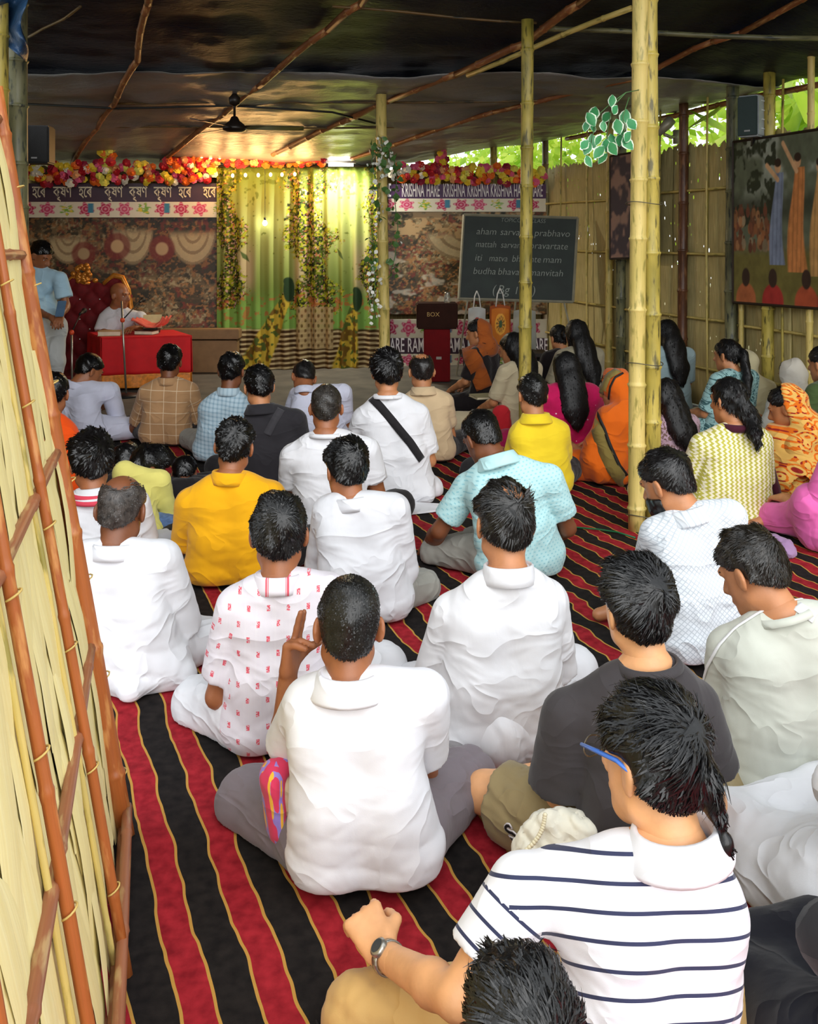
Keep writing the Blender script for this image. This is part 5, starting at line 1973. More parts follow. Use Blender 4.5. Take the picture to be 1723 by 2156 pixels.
MB().bbox(T(205, 775, .0) + V3(0, -.3, -.12), (.72, .6, .22), .04).build('seat', velvet, th)
for sx_ in (-1, 1):
    MB().bbox(T(205, 730, 0) + V3(sx_ * .36, -.28, .0), (.1, .5, .12), .03).build('armrest', velvet, th)
    for sy in (0, -.52):
        q = T(205, 775, 0) + V3(sx_ * .3, -.05 + sy, 0)
        MB().tube([V3(q.x, q.y, q.z - .2), V3(q.x, q.y, -0)], [.03, .022], 8).build('leg', goldm, th, True)

# ---- red draped table
Yt1 = 10.15
tb = empty('table', at(300, 800, Yt1), 'low table under a red cloth with gold fringe', 'table'); tb.location.z = 0
t0 = Vector(tb.location)
fl0, fr_0 = at(214, 716, Yt1 + .0) - t0, at(402, 702, Yt1 + .25) - t0
topz = (fl0.z + fr_0.z) / 2
fl0.z = fr_0.z = topz
dpt = V3(-.35, .62, 0)
bl0, br0 = fl0 + dpt, fr_0 + dpt
redc = simple('red_table_cloth', rgb(214, 14, 24), .75, .1, 8, bump=.2, bscale=200)
U, V_ = np.meshgrid(np.linspace(0, 1, 90), np.linspace(0, 1, 16))
def skirt(a, b, z1, z0, nx, amp, ph):
    nx = int(nx); P_ = np.zeros((12, nx, 3)); d = (b - a); n_ = V3(d.y, -d.x, 0).normalized()
    for i in range(12):
        for k in range(nx):
            f = k / (nx - 1); g_ = i / 11
            q = a + d * f + n_ * (amp * g_ * math.sin(ph + f * d.length * 22) + .01)
            P_[i, k] = (q.x, q.y, z1 + (z0 - z1) * g_)
    return P_
zl = topz - .40
P1 = skirt(fl0, fr_0, topz, zl, 80, .012, 0); P2 = skirt(bl0, fl0, topz, zl, 50, .012, 1); P3_ = skirt(fr_0, br0, topz, zl, 50, .012, 2)
for nm, P_ in (('front', P1), ('side', P2), ('side', P3_)):
    solidify(obj('cloth_' + nm, grid_mesh('cloth', P_[::-1]), redc, tb), .004, 0)
mb = MB(); q = [fl0, fr_0, br0, bl0]
mb.add([p_ + V3(0, 0, .004) for p_ in q] + [p_ - V3(0, 0, .02) for p_ in q], [(0, 1, 2, 3), (7, 6, 5, 4), (0, 4, 5, 1), (1, 5, 6, 2), (2, 6, 7, 3), (3, 7, 4, 0)]); mb.build('table_top', redc, tb)
fringe = simple('gold_fringe', rgb(226, 132, 34), .5, .3, 30)
for (a, b) in ((fl0, fr_0), (bl0, fl0), (fr_0, br0)):
    P_ = skirt(a, b, zl, .03, 70, .010, .5)
    solidify(obj('fringe', grid_mesh('fringe', P_[::-1]), fringe, tb), .004, 0)
for p_ in (fl0, fr_0, br0, bl0):
    c = p_ + ((fl0 + br0) / 2 - p_) * .12
    MB().tube([V3(c.x, c.y, topz - .02), V3(c.x, c.y, 0)], .022, 6).build('leg', simple('dark_leg', rgb(40, 28, 20), .5), tb)

def ontable(px_, back=.2, up_=.0):
    f = (px_ - 214) / (402 - 214)
    p_ = t0 + fl0 + (fr_0 - fl0) * f + dpt * back; p_.z = t0.z + topz + .005 + up_
    return p_
bk = simple('paper_white', rgb(224, 214, 186), .8, bump=0)
def book(label, c, d, rz, cm_, tilt=0.0):
    root = empty('book', c, label, 'book')
    R = Matrix.Rotation(rz, 3, 'Z') @ Matrix.Rotation(tilt, 3, 'X')
    MB().box(R @ V3(0, 0, d[2] / 2), (d[0] * .96, d[1] * .96, d[2] * .8), R).build('pages', bk, root)
    MB().box(R @ V3(0, 0, d[2] * .04), (d[0], d[1], d[2] * .1), R).box(R @ V3(0, 0, d[2] * .96), (d[0], d[1], d[2] * .1), R).build('cover', cm_, root)
    return root
book('thick pale book lying on the red table', ontable(240, .3), (.24, .17, .05), .2, simple('tan_cover', rgb(180, 150, 100), .6, bump=0))
book('open-faced pale book under the salmon cloth', ontable(320, .35), (.22, .16, .04), -.2, simple('brown_cover', rgb(100, 60, 40), .6, bump=0))
book('book propped up at the end of the red table', ontable(338, .5, .12), (.2, .15, .04), .3, simple('yellow_cover', rgb(206, 190, 140), .6, bump=0), 1.0)
MB().box(ontable(338, .55, .06), (.16, .12, .12)).build('book_stand', simple('dark_leg', rgb(40, 28, 20), .5)); tag(bpy.data.objects['book_stand'], 'small dark stand holding the propped book', 'stand')
sc_ = []
salmon = simple('salmon_cloth', rgb(236, 110, 86), .8, .1)
pa = [ontable(x, .35, z) for x, z in ((296, .15), (310, .11), (326, .075), (345, .075), (358, .11), (364, .16))]
P_ = np.zeros((14, 40, 3))
for i in range(14):
    for k in range(40):
        t = k / 39 * 5; a = min(int(t), 4); q = pa[a].lerp(pa[a + 1], t - a)
        w_ = (i / 13 - .5) * .17
        P_[i, k] = (q.x + w_ * .3, q.y + w_, q.z + .015 * math.sin(8 * w_ * 10 + k * .2) + .02)
o = obj('salmon_scarf', grid_mesh('salmon_scarf', P_), salmon); solidify(o, .018, 0); tag(o, 'salmon-coloured cloth sagging over the book stand', 'cloth')

# microphones
steel = simple('steel', rgb(170, 166, 156), .3, metal=.8, bump=0)
def micstand(label, foot, top, boom, mic):
    root = empty('microphone_stand', V3(foot.x, foot.y, 0), label, 'microphone')
    f0 = V3(foot.x, foot.y, 0)
    MB().tube([V3(0, 0, 0), top - f0], .011, 8).build('pole', steel, root, True)
    MB().lathe([(.002, .03), (.05, .028), (.13, .012), (.135, 0)], (0, 0, 0), 16).build('base', simple('black_box', rgb(16, 16, 18), .5), root, True)
    if boom is not None:
        MB().tube([boom[0] - f0, boom[1] - f0], .007, 6).build('boom', simple('black_box', rgb(16, 16, 18), .5), root, True)
        MB().lathe([(.002, .026), (.02, .02), (.026, 0), (.02, -.02), (.002, -.026)], boom[0] - f0, 8).build('clamp', simple('orange_clamp', rgb(226, 80, 40), .5, bump=0), root, True)
        d = (mic - boom[1]).normalized()
        MB().tube([mic - d * .14 - f0, mic - f0], [.012, .018], 8).build('microphone', simple('black_box', rgb(16, 16, 18), .5), root, True)
        Rm = d.to_track_quat('Z', 'Y').to_matrix()
        MB().lathe([(.018, -.01), (.027, .01), (.027, .035), (.015, .055), (.002, .058)], mic - f0, 12, R=Rm).build('windscreen', simple('black_grille', rgb(14, 14, 16), .6), root, True)
    return root
Yk = 9.9
micstand('microphone on a steel stand in front of the red table', at(266, 855, Yk) * 1.0, at(256, 634, Yk), [at(258, 674, Yk), at(292, 637, Yk + .45)], at(300, 632, Yk + .6))
micstand('slim dark microphone stand beside the standing man', at(152, 840, 9.6), at(151, 700, 9.6), [at(151, 700, 9.6), at(170, 660, 9.9)], at(176, 655, 10.0))
ph = MB().bbox(V3(0, 0, 0), (.08, .012, .16), .005, Matrix.Rotation(-.5, 3, 'X')).build('phone', simple('phone_blue', rgb(90, 120, 150), .3), None, False, at(128, 650, 8.72)); tag(ph, 'phone held by the standing man', 'phone')

# ---- blackboard
Yq = 11.4
q4 = [at(977, 452, Yq), at(1217, 459, Yq), at(1207, 636, Yq - .12), at(966, 629, Yq - .12)]
bc = (q4[0] + q4[2]) / 2
bb = empty('blackboard', bc, 'green-black chalkboard with verse written in chalk', 'blackboard')
q4 = [p_ - bc for p_ in q4]
ex = (q4[1] - q4[0]).normalized(); ez = (q4[0] - q4[3]).normalized(); nb = ex.cross(ez)
if nb.y > 0: nb = -nb
g = G('chalkboard'); co = g.coord()
slate = g.out(g.ramp(g.noise(co, 5, 5), [(.3, rgb(22, 32, 28)), (.7, rgb(36, 48, 42))]), .65)
MB().add([p_ for p_ in q4] + [p_ - nb * .012 for p_ in q4], [(0, 1, 2, 3), (7, 6, 5, 4), (0, 4, 5, 1), (1, 5, 6, 2), (2, 6, 7, 3), (3, 7, 4, 0)]).build('slate', slate, bb)
alu = simple('pale_frame', rgb(150, 146, 126), .5, bump=0)
for i in range(4):
    a, b = q4[i], q4[(i + 1) % 4]
    MB().tube([a + nb * .004, b + nb * .004], .016, 4).build('frame', alu, bb)
chalk = simple('chalk', rgb(150, 156, 148), .9, .1, bump=0)
def bp(px_, py_):
    f = (px_ - 972) / (1212 - 972); h_ = (py_ - 455) / (633 - 455)
    return q4[0].lerp(q4[1], f).lerp(q4[3].lerp(q4[2], f), h_) + nb * .006
for (tx, px_, py_, sz, sx) in [('TOPIC', 1050, 468, .07, .95), ('OF', 1084, 468, .07, .95), ('CLASS', 1112, 468, .07, .95), ('aham', 1000, 496, .115, 1.0), ('sarvasya', 1050, 496, .115, 1.0), ('prabhavo', 1122, 496, .115, 1.0),
                               ('mattah', 1000, 523, .11, .82), ('sarvam', 1053, 523, .11, .85), ('pravartate', 1114, 523, .115, .96), ('iti', 1000, 552, .115, 1.0), ('matva', 1030, 552, .11, .85), ('bhajante', 1078, 552, .115, .9), ('mam', 1143, 552, .115, 1.0),
                               ('budha', 998, 580, .115, .98), ('bhava', 1050, 580, .115, .98), ('samanvitah', 1100, 580, .115, .98), ('(', 1040, 620, .15, .95), ('Bg', 1052, 620, .15, .95), ('10.8', 1086, 620, .13, .95), (')', 1124, 620, .15, .95)]:
    text_mesh(tx, sz, bp(px_, py_), ex, ez, chalk, bb, 'chalk_writing', sx=sx, shear=.15, bold=-.001, depth=.0006)
MB().tube([q4[2] + (q4[3] - q4[2]) * .08, V3(q4[2].x + .12, q4[2].y + .1, -bc.z)], .012, 6).build('easel_leg', alu, bb)
MB().tube([q4[3] + (q4[2] - q4[3]) * .08, V3(q4[3].x - .02, q4[3].y + .1, -bc.z)], .012, 6).build('easel_leg', alu, bb)
MB().tube([(q4[2] + q4[3]) / 2 - nb * .02, V3(bp(1090, 633).x, bp(1090, 633).y + .5, -bc.z)], .012, 6).build('easel_leg', alu, bb)

# ---- lectern
Yl = 11.0
le = empty('lectern', at(920, 770, Yl), 'red lectern with a brown lettered box top', 'lectern'); le.location.z = 0
l0 = Vector(le.location)
zt_ = H - (690 - HY) * Yl / F
MB().bbox(V3(0, 0, zt_ / 2), (.30, .28, zt_), .01).build('column', simple('dark_red_paint', rgb(104, 6, 12), .8, spec=.2), le)
zb = H - (637 - HY) * Yl / F
MB().bbox(V3(.0, 0, (zt_ + zb) / 2), (.47, .36, zb - zt_), .015).build('box', simple('brown_wood', rgb(46, 22, 14), .8, spec=.15), le)
text_mesh('BOX', .07, V3(-.12, -.186, (zt_ + zb) / 2 + .0), (1, 0, 0), (0, 0, 1), simple('gold_letter', rgb(170, 130, 60), .5, bump=0), le)
MB().box(V3(.02, -.145, zt_ * .45), (.06, .006, .03)).build('plate', steel, le)
# bottle and bags near the lectern
c = at(942, 632, 11.0)
jar = empty('jar', V3(c.x, 11.0, zb), 'small glass jar standing on the lectern', 'jar')
g = G('clear_glass'); g.out((.9, .95, .92), .05, Transmission_Weight=.9, IOR=1.3)
MB().lathe([(.002, 0), (.035, 0), (.038, .02), (.038, .07), (.03, .085), (.03, .1)], (0, 0, 0), 14).build('body', g.m, jar, True)
MB().lathe([(.032, .098), (.034, .12), (.002, .122)], (0, 0, 0), 14).build('lid', steel, jar, True)

def bag(label, px0, px1, py0, py1, Y, fn, mat=None):
    cx_, cz = (px0 + px1) / 2, py1
    b = at(cx_, cz, Y)
    root = empty('cloth_bag', b, label, 'bag')
    w_ = (px1 - px0) * Y / F; h_ = (py1 - py0) * Y / F
    U, V_ = np.meshgrid(np.linspace(0, 1, 40), np.linspace(0, 1, 50))
    for side, sg in (('front_panel', -1), ('back_panel', 1)):
        P_ = np.stack([(U - .5) * w_ * (.92 + .08 * V_), sg * .05 * np.sin(np.pi * U) * np.sin(np.pi * (.15 + .85 * V_)) + .01 * np.sin(9 * V_ + 5 * U), (1 - V_) * h_ + .02 * np.sin(np.pi * U)], -1)
        o = obj(side, grid_mesh(side, P_[::-1], fn(U, V_)[::-1]), paperm, root); solidify(o, .003, 0)
    for sg in (-1, 1):
        MB().tube([V3(sg * w_ * .2, -.02, h_), V3(sg * w_ * .12, 0, h_ + .14), V3(0, .02, h_ + .2)], .008, 6).build('handle', simple('strap_white', rgb(200, 196, 190), .7, bump=0), root, True)
    return root
def fn_orange(U, V_):
    c = np.zeros(U.shape + (3,)) + C(196, 110, 34)
    c = blend(c, C(150, 70, 24), (np.abs(U - .5) > .42) | (np.abs(V_ - .5) > .43))
    d = np.hypot((U - .5) * 1.0, (V_ - .42) * 1.1)
    c = blend(c, C(226, 160, 60), (d < .26).astype(float)); c = blend(c, C(120, 80, 40), ((d < .2) & (np.sin(12 * np.arctan2(V_ - .42, U - .5)) > 0)).astype(float)); c = blend(c, C(70, 90, 60), (d < .09).astype(float))
    return c
def fn_white(U, V_):
    c = np.zeros(U.shape + (3,)) + C(176, 176, 172)
    d = np.hypot(U - .5, (V_ - .4) * 1.2); return blend(c, C(150, 60, 50), ((d > .12) & (d < .2) & (V_ < .4)).astype(float))
bag('orange bag printed with a round emblem under the blackboard', 1030, 1077, 645, 741, 10.65, fn_orange)
bag('white cloth bag hanging left of the orange bag', 985, 1024, 650, 739, 10.75, fn_white)
bag('pale cloth bag hanging right of the orange bag', 1080, 1130, 655, 737, 10.85, lambda U, V_: np.zeros(U.shape + (3,)) + C(150, 150, 140))

bz = H - (739 - HY) * 10.75 / F
bn = empty('bench', V3((1060 - CX) * 10.75 / F, 10.75, 0), 'low dark bench holding the cloth bags under the blackboard', 'bench')
MB().bbox(V3(0, 0, bz - .025), (.98, .42, .04), .006).build('seat', simple('dark_leg', rgb(40, 28, 20), .5), bn)
for sx_ in (-.42, .42):
    for sy_ in (-.15, .15):
        MB().box(V3(sx_, sy_, (bz - .04) / 2), (.05, .05, bz - .04)).build('leg', simple('dark_leg', rgb(40, 28, 20), .5), bn)

# ---- pictures on the right wall
def fn_paint(U, V_):
    """generic outdoor gathering: smoky trees, standing robed figures, seated listeners"""
    n1 = fbm(U * 5, V_ * 5, 3, 4); n2 = fbm(U * 16, V_ * 14, 8, 3)
    c = np.zeros(U.shape + (3,)) + C(96, 104, 84)
    c = blend(c, C(150, 158, 144), sstep(n1, .45, .65) * sstep(.5 - V_, 0, .3)); c = blend(c, C(44, 52, 36), sstep(n2, .52, .62) * (V_ < .55) * (U < .45))
    c = blend(c, C(40, 44, 30), sstep(.12 - np.abs(V_ - .42), 0, .1) * .7)
    c = blend(c, C(112, 104, 52), sstep(V_, .62, .72))
    rp = np.random.default_rng(12)
    for k in range(70):
        cu = rp.uniform(0, .40); cv = rp.uniform(.44, .66)
        cc = C(*[(150, 96, 60), (132, 84, 58), (170, 120, 80), (120, 70, 50), (160, 140, 110)][k % 5]) * rp.uniform(.6, 1)
        c = blend(c, cc, sstep(1.1 - np.hypot((U - cu) / .022, (V_ - cv) / .036), 0, .3)); c = blend(c, C(96, 62, 44), sstep(1 - np.hypot((U - cu) / .011, (V_ - cv + .040) / .013), 0, .3))
    def fig(x, y0, y1, w_, robe, arm):
        nonlocal c
        d = np.abs(U - x - .02 * np.sin(8 * V_)) / (w_ * (.55 + .6 * (V_ - y0) / (y1 - y0)))
        c = blend(c, C(*robe), sstep(1.05 - d, 0, .25) * (V_ > y0) * (V_ < y1)); c = blend(c, C(*robe) * .6, sstep(1.05 - d, 0, .25) * (V_ > y0) * (V_ < y1) * (np.sin(U * 160 + 6 * V_) > .4) * .6)
        c = blend(c, C(206, 160, 118), sstep(1 - np.hypot((U - x) / .035, (V_ - y0 + .035) / .042), 0, .25))
        c = blend(c, C(50, 34, 24), sstep(1 - np.hypot((U - x) / .038, (V_ - y0 + .06) / .03), 0, .25))
        (ax_, ay_), (bx_, by_) = arm
        t = np.clip(((U - ax_) * (bx_ - ax_) + (V_ - ay_) * (by_ - ay_)) / ((bx_ - ax_) ** 2 + (by_ - ay_) ** 2), 0, 1)
        c = blend(c, C(214, 170, 126), sstep(1 - np.hypot(U - ax_ - t * (bx_ - ax_), V_ - ay_ - t * (by_ - ay_)) / .018, 0, .3))
    fig(.47, .22, .76, .07, (128, 140, 164), ((.47, .26), (.36, .17)))
    fig(.66, .20, .80, .085, (206, 132, 74), ((.65, .22), (.52, .05)))
    fig(.86, .24, .82, .08, (196, 150, 90), ((.86, .28), (.95, .15)))
    for k, (x, rc) in enumerate([(.14, (176, 100, 60)), (.42, (168, 48, 44)), (.74, (176, 80, 50)), (.94, (150, 60, 44))]):
        c = blend(c, C(*rc), sstep(1.05 - np.hypot((U - x) / .11, (V_ - .98) / .11), 0, .15)); c = blend(c, C(56, 38, 30), sstep(1.05 - np.hypot((U - x) / .045, (V_ - .84) / .06), 0, .2))
    sh_ = .72 + .56 * fbm(U * 22, V_ * 20, 60, 4)
    return c * sh_[..., None]


def picture(label, x0, x1, y0, y1, y0b, y1b, fn, nx, ny, off=.13):
    c4 = [wallpt(x0, y0, off), wallpt(x1, y0b, off), wallpt(x1, y1b, off), wallpt(x0, y1, off)]
    bs = (c4[2] + c4[3]) / 2
    root = empty('picture', bs, label, 'picture')
    print_sheet('canvas', [q - bs for q in c4], nx, ny, fn, paperm, root, None, .01)
    dk = simple('dark_frame', rgb(46, 34, 26), .5)
    for i in range(4):
        MB().tube([c4[i] - bs, c4[(i + 1) % 4] - bs], .012, 4).build('frame', dk, root)
    return root
picture('large framed painting of robed figures before a seated crowd', 1570, 1790, 300, 636, 268, 652, fn_paint, 170, 200)
picture('narrow dark framed picture half hidden by the twin pole', 1312, 1404, 330, 545, 314, 540, lambda U, V_: blend(np.zeros(U.shape + (3,)) + C(70, 60, 70), C(150, 120, 110), sstep(fbm(U * 6, V_ * 8, 2, 3), .5, .65)), 60, 80, .16)

# ---- leaf sprig and flower vines
g = G('variegated_leaf'); a_ = g.attr('cloth').outputs['Vector']; u_, v_, w_ = g.sep(a_)
leafv = g.out(g.mix(g.step(u_, .78, .08), rgb(58, 138, 84), rgb(214, 230, 206)), .45, g.bump(g.noise(g.coord(), 60, 2), .2, .003))
def leaf_mesh(L_, w_, mat):
    vs_ = []; fs_ = []; at_ = []
    prof = [(0, .05), (.2, .7), (.45, 1), (.7, .75), (.9, .3), (1, .02)]
    for (t, k) in prof:
        for s in (-1, -.55, 0, .55, 1):
            vs_.append((s * w_ * k, -.12 * L_ * (t - .5) ** 2 + .18 * w_ * abs(s) * k, -t * L_)); at_.append((abs(s), t, 0))
    for i in range(5):
        for j_ in range(4):
            b = i * 5 + j_; fs_.append((b, b + 1, b + 6, b + 5))
    me = mesh_np('leaf', np.array(vs_), np.array(fs_), True, {'cloth': ('FLOAT_VECTOR', np.array(at_))}); me.materials.append(mat)
    return me
lm1 = leaf_mesh(.075, .028, leafv)
sprig = empty('leaf_sprig', at(1300, 215, 5.15), 'hanging sprig of green leaves with white edges', 'plant')
s0 = Vector(sprig.location)
stems = [[(1352, 188), (1318, 195), (1290, 215), (1262, 240), (1248, 285), (1240, 330)], [(1318, 195), (1290, 225), (1280, 270), (1278, 315)], [(1325, 205), (1312, 245), (1316, 290)]]
r = random.Random(5)
stm = simple('stem_green', rgb(70, 110, 60), .6, bump=0)
for st in stems:
    pts_ = [at(*q, (5.33 if q[0] > 1340 else 5.15) + r.uniform(-.03, .03)) - s0 for q in st]
    MB().tube(pts_, .003, 5).build('stem', stm, sprig, True)
for (px_, py_) in [(1290, 207), (1255, 232), (1236, 245), (1300, 230), (1320, 238), (1283, 243), (1322, 258), (1298, 258), (1270, 262), (1250, 268), (1236, 262), (1308, 262), (1245, 290), (1266, 292), (1285, 290), (1306, 290), (1312, 296), (1238, 303), (1244, 308), (1283, 308), (1272, 315), (1234, 335), (1279, 330), (1276, 300), (1328, 285)]:
    o = obj('leaf', lm1, None, sprig); o.location = at(px_, py_ - 8, 5.15 + r.uniform(-.05, .05)) - s0
    o.rotation_euler = (r.uniform(-.5, .5), r.uniform(-.7, .7), r.uniform(-.6, .6)); o.scale = [r.uniform(.85, 1.25)] * 3
g = G('vine_leaf'); vl_m = g.out(rgb(64, 104, 46), .5)
lm2 = leaf_mesh(.055, .022, simple('vine_leaf_green', rgb(70, 108, 50), .5, .3, 30)); lm3 = leaf_mesh(.035, .016, simple('white_petal', rgb(232, 232, 222), .6, .05, bump=0))
vine = empty('flower_vine', at(800, 300, Yb), 'vines of white flowers and leaves wound round the bamboo pole', 'plant')
v0 = Vector(vine.location)
r = random.Random(8)
runs = [([(790, 300), (783, 340), (795, 400), (800, 470)], 26, 30), ([(815, 300), (830, 330), (836, 375), (832, 410)], 24, 26), ([(803, 290), (806, 330), (812, 370)], 22, 26), ([(786, 545), (791, 590), (786, 630), (792, 672)], 4, 46), ([(830, 410), (838, 480), (832, 540), (822, 580)], 26, 2), ([(782, 480), (788, 520), (786, 545)], 8, 6)]
for st, nl, nf in runs:
    pts_ = [at(*q, Yb - .12) - v0 for q in st]
    MB().tube(pts_, .004, 5).build('stem', stm, vine, True)
    for k in range(nl + nf):
        t = r.random() * (len(pts_) - 1); i = min(int(t), len(pts_) - 2)
        q = pts_[i].lerp(pts_[i + 1], t - i)
        lf_ = k < nl
        o = obj('leaf' if lf_ else 'petal', lm2 if lf_ else lm3, None, vine)
        o.location = q + V3(r.uniform(-.05, .05), r.uniform(-.06, .03), r.uniform(-.03, .03)); o.rotation_euler = (r.uniform(-1.2, 1.2), r.uniform(-1.4, 1.4), r.uniform(-3, 3)); o.scale = [r.uniform(.8, 1.5)] * 3
# ------------------------------------------------------------------ the congregation
W = rgb(236, 236, 238)
def cl(name, c, **kw): return cloth_mat(name, rgb(*c), **kw)
white_cotton = cl('white_cotton', (224, 224, 228), wr=.40)
white_knit = cl('white_knit', (230, 230, 236), wr=.25)
grey_white = cl('grey_white_cotton', (214, 214, 218), wr=.45)
lav_white = cl('lavender_white_cotton', (206, 208, 226), wr=.4)
dark_cloth = cl('black_cloth', (34, 32, 34), wr=.3)
black_tee = cl('black_jersey', (62, 58, 60), wr=.3)
grey_trouser = cl('grey_trouser_cloth', (122, 112, 118), wr=.4)
denim = cl('blue_denim', (92, 118, 160), pattern='denim')
khaki = cl('khaki_cloth', (150, 132, 94), wr=.4)
tan = cl('tan_cloth', (206, 166, 104), wr=.4)
stone = cl('stone_grey_cloth', (150, 148, 140), wr=.4)
SIT = 'people sitting on the striped rug'
tr = lambda m, **k: dict(mat=m, **k)

# --- man in white polo with raised hand
p = person('man in plain white polo shirt raising two fingers beside his head', (770, 2.42), (738, 1214), SIT, yaw=4, S=1.0, headS=1.02,
           head=(4, 6, 2), dyh=.05, shL=(650, 1495, .02), shR=(893, 1478, .02), skin='brown', hair='short', hairc=(26, 25, 24), hthick=.006, hlen=.010, strands=5000,
           J=dict(elL=(598, 1585, .16), wrL=(607, 1418, .17), elR=(895, 1650, .22), wrR=(655, 1640, .14), knL=(520, 1700, .28), knR=(985, 1640, .38), anL=(800, 1700, .5), anR=(700, 1700, .42)),
           shirt=dict(mat=white_knit, sleeve=dict(L=.80, R=.6), loose=1.08, hem=.04, collar=('polo', white_knit), fold=.8), bottom=tr(grey_trouser, loose=1.15), bulk=1.02,
           hand_pose=dict(L=dict(d=Vector((.14, .0, 1)), n=Vector((.9, -.35, 0)), pose=(.02, .04, 1.35, 1.45, 1.0), side=1), R=dict(d=Vector((-.25, .1, -1)), n=Vector((.4, .9, 0)), pose=(.35, .4, .5, .6, .2), side=-1)))
polo_man = p

# --- man in striped polo
p = person('man in white polo with thin navy stripes and blue-armed glasses', (1330, 1.80), (1385, 1462), SIT, yaw=14, S=1.0, headS=1.0,
           head=(22, 10, 4), dyh=.0, vtilt=.55, shL=(1100, 1895, -.02), shR=(1445, 1868, .03), skin='light', hair='sikha', hairc=(14, 13, 14), hthick=.019, hlen=.05, strands=6000,
           J=dict(elL=(962, 2100, -.09), wrL=(806, 2010, .12), elR=(1500, 2150, .1), knL=(765, 2145, .13), knR=(1560, 2250, .15), anL=(1080, 2150, .22), anR=(1150, 2200, .25)),
           shirt=dict(mat=cl('striped_polo', (230, 230, 236), pattern='stripe', c2=rgb(52, 56, 84), wr=.3), sleeve=.66, loose=1.08, hem=.04, collar=('polo', white_knit)),
           bottom=tr(tan, loose=1.1), hand_pose=dict(L=dict(d=Vector((-.5, .75, .35)), n=Vector((.3, .2, -1)), pose=(1.15, 1.2, 1.25, 1.3, .8), side=-1)))
striped_man = p

# --- boy in black t-shirt
p = person('boy in charcoal t-shirt and khaki shorts, hair in a crown whorl', (1335, 2.42), (1338, 1182), SIT, yaw=10, S=1.0, headS=.98,
           head=(10, 4, -3), dyh=.03, shL=(1195, 1522, .02), shR=(1462, 1500, .04), skin='light', hair='short', hairc=(14, 13, 14), hthick=.020, hlen=.045, strands=6000,
           bulk=.86, J=dict(elL=(1176, 1735, .06), wrL=(1158, 1726, .30), elR=(1500, 1690, .06), wrR=(1440, 1730, .3), knL=(1020, 1668, .26), knR=(1530, 1640, .4), anL=(1330, 1700, .5)),
           shirt=dict(mat=black_tee, sleeve=.62, loose=1.1, flare=1.3, hem=.05, collar=('crew', black_tee)), bottom=tr(khaki, end=-.82, loose=1.2, name='shorts'),
           hand_pose=dict(L=dict(d=Vector((-.75, .35, .1)), n=Vector((.2, -.3, -1)), pose=(.5, .5, .5, .5, .3), side=-1)))
boy = p

# --- man in pale grey-green tee
p = person('man in pale sage t-shirt with white shoulder piping, head bowed', (1660, 2.80), (1580, 1112), SIT, yaw=8, S=1.05, headS=1.04,
           head=(28, 30, 0), dyh=.10, shL=(1540, 1380, .06), shR=(1762, 1335, .0), skin='mid', hair='short', hairc=(34, 30, 26), hthick=.012, hlen=.03, strands=4500, bulk=1.08,
           J=dict(elL=(1532, 1560, .14), wrL=(1470, 1600, .36), knL=(1470, 1640, .4)),
           shirt=dict(mat=cl('sage_jersey', (198, 200, 188), wr=.4), sleeve=.6, loose=1.12, hem=.02, collar=('crew', cl('sage_jersey', (198, 200, 188))), flare=1.1), bottom=tr(denim, loose=1.1))
sage_man = p

# --- balding man in white kurta
p = person('balding man in long white kurta beside the boy in black', (1045, 3.03), (1066, 1014), SIT, yaw=6, S=1.06, headS=1.08,
           head=(8, 8, 3), dyh=.04, shL=(957, 1305, .02), shR=(1150, 1278, .03), skin='mid', hair='bald', hairc=(24, 22, 20), hthick=.014, hlen=.035, strands=4500,
           thin=.35, bald=((0.01, -.055, .105), (.036, .05, .036)),
           J=dict(elL=(905, 1460, .08), elR=(1172, 1420, .12), knL=(870, 1560, .3)),
           shirt=dict(mat=white_cotton, sleeve=.95, loose=1.12, hem=.012, collar=('band', white_cotton), name='kurta', fold=.8), bottom=tr(white_cotton, wrap=True, name='dhoti'), bulk=1.03)

# --- pink motif shirt
motif = cl('motif_shirt', (226, 220, 228), pattern='motif', c2=rgb(222, 92, 108), wr=.35)
p = person('man in white shirt printed with small red motifs', (590, 3.06), (588, 1038), SIT, yaw=4, S=1.04, headS=1.06,
           head=(2, 6, 0), dyh=.05, shL=(500, 1290, .0), shR=(690, 1262, .03), skin='brown', hair='short', hairc=(18, 17, 17), hthick=.012, hlen=.022, strands=4500,
           bulk=.92, J=dict(elL=(458, 1466, .0), wrL=(530, 1475, .22), elR=(720, 1440, .12), knL=(420, 1508, .20), anL=(640, 1500, .42)),
           shirt=dict(mat=motif, sleeve=.78, loose=1.1, hem=.02, collar=('band', motif), name='shirt'), bottom=tr(white_cotton, loose=1.2))

# --- old bald man at the left
p = person('elderly bald man in loose white kurta beside the bamboo panel', (265, 3.52), (257, 997), SIT, yaw=-4, S=1.05, headS=1.08,
           head=(0, 14, 0), dyh=.06, shL=(182, 1190, .0), shR=(340, 1188, .02), skin='dark', hair='bald', hairc=(64, 58, 54), hthick=.006, thin=.03, hlen=.010, strands=2500,
           bald=((0, .0, .09), (.062, .10, .062)),
           J=dict(elR=(382, 1345, .12), wrR=(330, 1385, .3), elL=(160, 1350, .1), knR=(438, 1352, .22), knL=(120, 1350, .3)),
           shirt=dict(mat=white_cotton, sleeve=.86, loose=1.18, flare=1.25, hem=.012, collar=('band', white_cotton), name='kurta', skirt=[(-1.2, .20), (-.2, .24), (-2.4, .2)]), bottom=tr(white_cotton, wrap=True, name='dhoti', loose=1.1))

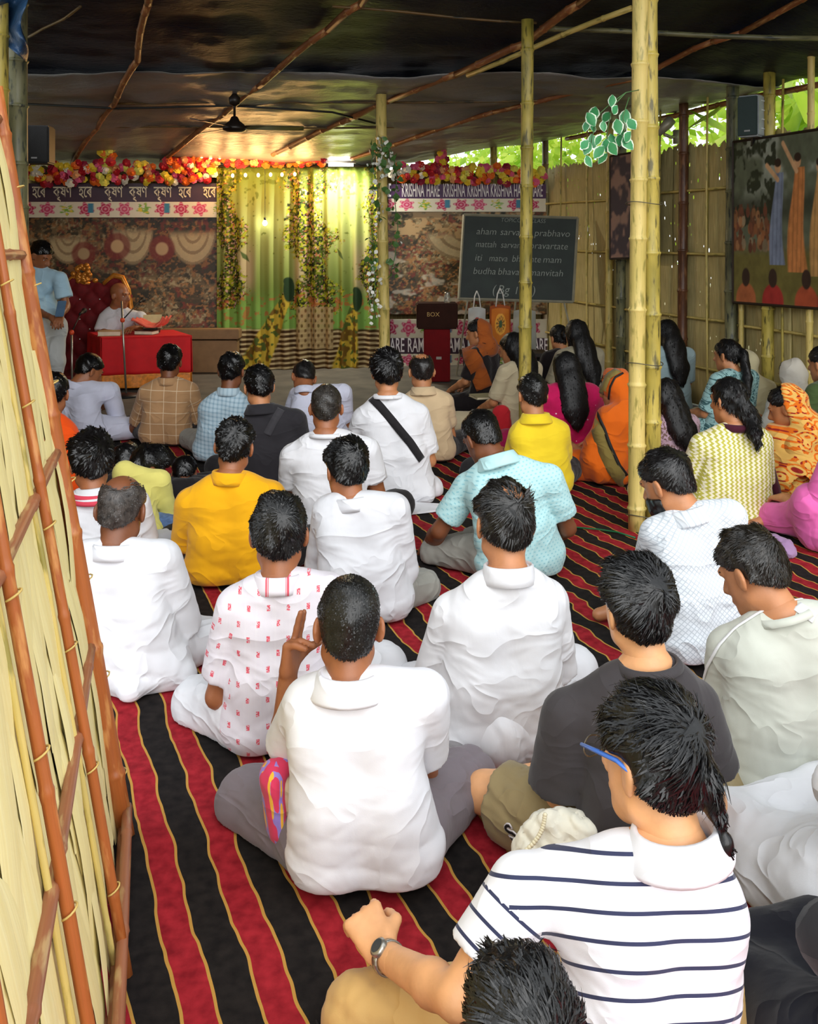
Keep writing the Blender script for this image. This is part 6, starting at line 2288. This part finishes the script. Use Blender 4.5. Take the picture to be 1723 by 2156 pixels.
# --- bearded man in lattice print shirt
lattice = cl('lattice_shirt', (226, 232, 238), pattern='lattice', c2=rgb(190, 198, 206), wr=.4)
p = person('bearded man in white lattice-print shirt and jeans, leaning forward', (1490, 3.72), (1402, 945), SIT, yaw=18, S=1.05, headS=1.1,
           head=(22, 26, -4), dyh=.13, shL=(1385, 1135, .08), shR=(1535, 1098, .02), skin='mid', hair='short', hairc=(24, 22, 22), hthick=.010, hlen=.028, strands=3000, beard=True, bulk=1.1,
           J=dict(elL=(1352, 1245, .26), wrL=(1392, 1262, .40), knL=(1350, 1330, .4)),
           shirt=dict(mat=lattice, long=True, loose=1.12, hem=.04, collar=('polo', lattice)), bottom=tr(denim))

# --- white shirt, centre
p = person('slim man in white long-sleeved shirt behind the raised hand', (770, 4.08), (730, 924), SIT, yaw=10, S=1.06, headS=1.06,
           head=(20, 12, 2), dyh=.08, shL=(692, 1085, .03), shR=(830, 1080, .02), skin='brown', hair='short', hairc=(14, 13, 13), hthick=.015, hlen=.03, strands=3000,
           J=dict(elL=(672, 1190, .12), elR=(852, 1200, .08), knR=(890, 1235, .25), knL=(650, 1260, .3)),
           shirt=dict(mat=grey_white, long=True, loose=1.08, hem=.02, collar=('band', grey_white)), bottom=tr(stone))

# --- golden yellow shirt
gold = cl('golden_yellow_shirt', (238, 172, 16), wr=.3)
p = person('man in golden yellow shirt among the white-clad men', (490, 4.50), (498, 882), SIT, yaw=0, S=1.12, headS=1.05,
           head=(-2, 8, 4), dyh=.05, shL=(402, 1068, .0), shR=(568, 1052, .02), skin='brown', hair='short', hairc=(14, 13, 13), hthick=.013, hlen=.025, strands=2500,
           J=dict(elL=(392, 1150, .1), wrL=(440, 1190, .25), elR=(600, 1150, .1)),
           shirt=dict(mat=gold, sleeve=.95, loose=1.1, hem=.03, collar=('band', gold)), bottom=tr(dark_cloth))

# --- light blue polo
aqua = cl('aqua_polo', (186, 226, 228), pattern='dots', c2=rgb(150, 204, 212), wr=.3)
p = person('man in light aqua polo shirt looking down', (1095, 4.60), (1010, 864), SIT, yaw=20, S=1.14, headS=1.10,
           head=(12, 34, -4), dyh=.12, shL=(985, 1035, .08), shR=(1155, 1015, .0), skin='dark', hair='short', hairc=(14, 13, 13), hthick=.008, hlen=.016, strands=2500, bulk=1.05,
           J=dict(elL=(925, 1118, .10), wrL=(900, 1150, .30), elR=(1196, 1112, .06), wrR=(1150, 1130, .3), knL=(920, 1190, .22), anL=(1000, 1200, .4)),
           shirt=dict(mat=aqua, sleeve=.72, loose=1.06, hem=.03, collar=('polo', aqua)), bottom=tr(stone))

# --- white tee, cropped grey hair
p = person('man in white t-shirt with cropped hair in the middle row', (700, 5.15), (687, 808), SIT, yaw=2, S=1.14, headS=1.06,
           head=(0, 6, 0), dyh=.05, shL=(618, 970, .0), shR=(772, 955, .02), skin='brown', hair='short', hairc=(46, 42, 38), hthick=.007, hlen=.008, strands=1800,
           J=dict(elL=(612, 1060, .08), elR=(800, 1050, .08)),
           shirt=dict(mat=white_cotton, sleeve=.6, loose=1.08, hem=.03, collar=('crew', white_cotton)), bottom=tr(dark_cloth))

# --- white tee with black strap
p = person('man in white t-shirt with black strap across his back', (835, 5.95), (815, 738), SIT, yaw=6, S=1.16, headS=1.10,
           head=(4, 4, 0), dyh=.04, shL=(768, 888, .0), shR=(878, 880, .02), skin='mid', hair='short', hairc=(12, 11, 12), hthick=.022, hlen=.04, strands=2200,
           J=dict(elL=(742, 970, .1), elR=(905, 970, .08), knR=(905, 1045, .1)),
           shirt=dict(mat=white_cotton, sleeve=.8, loose=1.14, hem=.012, collar=('crew', white_cotton), skirt=[(-1.4, .16), (-.6, .22), (-2.2, .16)]), bottom=tr(white_cotton))
strap(p, [(783, 838), (800, 855), (832, 893), (864, 932), (888, 968)], .052, dark_cloth)

# --- beige shirt, bald crown
p = person('balding man in beige shirt near the front', (902, 6.95), (888, 742), SIT, yaw=6, S=1.06, headS=1.12,
           head=(4, 10, 0), dyh=.06, shL=(866, 852, .0), shR=(936, 850, .02), skin='mid', hair='bald', hairc=(30, 27, 26), hthick=.008, hlen=.012, strands=900,
           bald=((0, -.01, .10), (.052, .085, .055)),
           shirt=dict(mat=cl('beige_shirt', (212, 186, 148)), sleeve=.7, loose=1.05, hem=.03, collar=('polo', cl('beige_shirt', (212, 186, 148)))), bottom=tr(dark_cloth))

# --- yellow polo
ypolo = cl('lemon_polo', (244, 212, 44), wr=.25)
p = person('man in bright lemon polo shirt by the slim bamboo pole', (1140, 6.05), (1122, 786), SIT, yaw=10, S=1.1, headS=1.12,
           head=(8, 8, 2), dyh=.06, shL=(1095, 920, .02), shR=(1178, 915, .02), skin='mid', hair='short', hairc=(24, 23, 22), hthick=.010, hlen=.016, strands=1500,
           J=dict(elL=(1070, 1000, .12), wrL=(1045, 950, .35)),
           shirt=dict(mat=ypolo, sleeve=.66, loose=1.05, hem=.03, collar=('polo', ypolo)), bottom=tr(dark_cloth))

# --- black shirt
p = person('man in black shirt with dark strap over his back', (585, 6.15), (545, 768), SIT, yaw=14, S=1.12, headS=1.14,
           head=(8, 12, 0), dyh=.08, shL=(540, 892, .03), shR=(622, 890, .02), skin='mid', hair='short', hairc=(10, 9, 10), hthick=.012, hlen=.018, strands=1200,
           shirt=dict(mat=cl('black_shirt', (42, 40, 44)), sleeve=.8, loose=1.1, hem=.03, collar=('polo', cl('black_shirt', (42, 40, 44)))), bottom=tr(dark_cloth))
strap(p, [(592, 862), (578, 885), (562, 915)], .05, cl('charcoal_webbing', (60, 58, 62)))

# --- white shirt, head bent to the right
p = person('man in white shirt bending his head, before the curtain', (685, 7.15), (645, 758), SIT, yaw=30, S=1.08, headS=1.1,
           head=(-2, 40, 14), dyh=.12, shL=(628, 838, .06), shR=(722, 832, .0), skin='brown', hair='buzz', hairc=(26, 24, 24), hthick=.006, hlen=.008, strands=800,
           shirt=dict(mat=lav_white, sleeve=.8, loose=1.1, hem=.03, collar=('band', lav_white)), bottom=tr(dark_cloth))

# --- light blue checked
blchk = cl('blue_check_shirt', (186, 208, 220), pattern='gingham', c2=rgb(128, 160, 180))
p = person('man in pale blue checked shirt in the front rows', (465, 6.95), (488, 741), SIT, yaw=-6, S=1.08, headS=1.12,
           head=(-4, 8, 0), dyh=.05, shL=(438, 866, .0), shR=(508, 858, .02), skin='dark', hair='short', hairc=(10, 9, 10), hthick=.012, hlen=.018, strands=1000,
           shirt=dict(mat=blchk, long=True, loose=1.05, hem=.03, collar=('band', blchk)), bottom=tr(stone))

# --- brown check
brchk = cl('brown_check_shirt', (178, 138, 98), pattern='check', c2=rgb(226, 204, 172))
p = person('man in brown shirt with pale window-check, facing the red table', (350, 7.50), (357, 726), SIT, yaw=2, S=1.12, headS=1.1,
           head=(0, 4, 0), dyh=.04, shL=(310, 832, .0), shR=(400, 828, .02), skin='dark', hair='short', hairc=(10, 9, 10), hthick=.013, hlen=.018, strands=1000,
           J=dict(elL=(288, 895, .15), wrL=(262, 935, .22)),
           shirt=dict(mat=brchk, sleeve=.9, loose=1.05, hem=.03, collar=('band', brchk)), bottom=tr(dark_cloth))

# --- lavender white, front left, bowed
p = person('man in lavender-white shirt bowing at the foot of the table', (172, 7.60), (190, 744), SIT, yaw=-24, S=1.12, headS=1.12,
           head=(-22, 30, 0), dyh=.10, shL=(152, 830, .0), shR=(232, 828, .10), skin='brown', hair='short', hairc=(10, 9, 10), hthick=.010, hlen=.014, strands=900,
           J=dict(elR=(250, 888, .2), wrR=(222, 905, .35)),
           shirt=dict(mat=lav_white, long=True, loose=1.12, hem=.02, collar=('band', lav_white)), bottom=tr(lav_white))

# --- orange shirt at the wall
p = person('man in vivid orange shirt half hidden by the panel edge', (112, 5.95), (113, 784), SIT, yaw=4, S=1.05, headS=1.08,
           head=(0, 6, 0), dyh=.05, shL=(78, 920, .0), shR=(138, 915, .02), skin='brown', hair='short', hairc=(12, 11, 12), hthick=.010, hlen=.014, strands=900,
           shirt=dict(mat=cl('orange_shirt', (244, 84, 16)), sleeve=.7, loose=1.05, hem=.03), bottom=tr(dark_cloth))

# --- white with red striped scarf
p = person('man in white shirt with red-striped scarf round his neck', (225, 4.45), (192, 912), SIT, yaw=16, S=1.0, headS=1.10,
           head=(14, 10, 0), dyh=.04, shL=(165, 1072, .0), shR=(285, 1066, .02), skin='brown', hair='short', hairc=(16, 14, 14), hthick=.020, hlen=.035, strands=2500,
           shirt=dict(mat=grey_white, sleeve=.8, loose=1.12, hem=.03, collar=('polo', grey_white)), bottom=tr(white_cotton))
scarf_man = p

# --- child in pale yellow
p = person('child in pale yellow shirt bending down beside the scarf wearer', (290, 5.0), (318, 936), SIT, yaw=-30, S=.92, headS=1.02,
           head=(-25, 42, 0), dyh=.20, shL=(262, 1000, .02), shR=(335, 1018, .10), skin='dark', hair='short', hairc=(12, 11, 12), hthick=.014, hlen=.02, strands=1500,
           J=dict(elR=(352, 1085, .14), wrR=(345, 1110, .28)),
           shirt=dict(mat=cl('pale_yellow_shirt', (232, 222, 124)), long=True, loose=1.1, hem=.02, collar=('band', cl('pale_yellow_shirt', (232, 222, 124)))), bottom=tr(denim))
p = person('child in dark clothes crouched beyond the yellow-shirted child', (285, 5.75), (268, 932), SIT, yaw=-10, S=.8, headS=.98,
           head=(0, 30, 0), dyh=.1, skin='dark', hair='short', hairc=(10, 9, 10), hthick=.012, strands=700,
           shirt=dict(mat=dark_cloth, sleeve=.8, hem=.02), bottom=tr(dark_cloth))
p = person('child in dark shirt between the golden shirt and the checked shirt', (395, 5.9), (388, 960), SIT, yaw=10, S=.72, headS=.9,
           head=(0, 40, 0), dyh=.1, skin='dark', hair='short', hairc=(10, 9, 10), hthick=.012, strands=700,
           shirt=dict(mat=dark_cloth, sleeve=.8, hem=.02), bottom=tr(dark_cloth))

# --- standing man by the speaker
p = person('man in sky-blue shirt standing at the stage looking at a phone', (98, 9.0), (88, 508), None, yaw=-120, S=1.02, headS=1.08, stand=True,
           head=(10, 34, 0), dyh=.0, shL=(126, 590, -.02), shR=(74, 588, .02), skin='brown', hair='short', hairc=(10, 9, 10), hthick=.014, hlen=.02, strands=900,
           J=dict(pelvis=(98, 690, 0), elL=(140, 645, -.04), elR=(74, 655, -.10), wrL=(128, 664, -.22), wrR=(108, 668, -.24)),
           shirt=dict(mat=cl('sky_blue_shirt', (184, 220, 240)), sleeve=.7, loose=1.12, flare=1.2, hem=.84, collar=('polo', cl('sky_blue_shirt', (184, 220, 240)))), bottom=tr(cl('pale_grey_trousers', (200, 202, 200)), loose=1.1))
stander = p

# --- speaker behind the table
p = person('shaven-headed speaker in white robe sitting behind the red table', (258, 10.9), (252, 594), None, yaw=-125, S=1.08, headS=1.2, seat_z=.16,
           head=(12, 8, 0), dyh=.0, skin='brown', hair='none', legs=True,
           J=dict(shL=(296, 672, -.02), shR=(222, 672, .0), elL=(305, 695, -.12), wrL=(285, 690, -.28), elR=(210, 700, -.1), wrR=(240, 700, -.28), pelvis=(250, 760, 0)),
           shirt=dict(mat=white_cotton, sleeve=.95, loose=1.15, hem=.02, name='robe'), bottom=tr(white_cotton, wrap=True, name='dhoti'))

# --- women along the mat wall
WOM = 'women seated along the mat wall'
def woman(label, base, top, veilm=None, dress=None, hair='long', yaw=15, **k):
    kw = dict(yaw=yaw, S=1.0, headS=1.05, head=(0, 10, 0), dyh=.05, skin='mid', hair=hair, hairc=(9, 8, 9), hthick=.010, hlen=.03, strands=1200)
    kw.update(k)
    return person(label, base, top, WOM, shirt=dict(mat=dress, sleeve=.9, loose=1.08, hem=.012, name='dress', skirt=[(-1.2, .18), (-2.0, .18)]), bottom=dict(mat=dress, wrap=True, name='skirt', loose=1.15), veil=veilm, **kw)

blackc = cl('black_saree', (30, 24, 26))
p = woman('woman in black sari with orange block-print border over her hair', (1015, 8.9), (1006, 672), dict(mat=cl('orange_block_print', (160, 82, 30), pattern='spots', c2=rgb(70, 30, 18)), mantle=False, front=-.03), blackc, yaw=55, head=(10, 14, 0), hair='short', hthick=.008)
saree_woman = p
woman('long-haired woman in cream kurta behind the slim bamboo pole', (1082, 7.9), (1078, 702), None, cl('cream_kurta', (196, 182, 150)), yaw=40, head=(10, 20, 0))
woman('woman with black hair in dark top against the back corner', (1170, 9.5), (1178, 684), None, blackc, yaw=25, hair='bun')
woman('woman with loose black hair in pale blouse near the corner', (1240, 8.5), (1212, 674), None, cl('pale_blouse', (150, 142, 118)), yaw=25, S=1.05)
p = woman('woman wrapped in magenta shawl with white dots', (1195, 6.95), (1190, 742), dict(mat=cl('magenta_shawl', (190, 18, 84), pattern='spots', c2=rgb(240, 200, 214)), head=False, drop=.85, name='shawl', loose=1.05), cl('magenta_dress', (150, 16, 70)), yaw=14, S=1.05)
p = woman('woman in orange sari with gold-and-black border over her head', (1292, 6.45), (1296, 778), dict(mat=cl('orange_saree', (222, 102, 18), wr=.5), drop=.95, front=.05, name='saree', loose=1.12), cl('orange_saree', (222, 102, 18), wr=.5), yaw=40, head=(8, 16, 0), S=1.08, hair='short', hthick=.008)
orange_woman = p
woman('woman in pale grey top with long straight hair beyond the twin pole', (1412, 8.6), (1402, 674), None, cl('pale_grey_top', (150, 172, 176)), yaw=20, S=1.08)
woman('woman with long wavy hair in lilac print beside the twin pole', (1425, 6.6), (1400, 798), None, cl('lilac_print', (190, 160, 176), pattern='paisley', c2=rgb(120, 96, 84)), yaw=25)
woman('woman in teal leaf-print dress with ponytail', (1520, 7.6), (1532, 714), None, cl('teal_print', (156, 196, 196), pattern='paisley', c2=rgb(60, 100, 104)), hair='pony', yaw=30, head=(10, 8, 0), S=1.05)
woman('woman under cream shawl close to the mat wall', (1585, 7.9), (1568, 738), dict(mat=cl('cream_shawl', (196, 186, 150)), drop=.8, front=.03), cl('cream_shawl', (196, 186, 150)), hair='short', hthick=.008, yaw=15, S=.96)
zz = cl('zigzag_kurta', (236, 230, 200), pattern='zigzag', c2=rgb(184, 178, 78), wr=.3)
p = woman('woman in cream and olive zigzag kurta', (1540, 5.50), (1535, 795), None, zz, hair='braid', yaw=6, head=(24, 8, 0), S=1.14, headS=1.1, shL=(1480, 945, .0), shR=(1600, 935, .02), strands=1500, bulk=1.08)
zig_woman = p
woman('woman with plain white veil by the mat wall', (1672, 7.45), (1668, 758), dict(mat=cl('white_veil', (214, 208, 196)), drop=.6, front=.03), cl('white_veil', (214, 208, 196)), hair='short', hthick=.008, yaw=20)
woman('woman in green blouse at the far edge of the picture', (1752, 6.8), (1735, 728), None, cl('green_blouse', (70, 90, 50)), hair='bun', yaw=30)
fl = cl('floral_saree', (226, 178, 92), pattern='floral', c2=rgb(222, 110, 22), c3=rgb(150, 36, 28), wr=.4)
p = woman('woman in yellow and orange floral sari drawn over her hair', (1690, 5.95), (1655, 812), dict(mat=fl, drop=.95, front=-.02, name='saree', loose=1.18), fl, hair='short', hthick=.008, yaw=38, head=(14, 24, 0), S=1.14, headS=1.1, shL=(1635, 930, .04), shR=(1745, 925, .0))
pink = cl('pink_cloth', (226, 104, 172), wr=.4)
woman('person in bright pink dress cut by the picture edge', (1775, 5.0), (1790, 850), None, pink, hair='long', yaw=20, J=dict(knL=(1712, 1060, .0), anL=(1790, 1090, .2)), S=1.05)

# --- figures cut by the lower edge
p = person('person with short black hair at the bottom edge of the picture', (1105, 1.36), (1108, 2036), SIT, yaw=4, S=.9, headS=1.0, head=(6, 4, 0), dyh=.02,
           skin='brown', hair='short', hairc=(20, 19, 19), hthick=.014, hlen=.035, strands=5000, shirt=dict(mat=grey_white, sleeve=.7, hem=.02), bottom=tr(dark_cloth), body_res=.018)
p = person('person in white dhoti with maroon border at the picture edge', (1830, 2.25), (1850, 1330), SIT, yaw=25, S=1.0, head=(0, 5, 0), dyh=.03,
           skin='light', hair='short', strands=300, J=dict(knL=(1640, 1960, .12), anL=(1800, 2000, .2), wrL=(1900, 1930, .1), elL=(1930, 1840, .0), wrR=(2000, 1900, .2)),
           shirt=dict(mat=white_cotton, sleeve=.8, hem=.02), bottom=tr(white_cotton, wrap=True, name='dhoti', loose=1.25), body_res=.016)
dhoti_person = p
p = person('person in black trousers at the lower corner of the picture', (1880, 1.75), (1890, 1560), SIT, yaw=15, S=1.0, head=(0, 5, 0), dyh=.03,
           skin='mid', hair='short', strands=300, J=dict(knL=(1590, 2110, .24), anL=(1780, 2150, .3), wrL=(1960, 2000, .1), elL=(1960, 1950, .0), wrR=(2100, 1980, .1)),
           shirt=dict(mat=dark_cloth, sleeve=.8, hem=.02), bottom=tr(cl('navy_black_cloth', (26, 26, 34)), loose=1.3), body_res=.018)
# ------------------------------------------------------------------ small things worn, held or lying about
def neck_ring(P, r, tube, mat, name, drop=0.0, fwd_drop=.05):
    nk = P.j['neck']; ax = (P.j['hc'] - nk).normalized()
    pts = []
    for t in np.linspace(0, 2 * math.pi, 33):
        d = P.rt * math.cos(t) + P.fwd * math.sin(t)
        pts.append(nk + ax * (.018 + drop) + d * r - Vector((0, 0, max(0, math.sin(t)) * fwd_drop)))
    return MB().tube(pts, tube, 6, False).build(name, mat, P.root, True)


goldc = simple('gold_chain', rgb(216, 168, 70), .3, metal=.8, bump=0)
neck_ring(polo_man, .066, .0022, goldc, 'necklace', .004)
neck_ring(polo_man, .067, .0018, goldc, 'necklace', -.004)


def blob(name, label, cat, prims, org, h, mat, wr=.003, cutz=None, seed=1, parent=None):
    """soft cloth thing from rounded volumes, coordinates relative to org"""
    A = np.array([np3(p) for q in prims for p in q[:2]]); m = max(max(q[2], q[3]) for q in prims) + .04
    fd = Field(A.min(0) - m, A.max(0) + m, h)
    for q in prims: fd.cone(q[0], q[1], q[2], q[3], q[4] if len(q) > 4 else .03, sq=q[5] if len(q) > 5 else None)
    fd.folds(wr, [(70, 40, 30, 1), (-60, 50, 20, .9), (40, -30, 80, .7)], seed=seed, sharp=True)
    if cutz is not None: fd.cut((0, 0, cutz), (0, 0, 1))
    V, Q = fd.mesh()
    o = obj(name, mesh_np(name, V, Q, True, {'cloth': ('FLOAT_VECTOR', V)}), mat, parent, org if parent is None else None)
    if label: tag(o, label, cat)
    return o


# bead bag of the man in white polo
c = at(582, 1688, 2.46)
bagm = cloth_mat('bead_bag_print', rgb(214, 60, 96), pattern='floral', c2=rgb(150, 130, 210), c3=rgb(236, 180, 60), wr=.3)
pouch = empty('bead_bag', c, 'red and violet printed bead bag held at the waist of the polo wearer', 'bag')
blob('pouch', None, None, [(V3(-.012, .0, .06), V3(.004, .02, -.068), .044, .050, .02, (np3(V3(.9, .4, 0).normalized()), 1.5)), (V3(.0, .01, .06), V3(.02, .01, .085), .03, .02)], None, .006, bagm, .002, parent=pouch)
blob('lining', None, None, [(V3(.030, .0, .04), V3(.032, .01, -.06), .026, .030, .02, (np3(V3(.9, .4, 0).normalized()), 1.5))], None, .006, cloth_mat('cream_lining', rgb(206, 190, 160)), .002, parent=pouch)

# bead bag of the boy: white cloth, string of pale beads, green tassel
c = at(1172, 1778, 2.33)
bb2 = empty('bead_bag', c, 'crumpled white bead bag with pale beads on the boy\'s lap', 'bag')
blob('pouch', None, None, [(V3(-.06, .0, -.02), V3(.05, .02, -.01), .05, .055, .04), (V3(-.02, .02, .03), V3(.05, .03, .03), .04, .035, .03), (V3(.04, .0, .04), V3(.085, .0, .03), .02, .016, .02), (V3(-.07, 0, .03), V3(-.02, 0, .06), .02, .018, .02)], None, .006, cloth_mat('bag_cream', rgb(232, 226, 208), wr=.5), .005, parent=bb2)
bead = MB().lathe([(.0005, -.006), (.0045, -.004), (.006, 0), (.0045, .004), (.0005, .006)], (0, 0, 0), 8).me('bead', True); bead.materials.append(simple('bead_cream', rgb(232, 222, 190), .4, bump=0))
for k in range(17):
    f = k / 16
    o = obj('bead', bead, None, bb2)
    o.location = at(1148 - 52 * f + 14 * math.sin(f * 3), 1716 + 84 * f, 2.27 - .02 * f) - c
tz = at(1094, 1806, 2.24) - c
MB().tube([tz + V3(0, 0, .012), tz, tz - V3(0, 0, .025)], [.004, .010, .006], 8).build('tassel', simple('green_tassel', rgb(40, 160, 80), .7, bump=0), bb2, True)

# glasses of the striped polo wearer
P = striped_man; HLs = P.HL
bluep = simple('blue_temple', rgb(70, 120, 214), .3, .05, bump=0)
gl = empty('glasses', Vector((0, 0, 0)), None, None); gl.parent = P.root; gl.name = 'glasses'
for sg in (-1, 1):
    pts = [HLs(sg * .072, .112, .016), HLs(sg * .082, .06, .018), HLs(sg * .088, .005, .016), HLs(sg * .088, -.022, .004)]
    MB().tube(pts, [.0035, .0045, .0045, .003], 6).build('temple', bluep, gl, True)
    ring = [HLs(sg * .036 + .028 * math.cos(t), .120 - .006 * abs(math.cos(t)), .004 + .019 * math.sin(t)) for t in np.linspace(0, 2 * math.pi, 21)]
    MB().tube(ring, .0016, 5, False).build('rim', simple('wire_rim', rgb(120, 110, 90), .3, metal=.7, bump=0), gl, True)
MB().tube([HLs(-.010, .121, .010), HLs(0, .124, .013), HLs(.010, .121, .010)], .0016, 5).build('bridge', simple('wire_rim', rgb(120, 110, 90), .3, metal=.7, bump=0), gl, True)

# wrist watch
w = P.j['wrL']; e = P.j['elL']; d = (w - e).normalized(); c = w - d * .022
x_ = d.cross(Vector((0, 0, 1))).normalized(); y_ = x_.cross(d).normalized()
ring = [c + x_ * .030 * math.cos(t) + y_ * .027 * math.sin(t) for t in np.linspace(0, 2 * math.pi, 25)]
wt = empty('wrist_watch', Vector((0, 0, 0))); wt.parent = P.root
mb = MB()
for k in range(24):
    a, b = ring[k], ring[k + 1]; o1 = (a - c).normalized() * .004; o2 = (b - c).normalized() * .004
    q = [a - d * .008, b - d * .008, b + d * .008, a + d * .008]
    mb.add(q + [q[0] + o1, q[1] + o2, q[2] + o2, q[3] + o1], [(4, 5, 6, 7), (0, 3, 2, 1), (0, 1, 5, 4), (2, 3, 7, 6)])
mb.build('strap', steel, wt, True)
nrm = (y_ * .75 - x_ * .55).normalized()
Rw = nrm.to_track_quat('Z', 'Y').to_matrix()
MB().lathe([(.0005, .010), (.014, .010), (.018, .008), (.019, .0), (.018, -.002)], c + nrm * .027, 20, R=Rw).build('case', steel, wt, True)
MB().lathe([(.0005, .0108), (.0135, .0106)], c + nrm * .027, 20, R=Rw).build('dial', simple('watch_dial', rgb(60, 66, 70), .2, bump=0), wt, True)

# white piping and mark on the sage t-shirt
wpip = simple('white_piping', rgb(236, 236, 236), .6, bump=0)
strap(sage_man, [(1478, 1452), (1490, 1405), (1514, 1360), (1550, 1322), (1600, 1290), (1652, 1268), (1690, 1262)], .010, wpip, 'piping', lift=.003)
strap(sage_man, [(1678, 1276), (1716, 1302)], .036, wpip, 'printed_mark', lift=.002, n=8)

# letter on the boy's shorts
h, n = surf_hit(boy, (1082, 1770), 'bottom')
exx = (Vector((.75, -.1, .6)) - n * n.dot(Vector((.75, -.1, .6)))).normalized(); eyy = n.cross(exx)
text_mesh('S', .062, h + n * .004, exx, eyy, simple('white_print', rgb(232, 226, 230), .6), boy.root, 'printed_letter', bold=.0032)
text_mesh('S', .062, h + n * .0055, exx, eyy, simple('black_print', rgb(26, 26, 28), .6, bump=0), boy.root, 'printed_letter', bold=.0008)

# red-striped scarf
scm = simple('scarf_red', rgb(206, 60, 80), .8, bump=0)
neck_ring(scarf_man, .082, .020, cloth_mat('scarf_white', rgb(226, 220, 222)), 'scarf', -.012, .08)
neck_ring(scarf_man, .092, .0135, scm, 'scarf_stripe', -.010, .08)
neck_ring(scarf_man, .096, .0125, scm, 'scarf_stripe', -.034, .085)

# gold and black border of the orange sari
gb = cloth_mat('gold_border', rgb(134, 116, 60), pattern='paisley', c2=rgb(80, 70, 40)); kb = simple('black_border', rgb(26, 24, 22), .7, bump=0)
strap(orange_woman, [(1240, 868), (1258, 905), (1272, 945), (1290, 985), (1316, 1020)], .085, gb, 'border', 'veil', .005, 30)
strap(orange_woman, [(1254, 858), (1272, 900), (1286, 940), (1304, 980), (1328, 1012)], .022, kb, 'border_line', 'veil', .007, 30)
strap(orange_woman, [(1268, 842), (1272, 815), (1282, 792), (1302, 780)], .06, gb, 'border', 'veil', .005, 20)
strap(orange_woman, [(1282, 845), (1286, 815), (1296, 795), (1312, 786)], .014, kb, 'border_line', 'veil', .007, 20)
# block-print end of the black sari
blkp = cloth_mat('orange_block_print', rgb(160, 82, 30))
strap(saree_woman, [(985, 735), (998, 760), (1010, 790), (1020, 818)], .16, blkp, 'saree_end', 'shirt', .01, 20)

# maroon stole of the zigzag kurta
mar = cloth_mat('maroon_stole', rgb(70, 22, 40), wr=.4)
P = zig_woman
neck_ring(P, .078, .024, mar, 'stole', -.012, .05)
tq = [at(x, y, 5.50 + dy) - P.org for x, y, dy in ((1560, 900, .02), (1592, 915, .06), (1618, 970, .10), (1632, 1030, .12), (1645, 1085, .12))]
blob('stole_end', None, None, [(tq[i], tq[i + 1], .045, .05, .02, (np3(V3(.9, -.2, 0).normalized()), 1.6)) for i in range(4)], None, .014, mar, .003, parent=P.root)

# lilac cloth lying on the rug
c = at(1630, 1150, 4.92); c.z = 0
blob('folded_cloth', 'crumpled lilac cloth lying on the rug behind the zigzag kurta', 'cloth', [(V3(-.08, .0, .03), V3(.06, .0, .04), .05, .045, .05), (V3(.0, .08, .05), V3(.05, -.05, .03), .05, .04, .05)], c, .012, cloth_mat('lilac_cloth', rgb(150, 120, 156), wr=.5), .007, .012)
# red round pouch
c = at(1056, 858, 7.75); c.z = .02
blob('pouch', 'round red patterned pouch standing among the women', 'pouch', [(V3(0, 0, .10), V3(.0, .0, .19), .085, .075, .03, (np3(V3(.3, .9, 0).normalized()), 1.6))], c, .014, cloth_mat('red_pouch', rgb(206, 40, 50), pattern='spots', c2=rgb(226, 140, 40)), .004)
# pale mat and open book
def slab(name, label, cat, pts, t, mat):
    q = [Vector((p.x, p.y, .016)) for p in pts]; m_ = len(q)
    mb = MB().add(q + [p + V3(0, 0, t) for p in q], [tuple(range(m_))[::-1], tuple(range(m_, 2 * m_))] + [(i, (i + 1) % m_, m_ + (i + 1) % m_, m_ + i) for i in range(m_)])
    return tag(mb.build(name, mat), label, cat)
fl3 = lambda px_, py_: at(px_, py_, H * F / (py_ - HY))
slab('prayer_mat', 'white cloth mat lying beside the strap wearer', 'mat', [fl3(862, 1090), fl3(930, 1082), fl3(932, 1070), fl3(870, 1066)], .012, white_cotton)
c = fl3(1030, 905)
book('open pale booklet held low among the women', V3(c.x, c.y, .28), (.30, .2, .02), .3, simple('olive_paper', rgb(150, 146, 110), .7, bump=0))
# green cord on the rug
gp = [fl3(x, y) + V3(0, 0, .02) for x, y in ((1180, 1105), (1215, 1118), (1260, 1122), (1300, 1128), (1338, 1140))]
tag(MB().tube(gp, .005, 6).build('green_cord', simple('green_wire', rgb(20, 90, 50), .5, bump=0), None, True), 'thin green cord trailing over the rug to the twin pole', 'cord')
# maroon border of the dhoti
strap(dhoti_person, [(1548, 1900), (1560, 1930), (1572, 1965), (1590, 2000)], .02, simple('maroon_border', rgb(130, 60, 70), .7, bump=0), 'border', 'bottom', .004, 14)
# hair clip
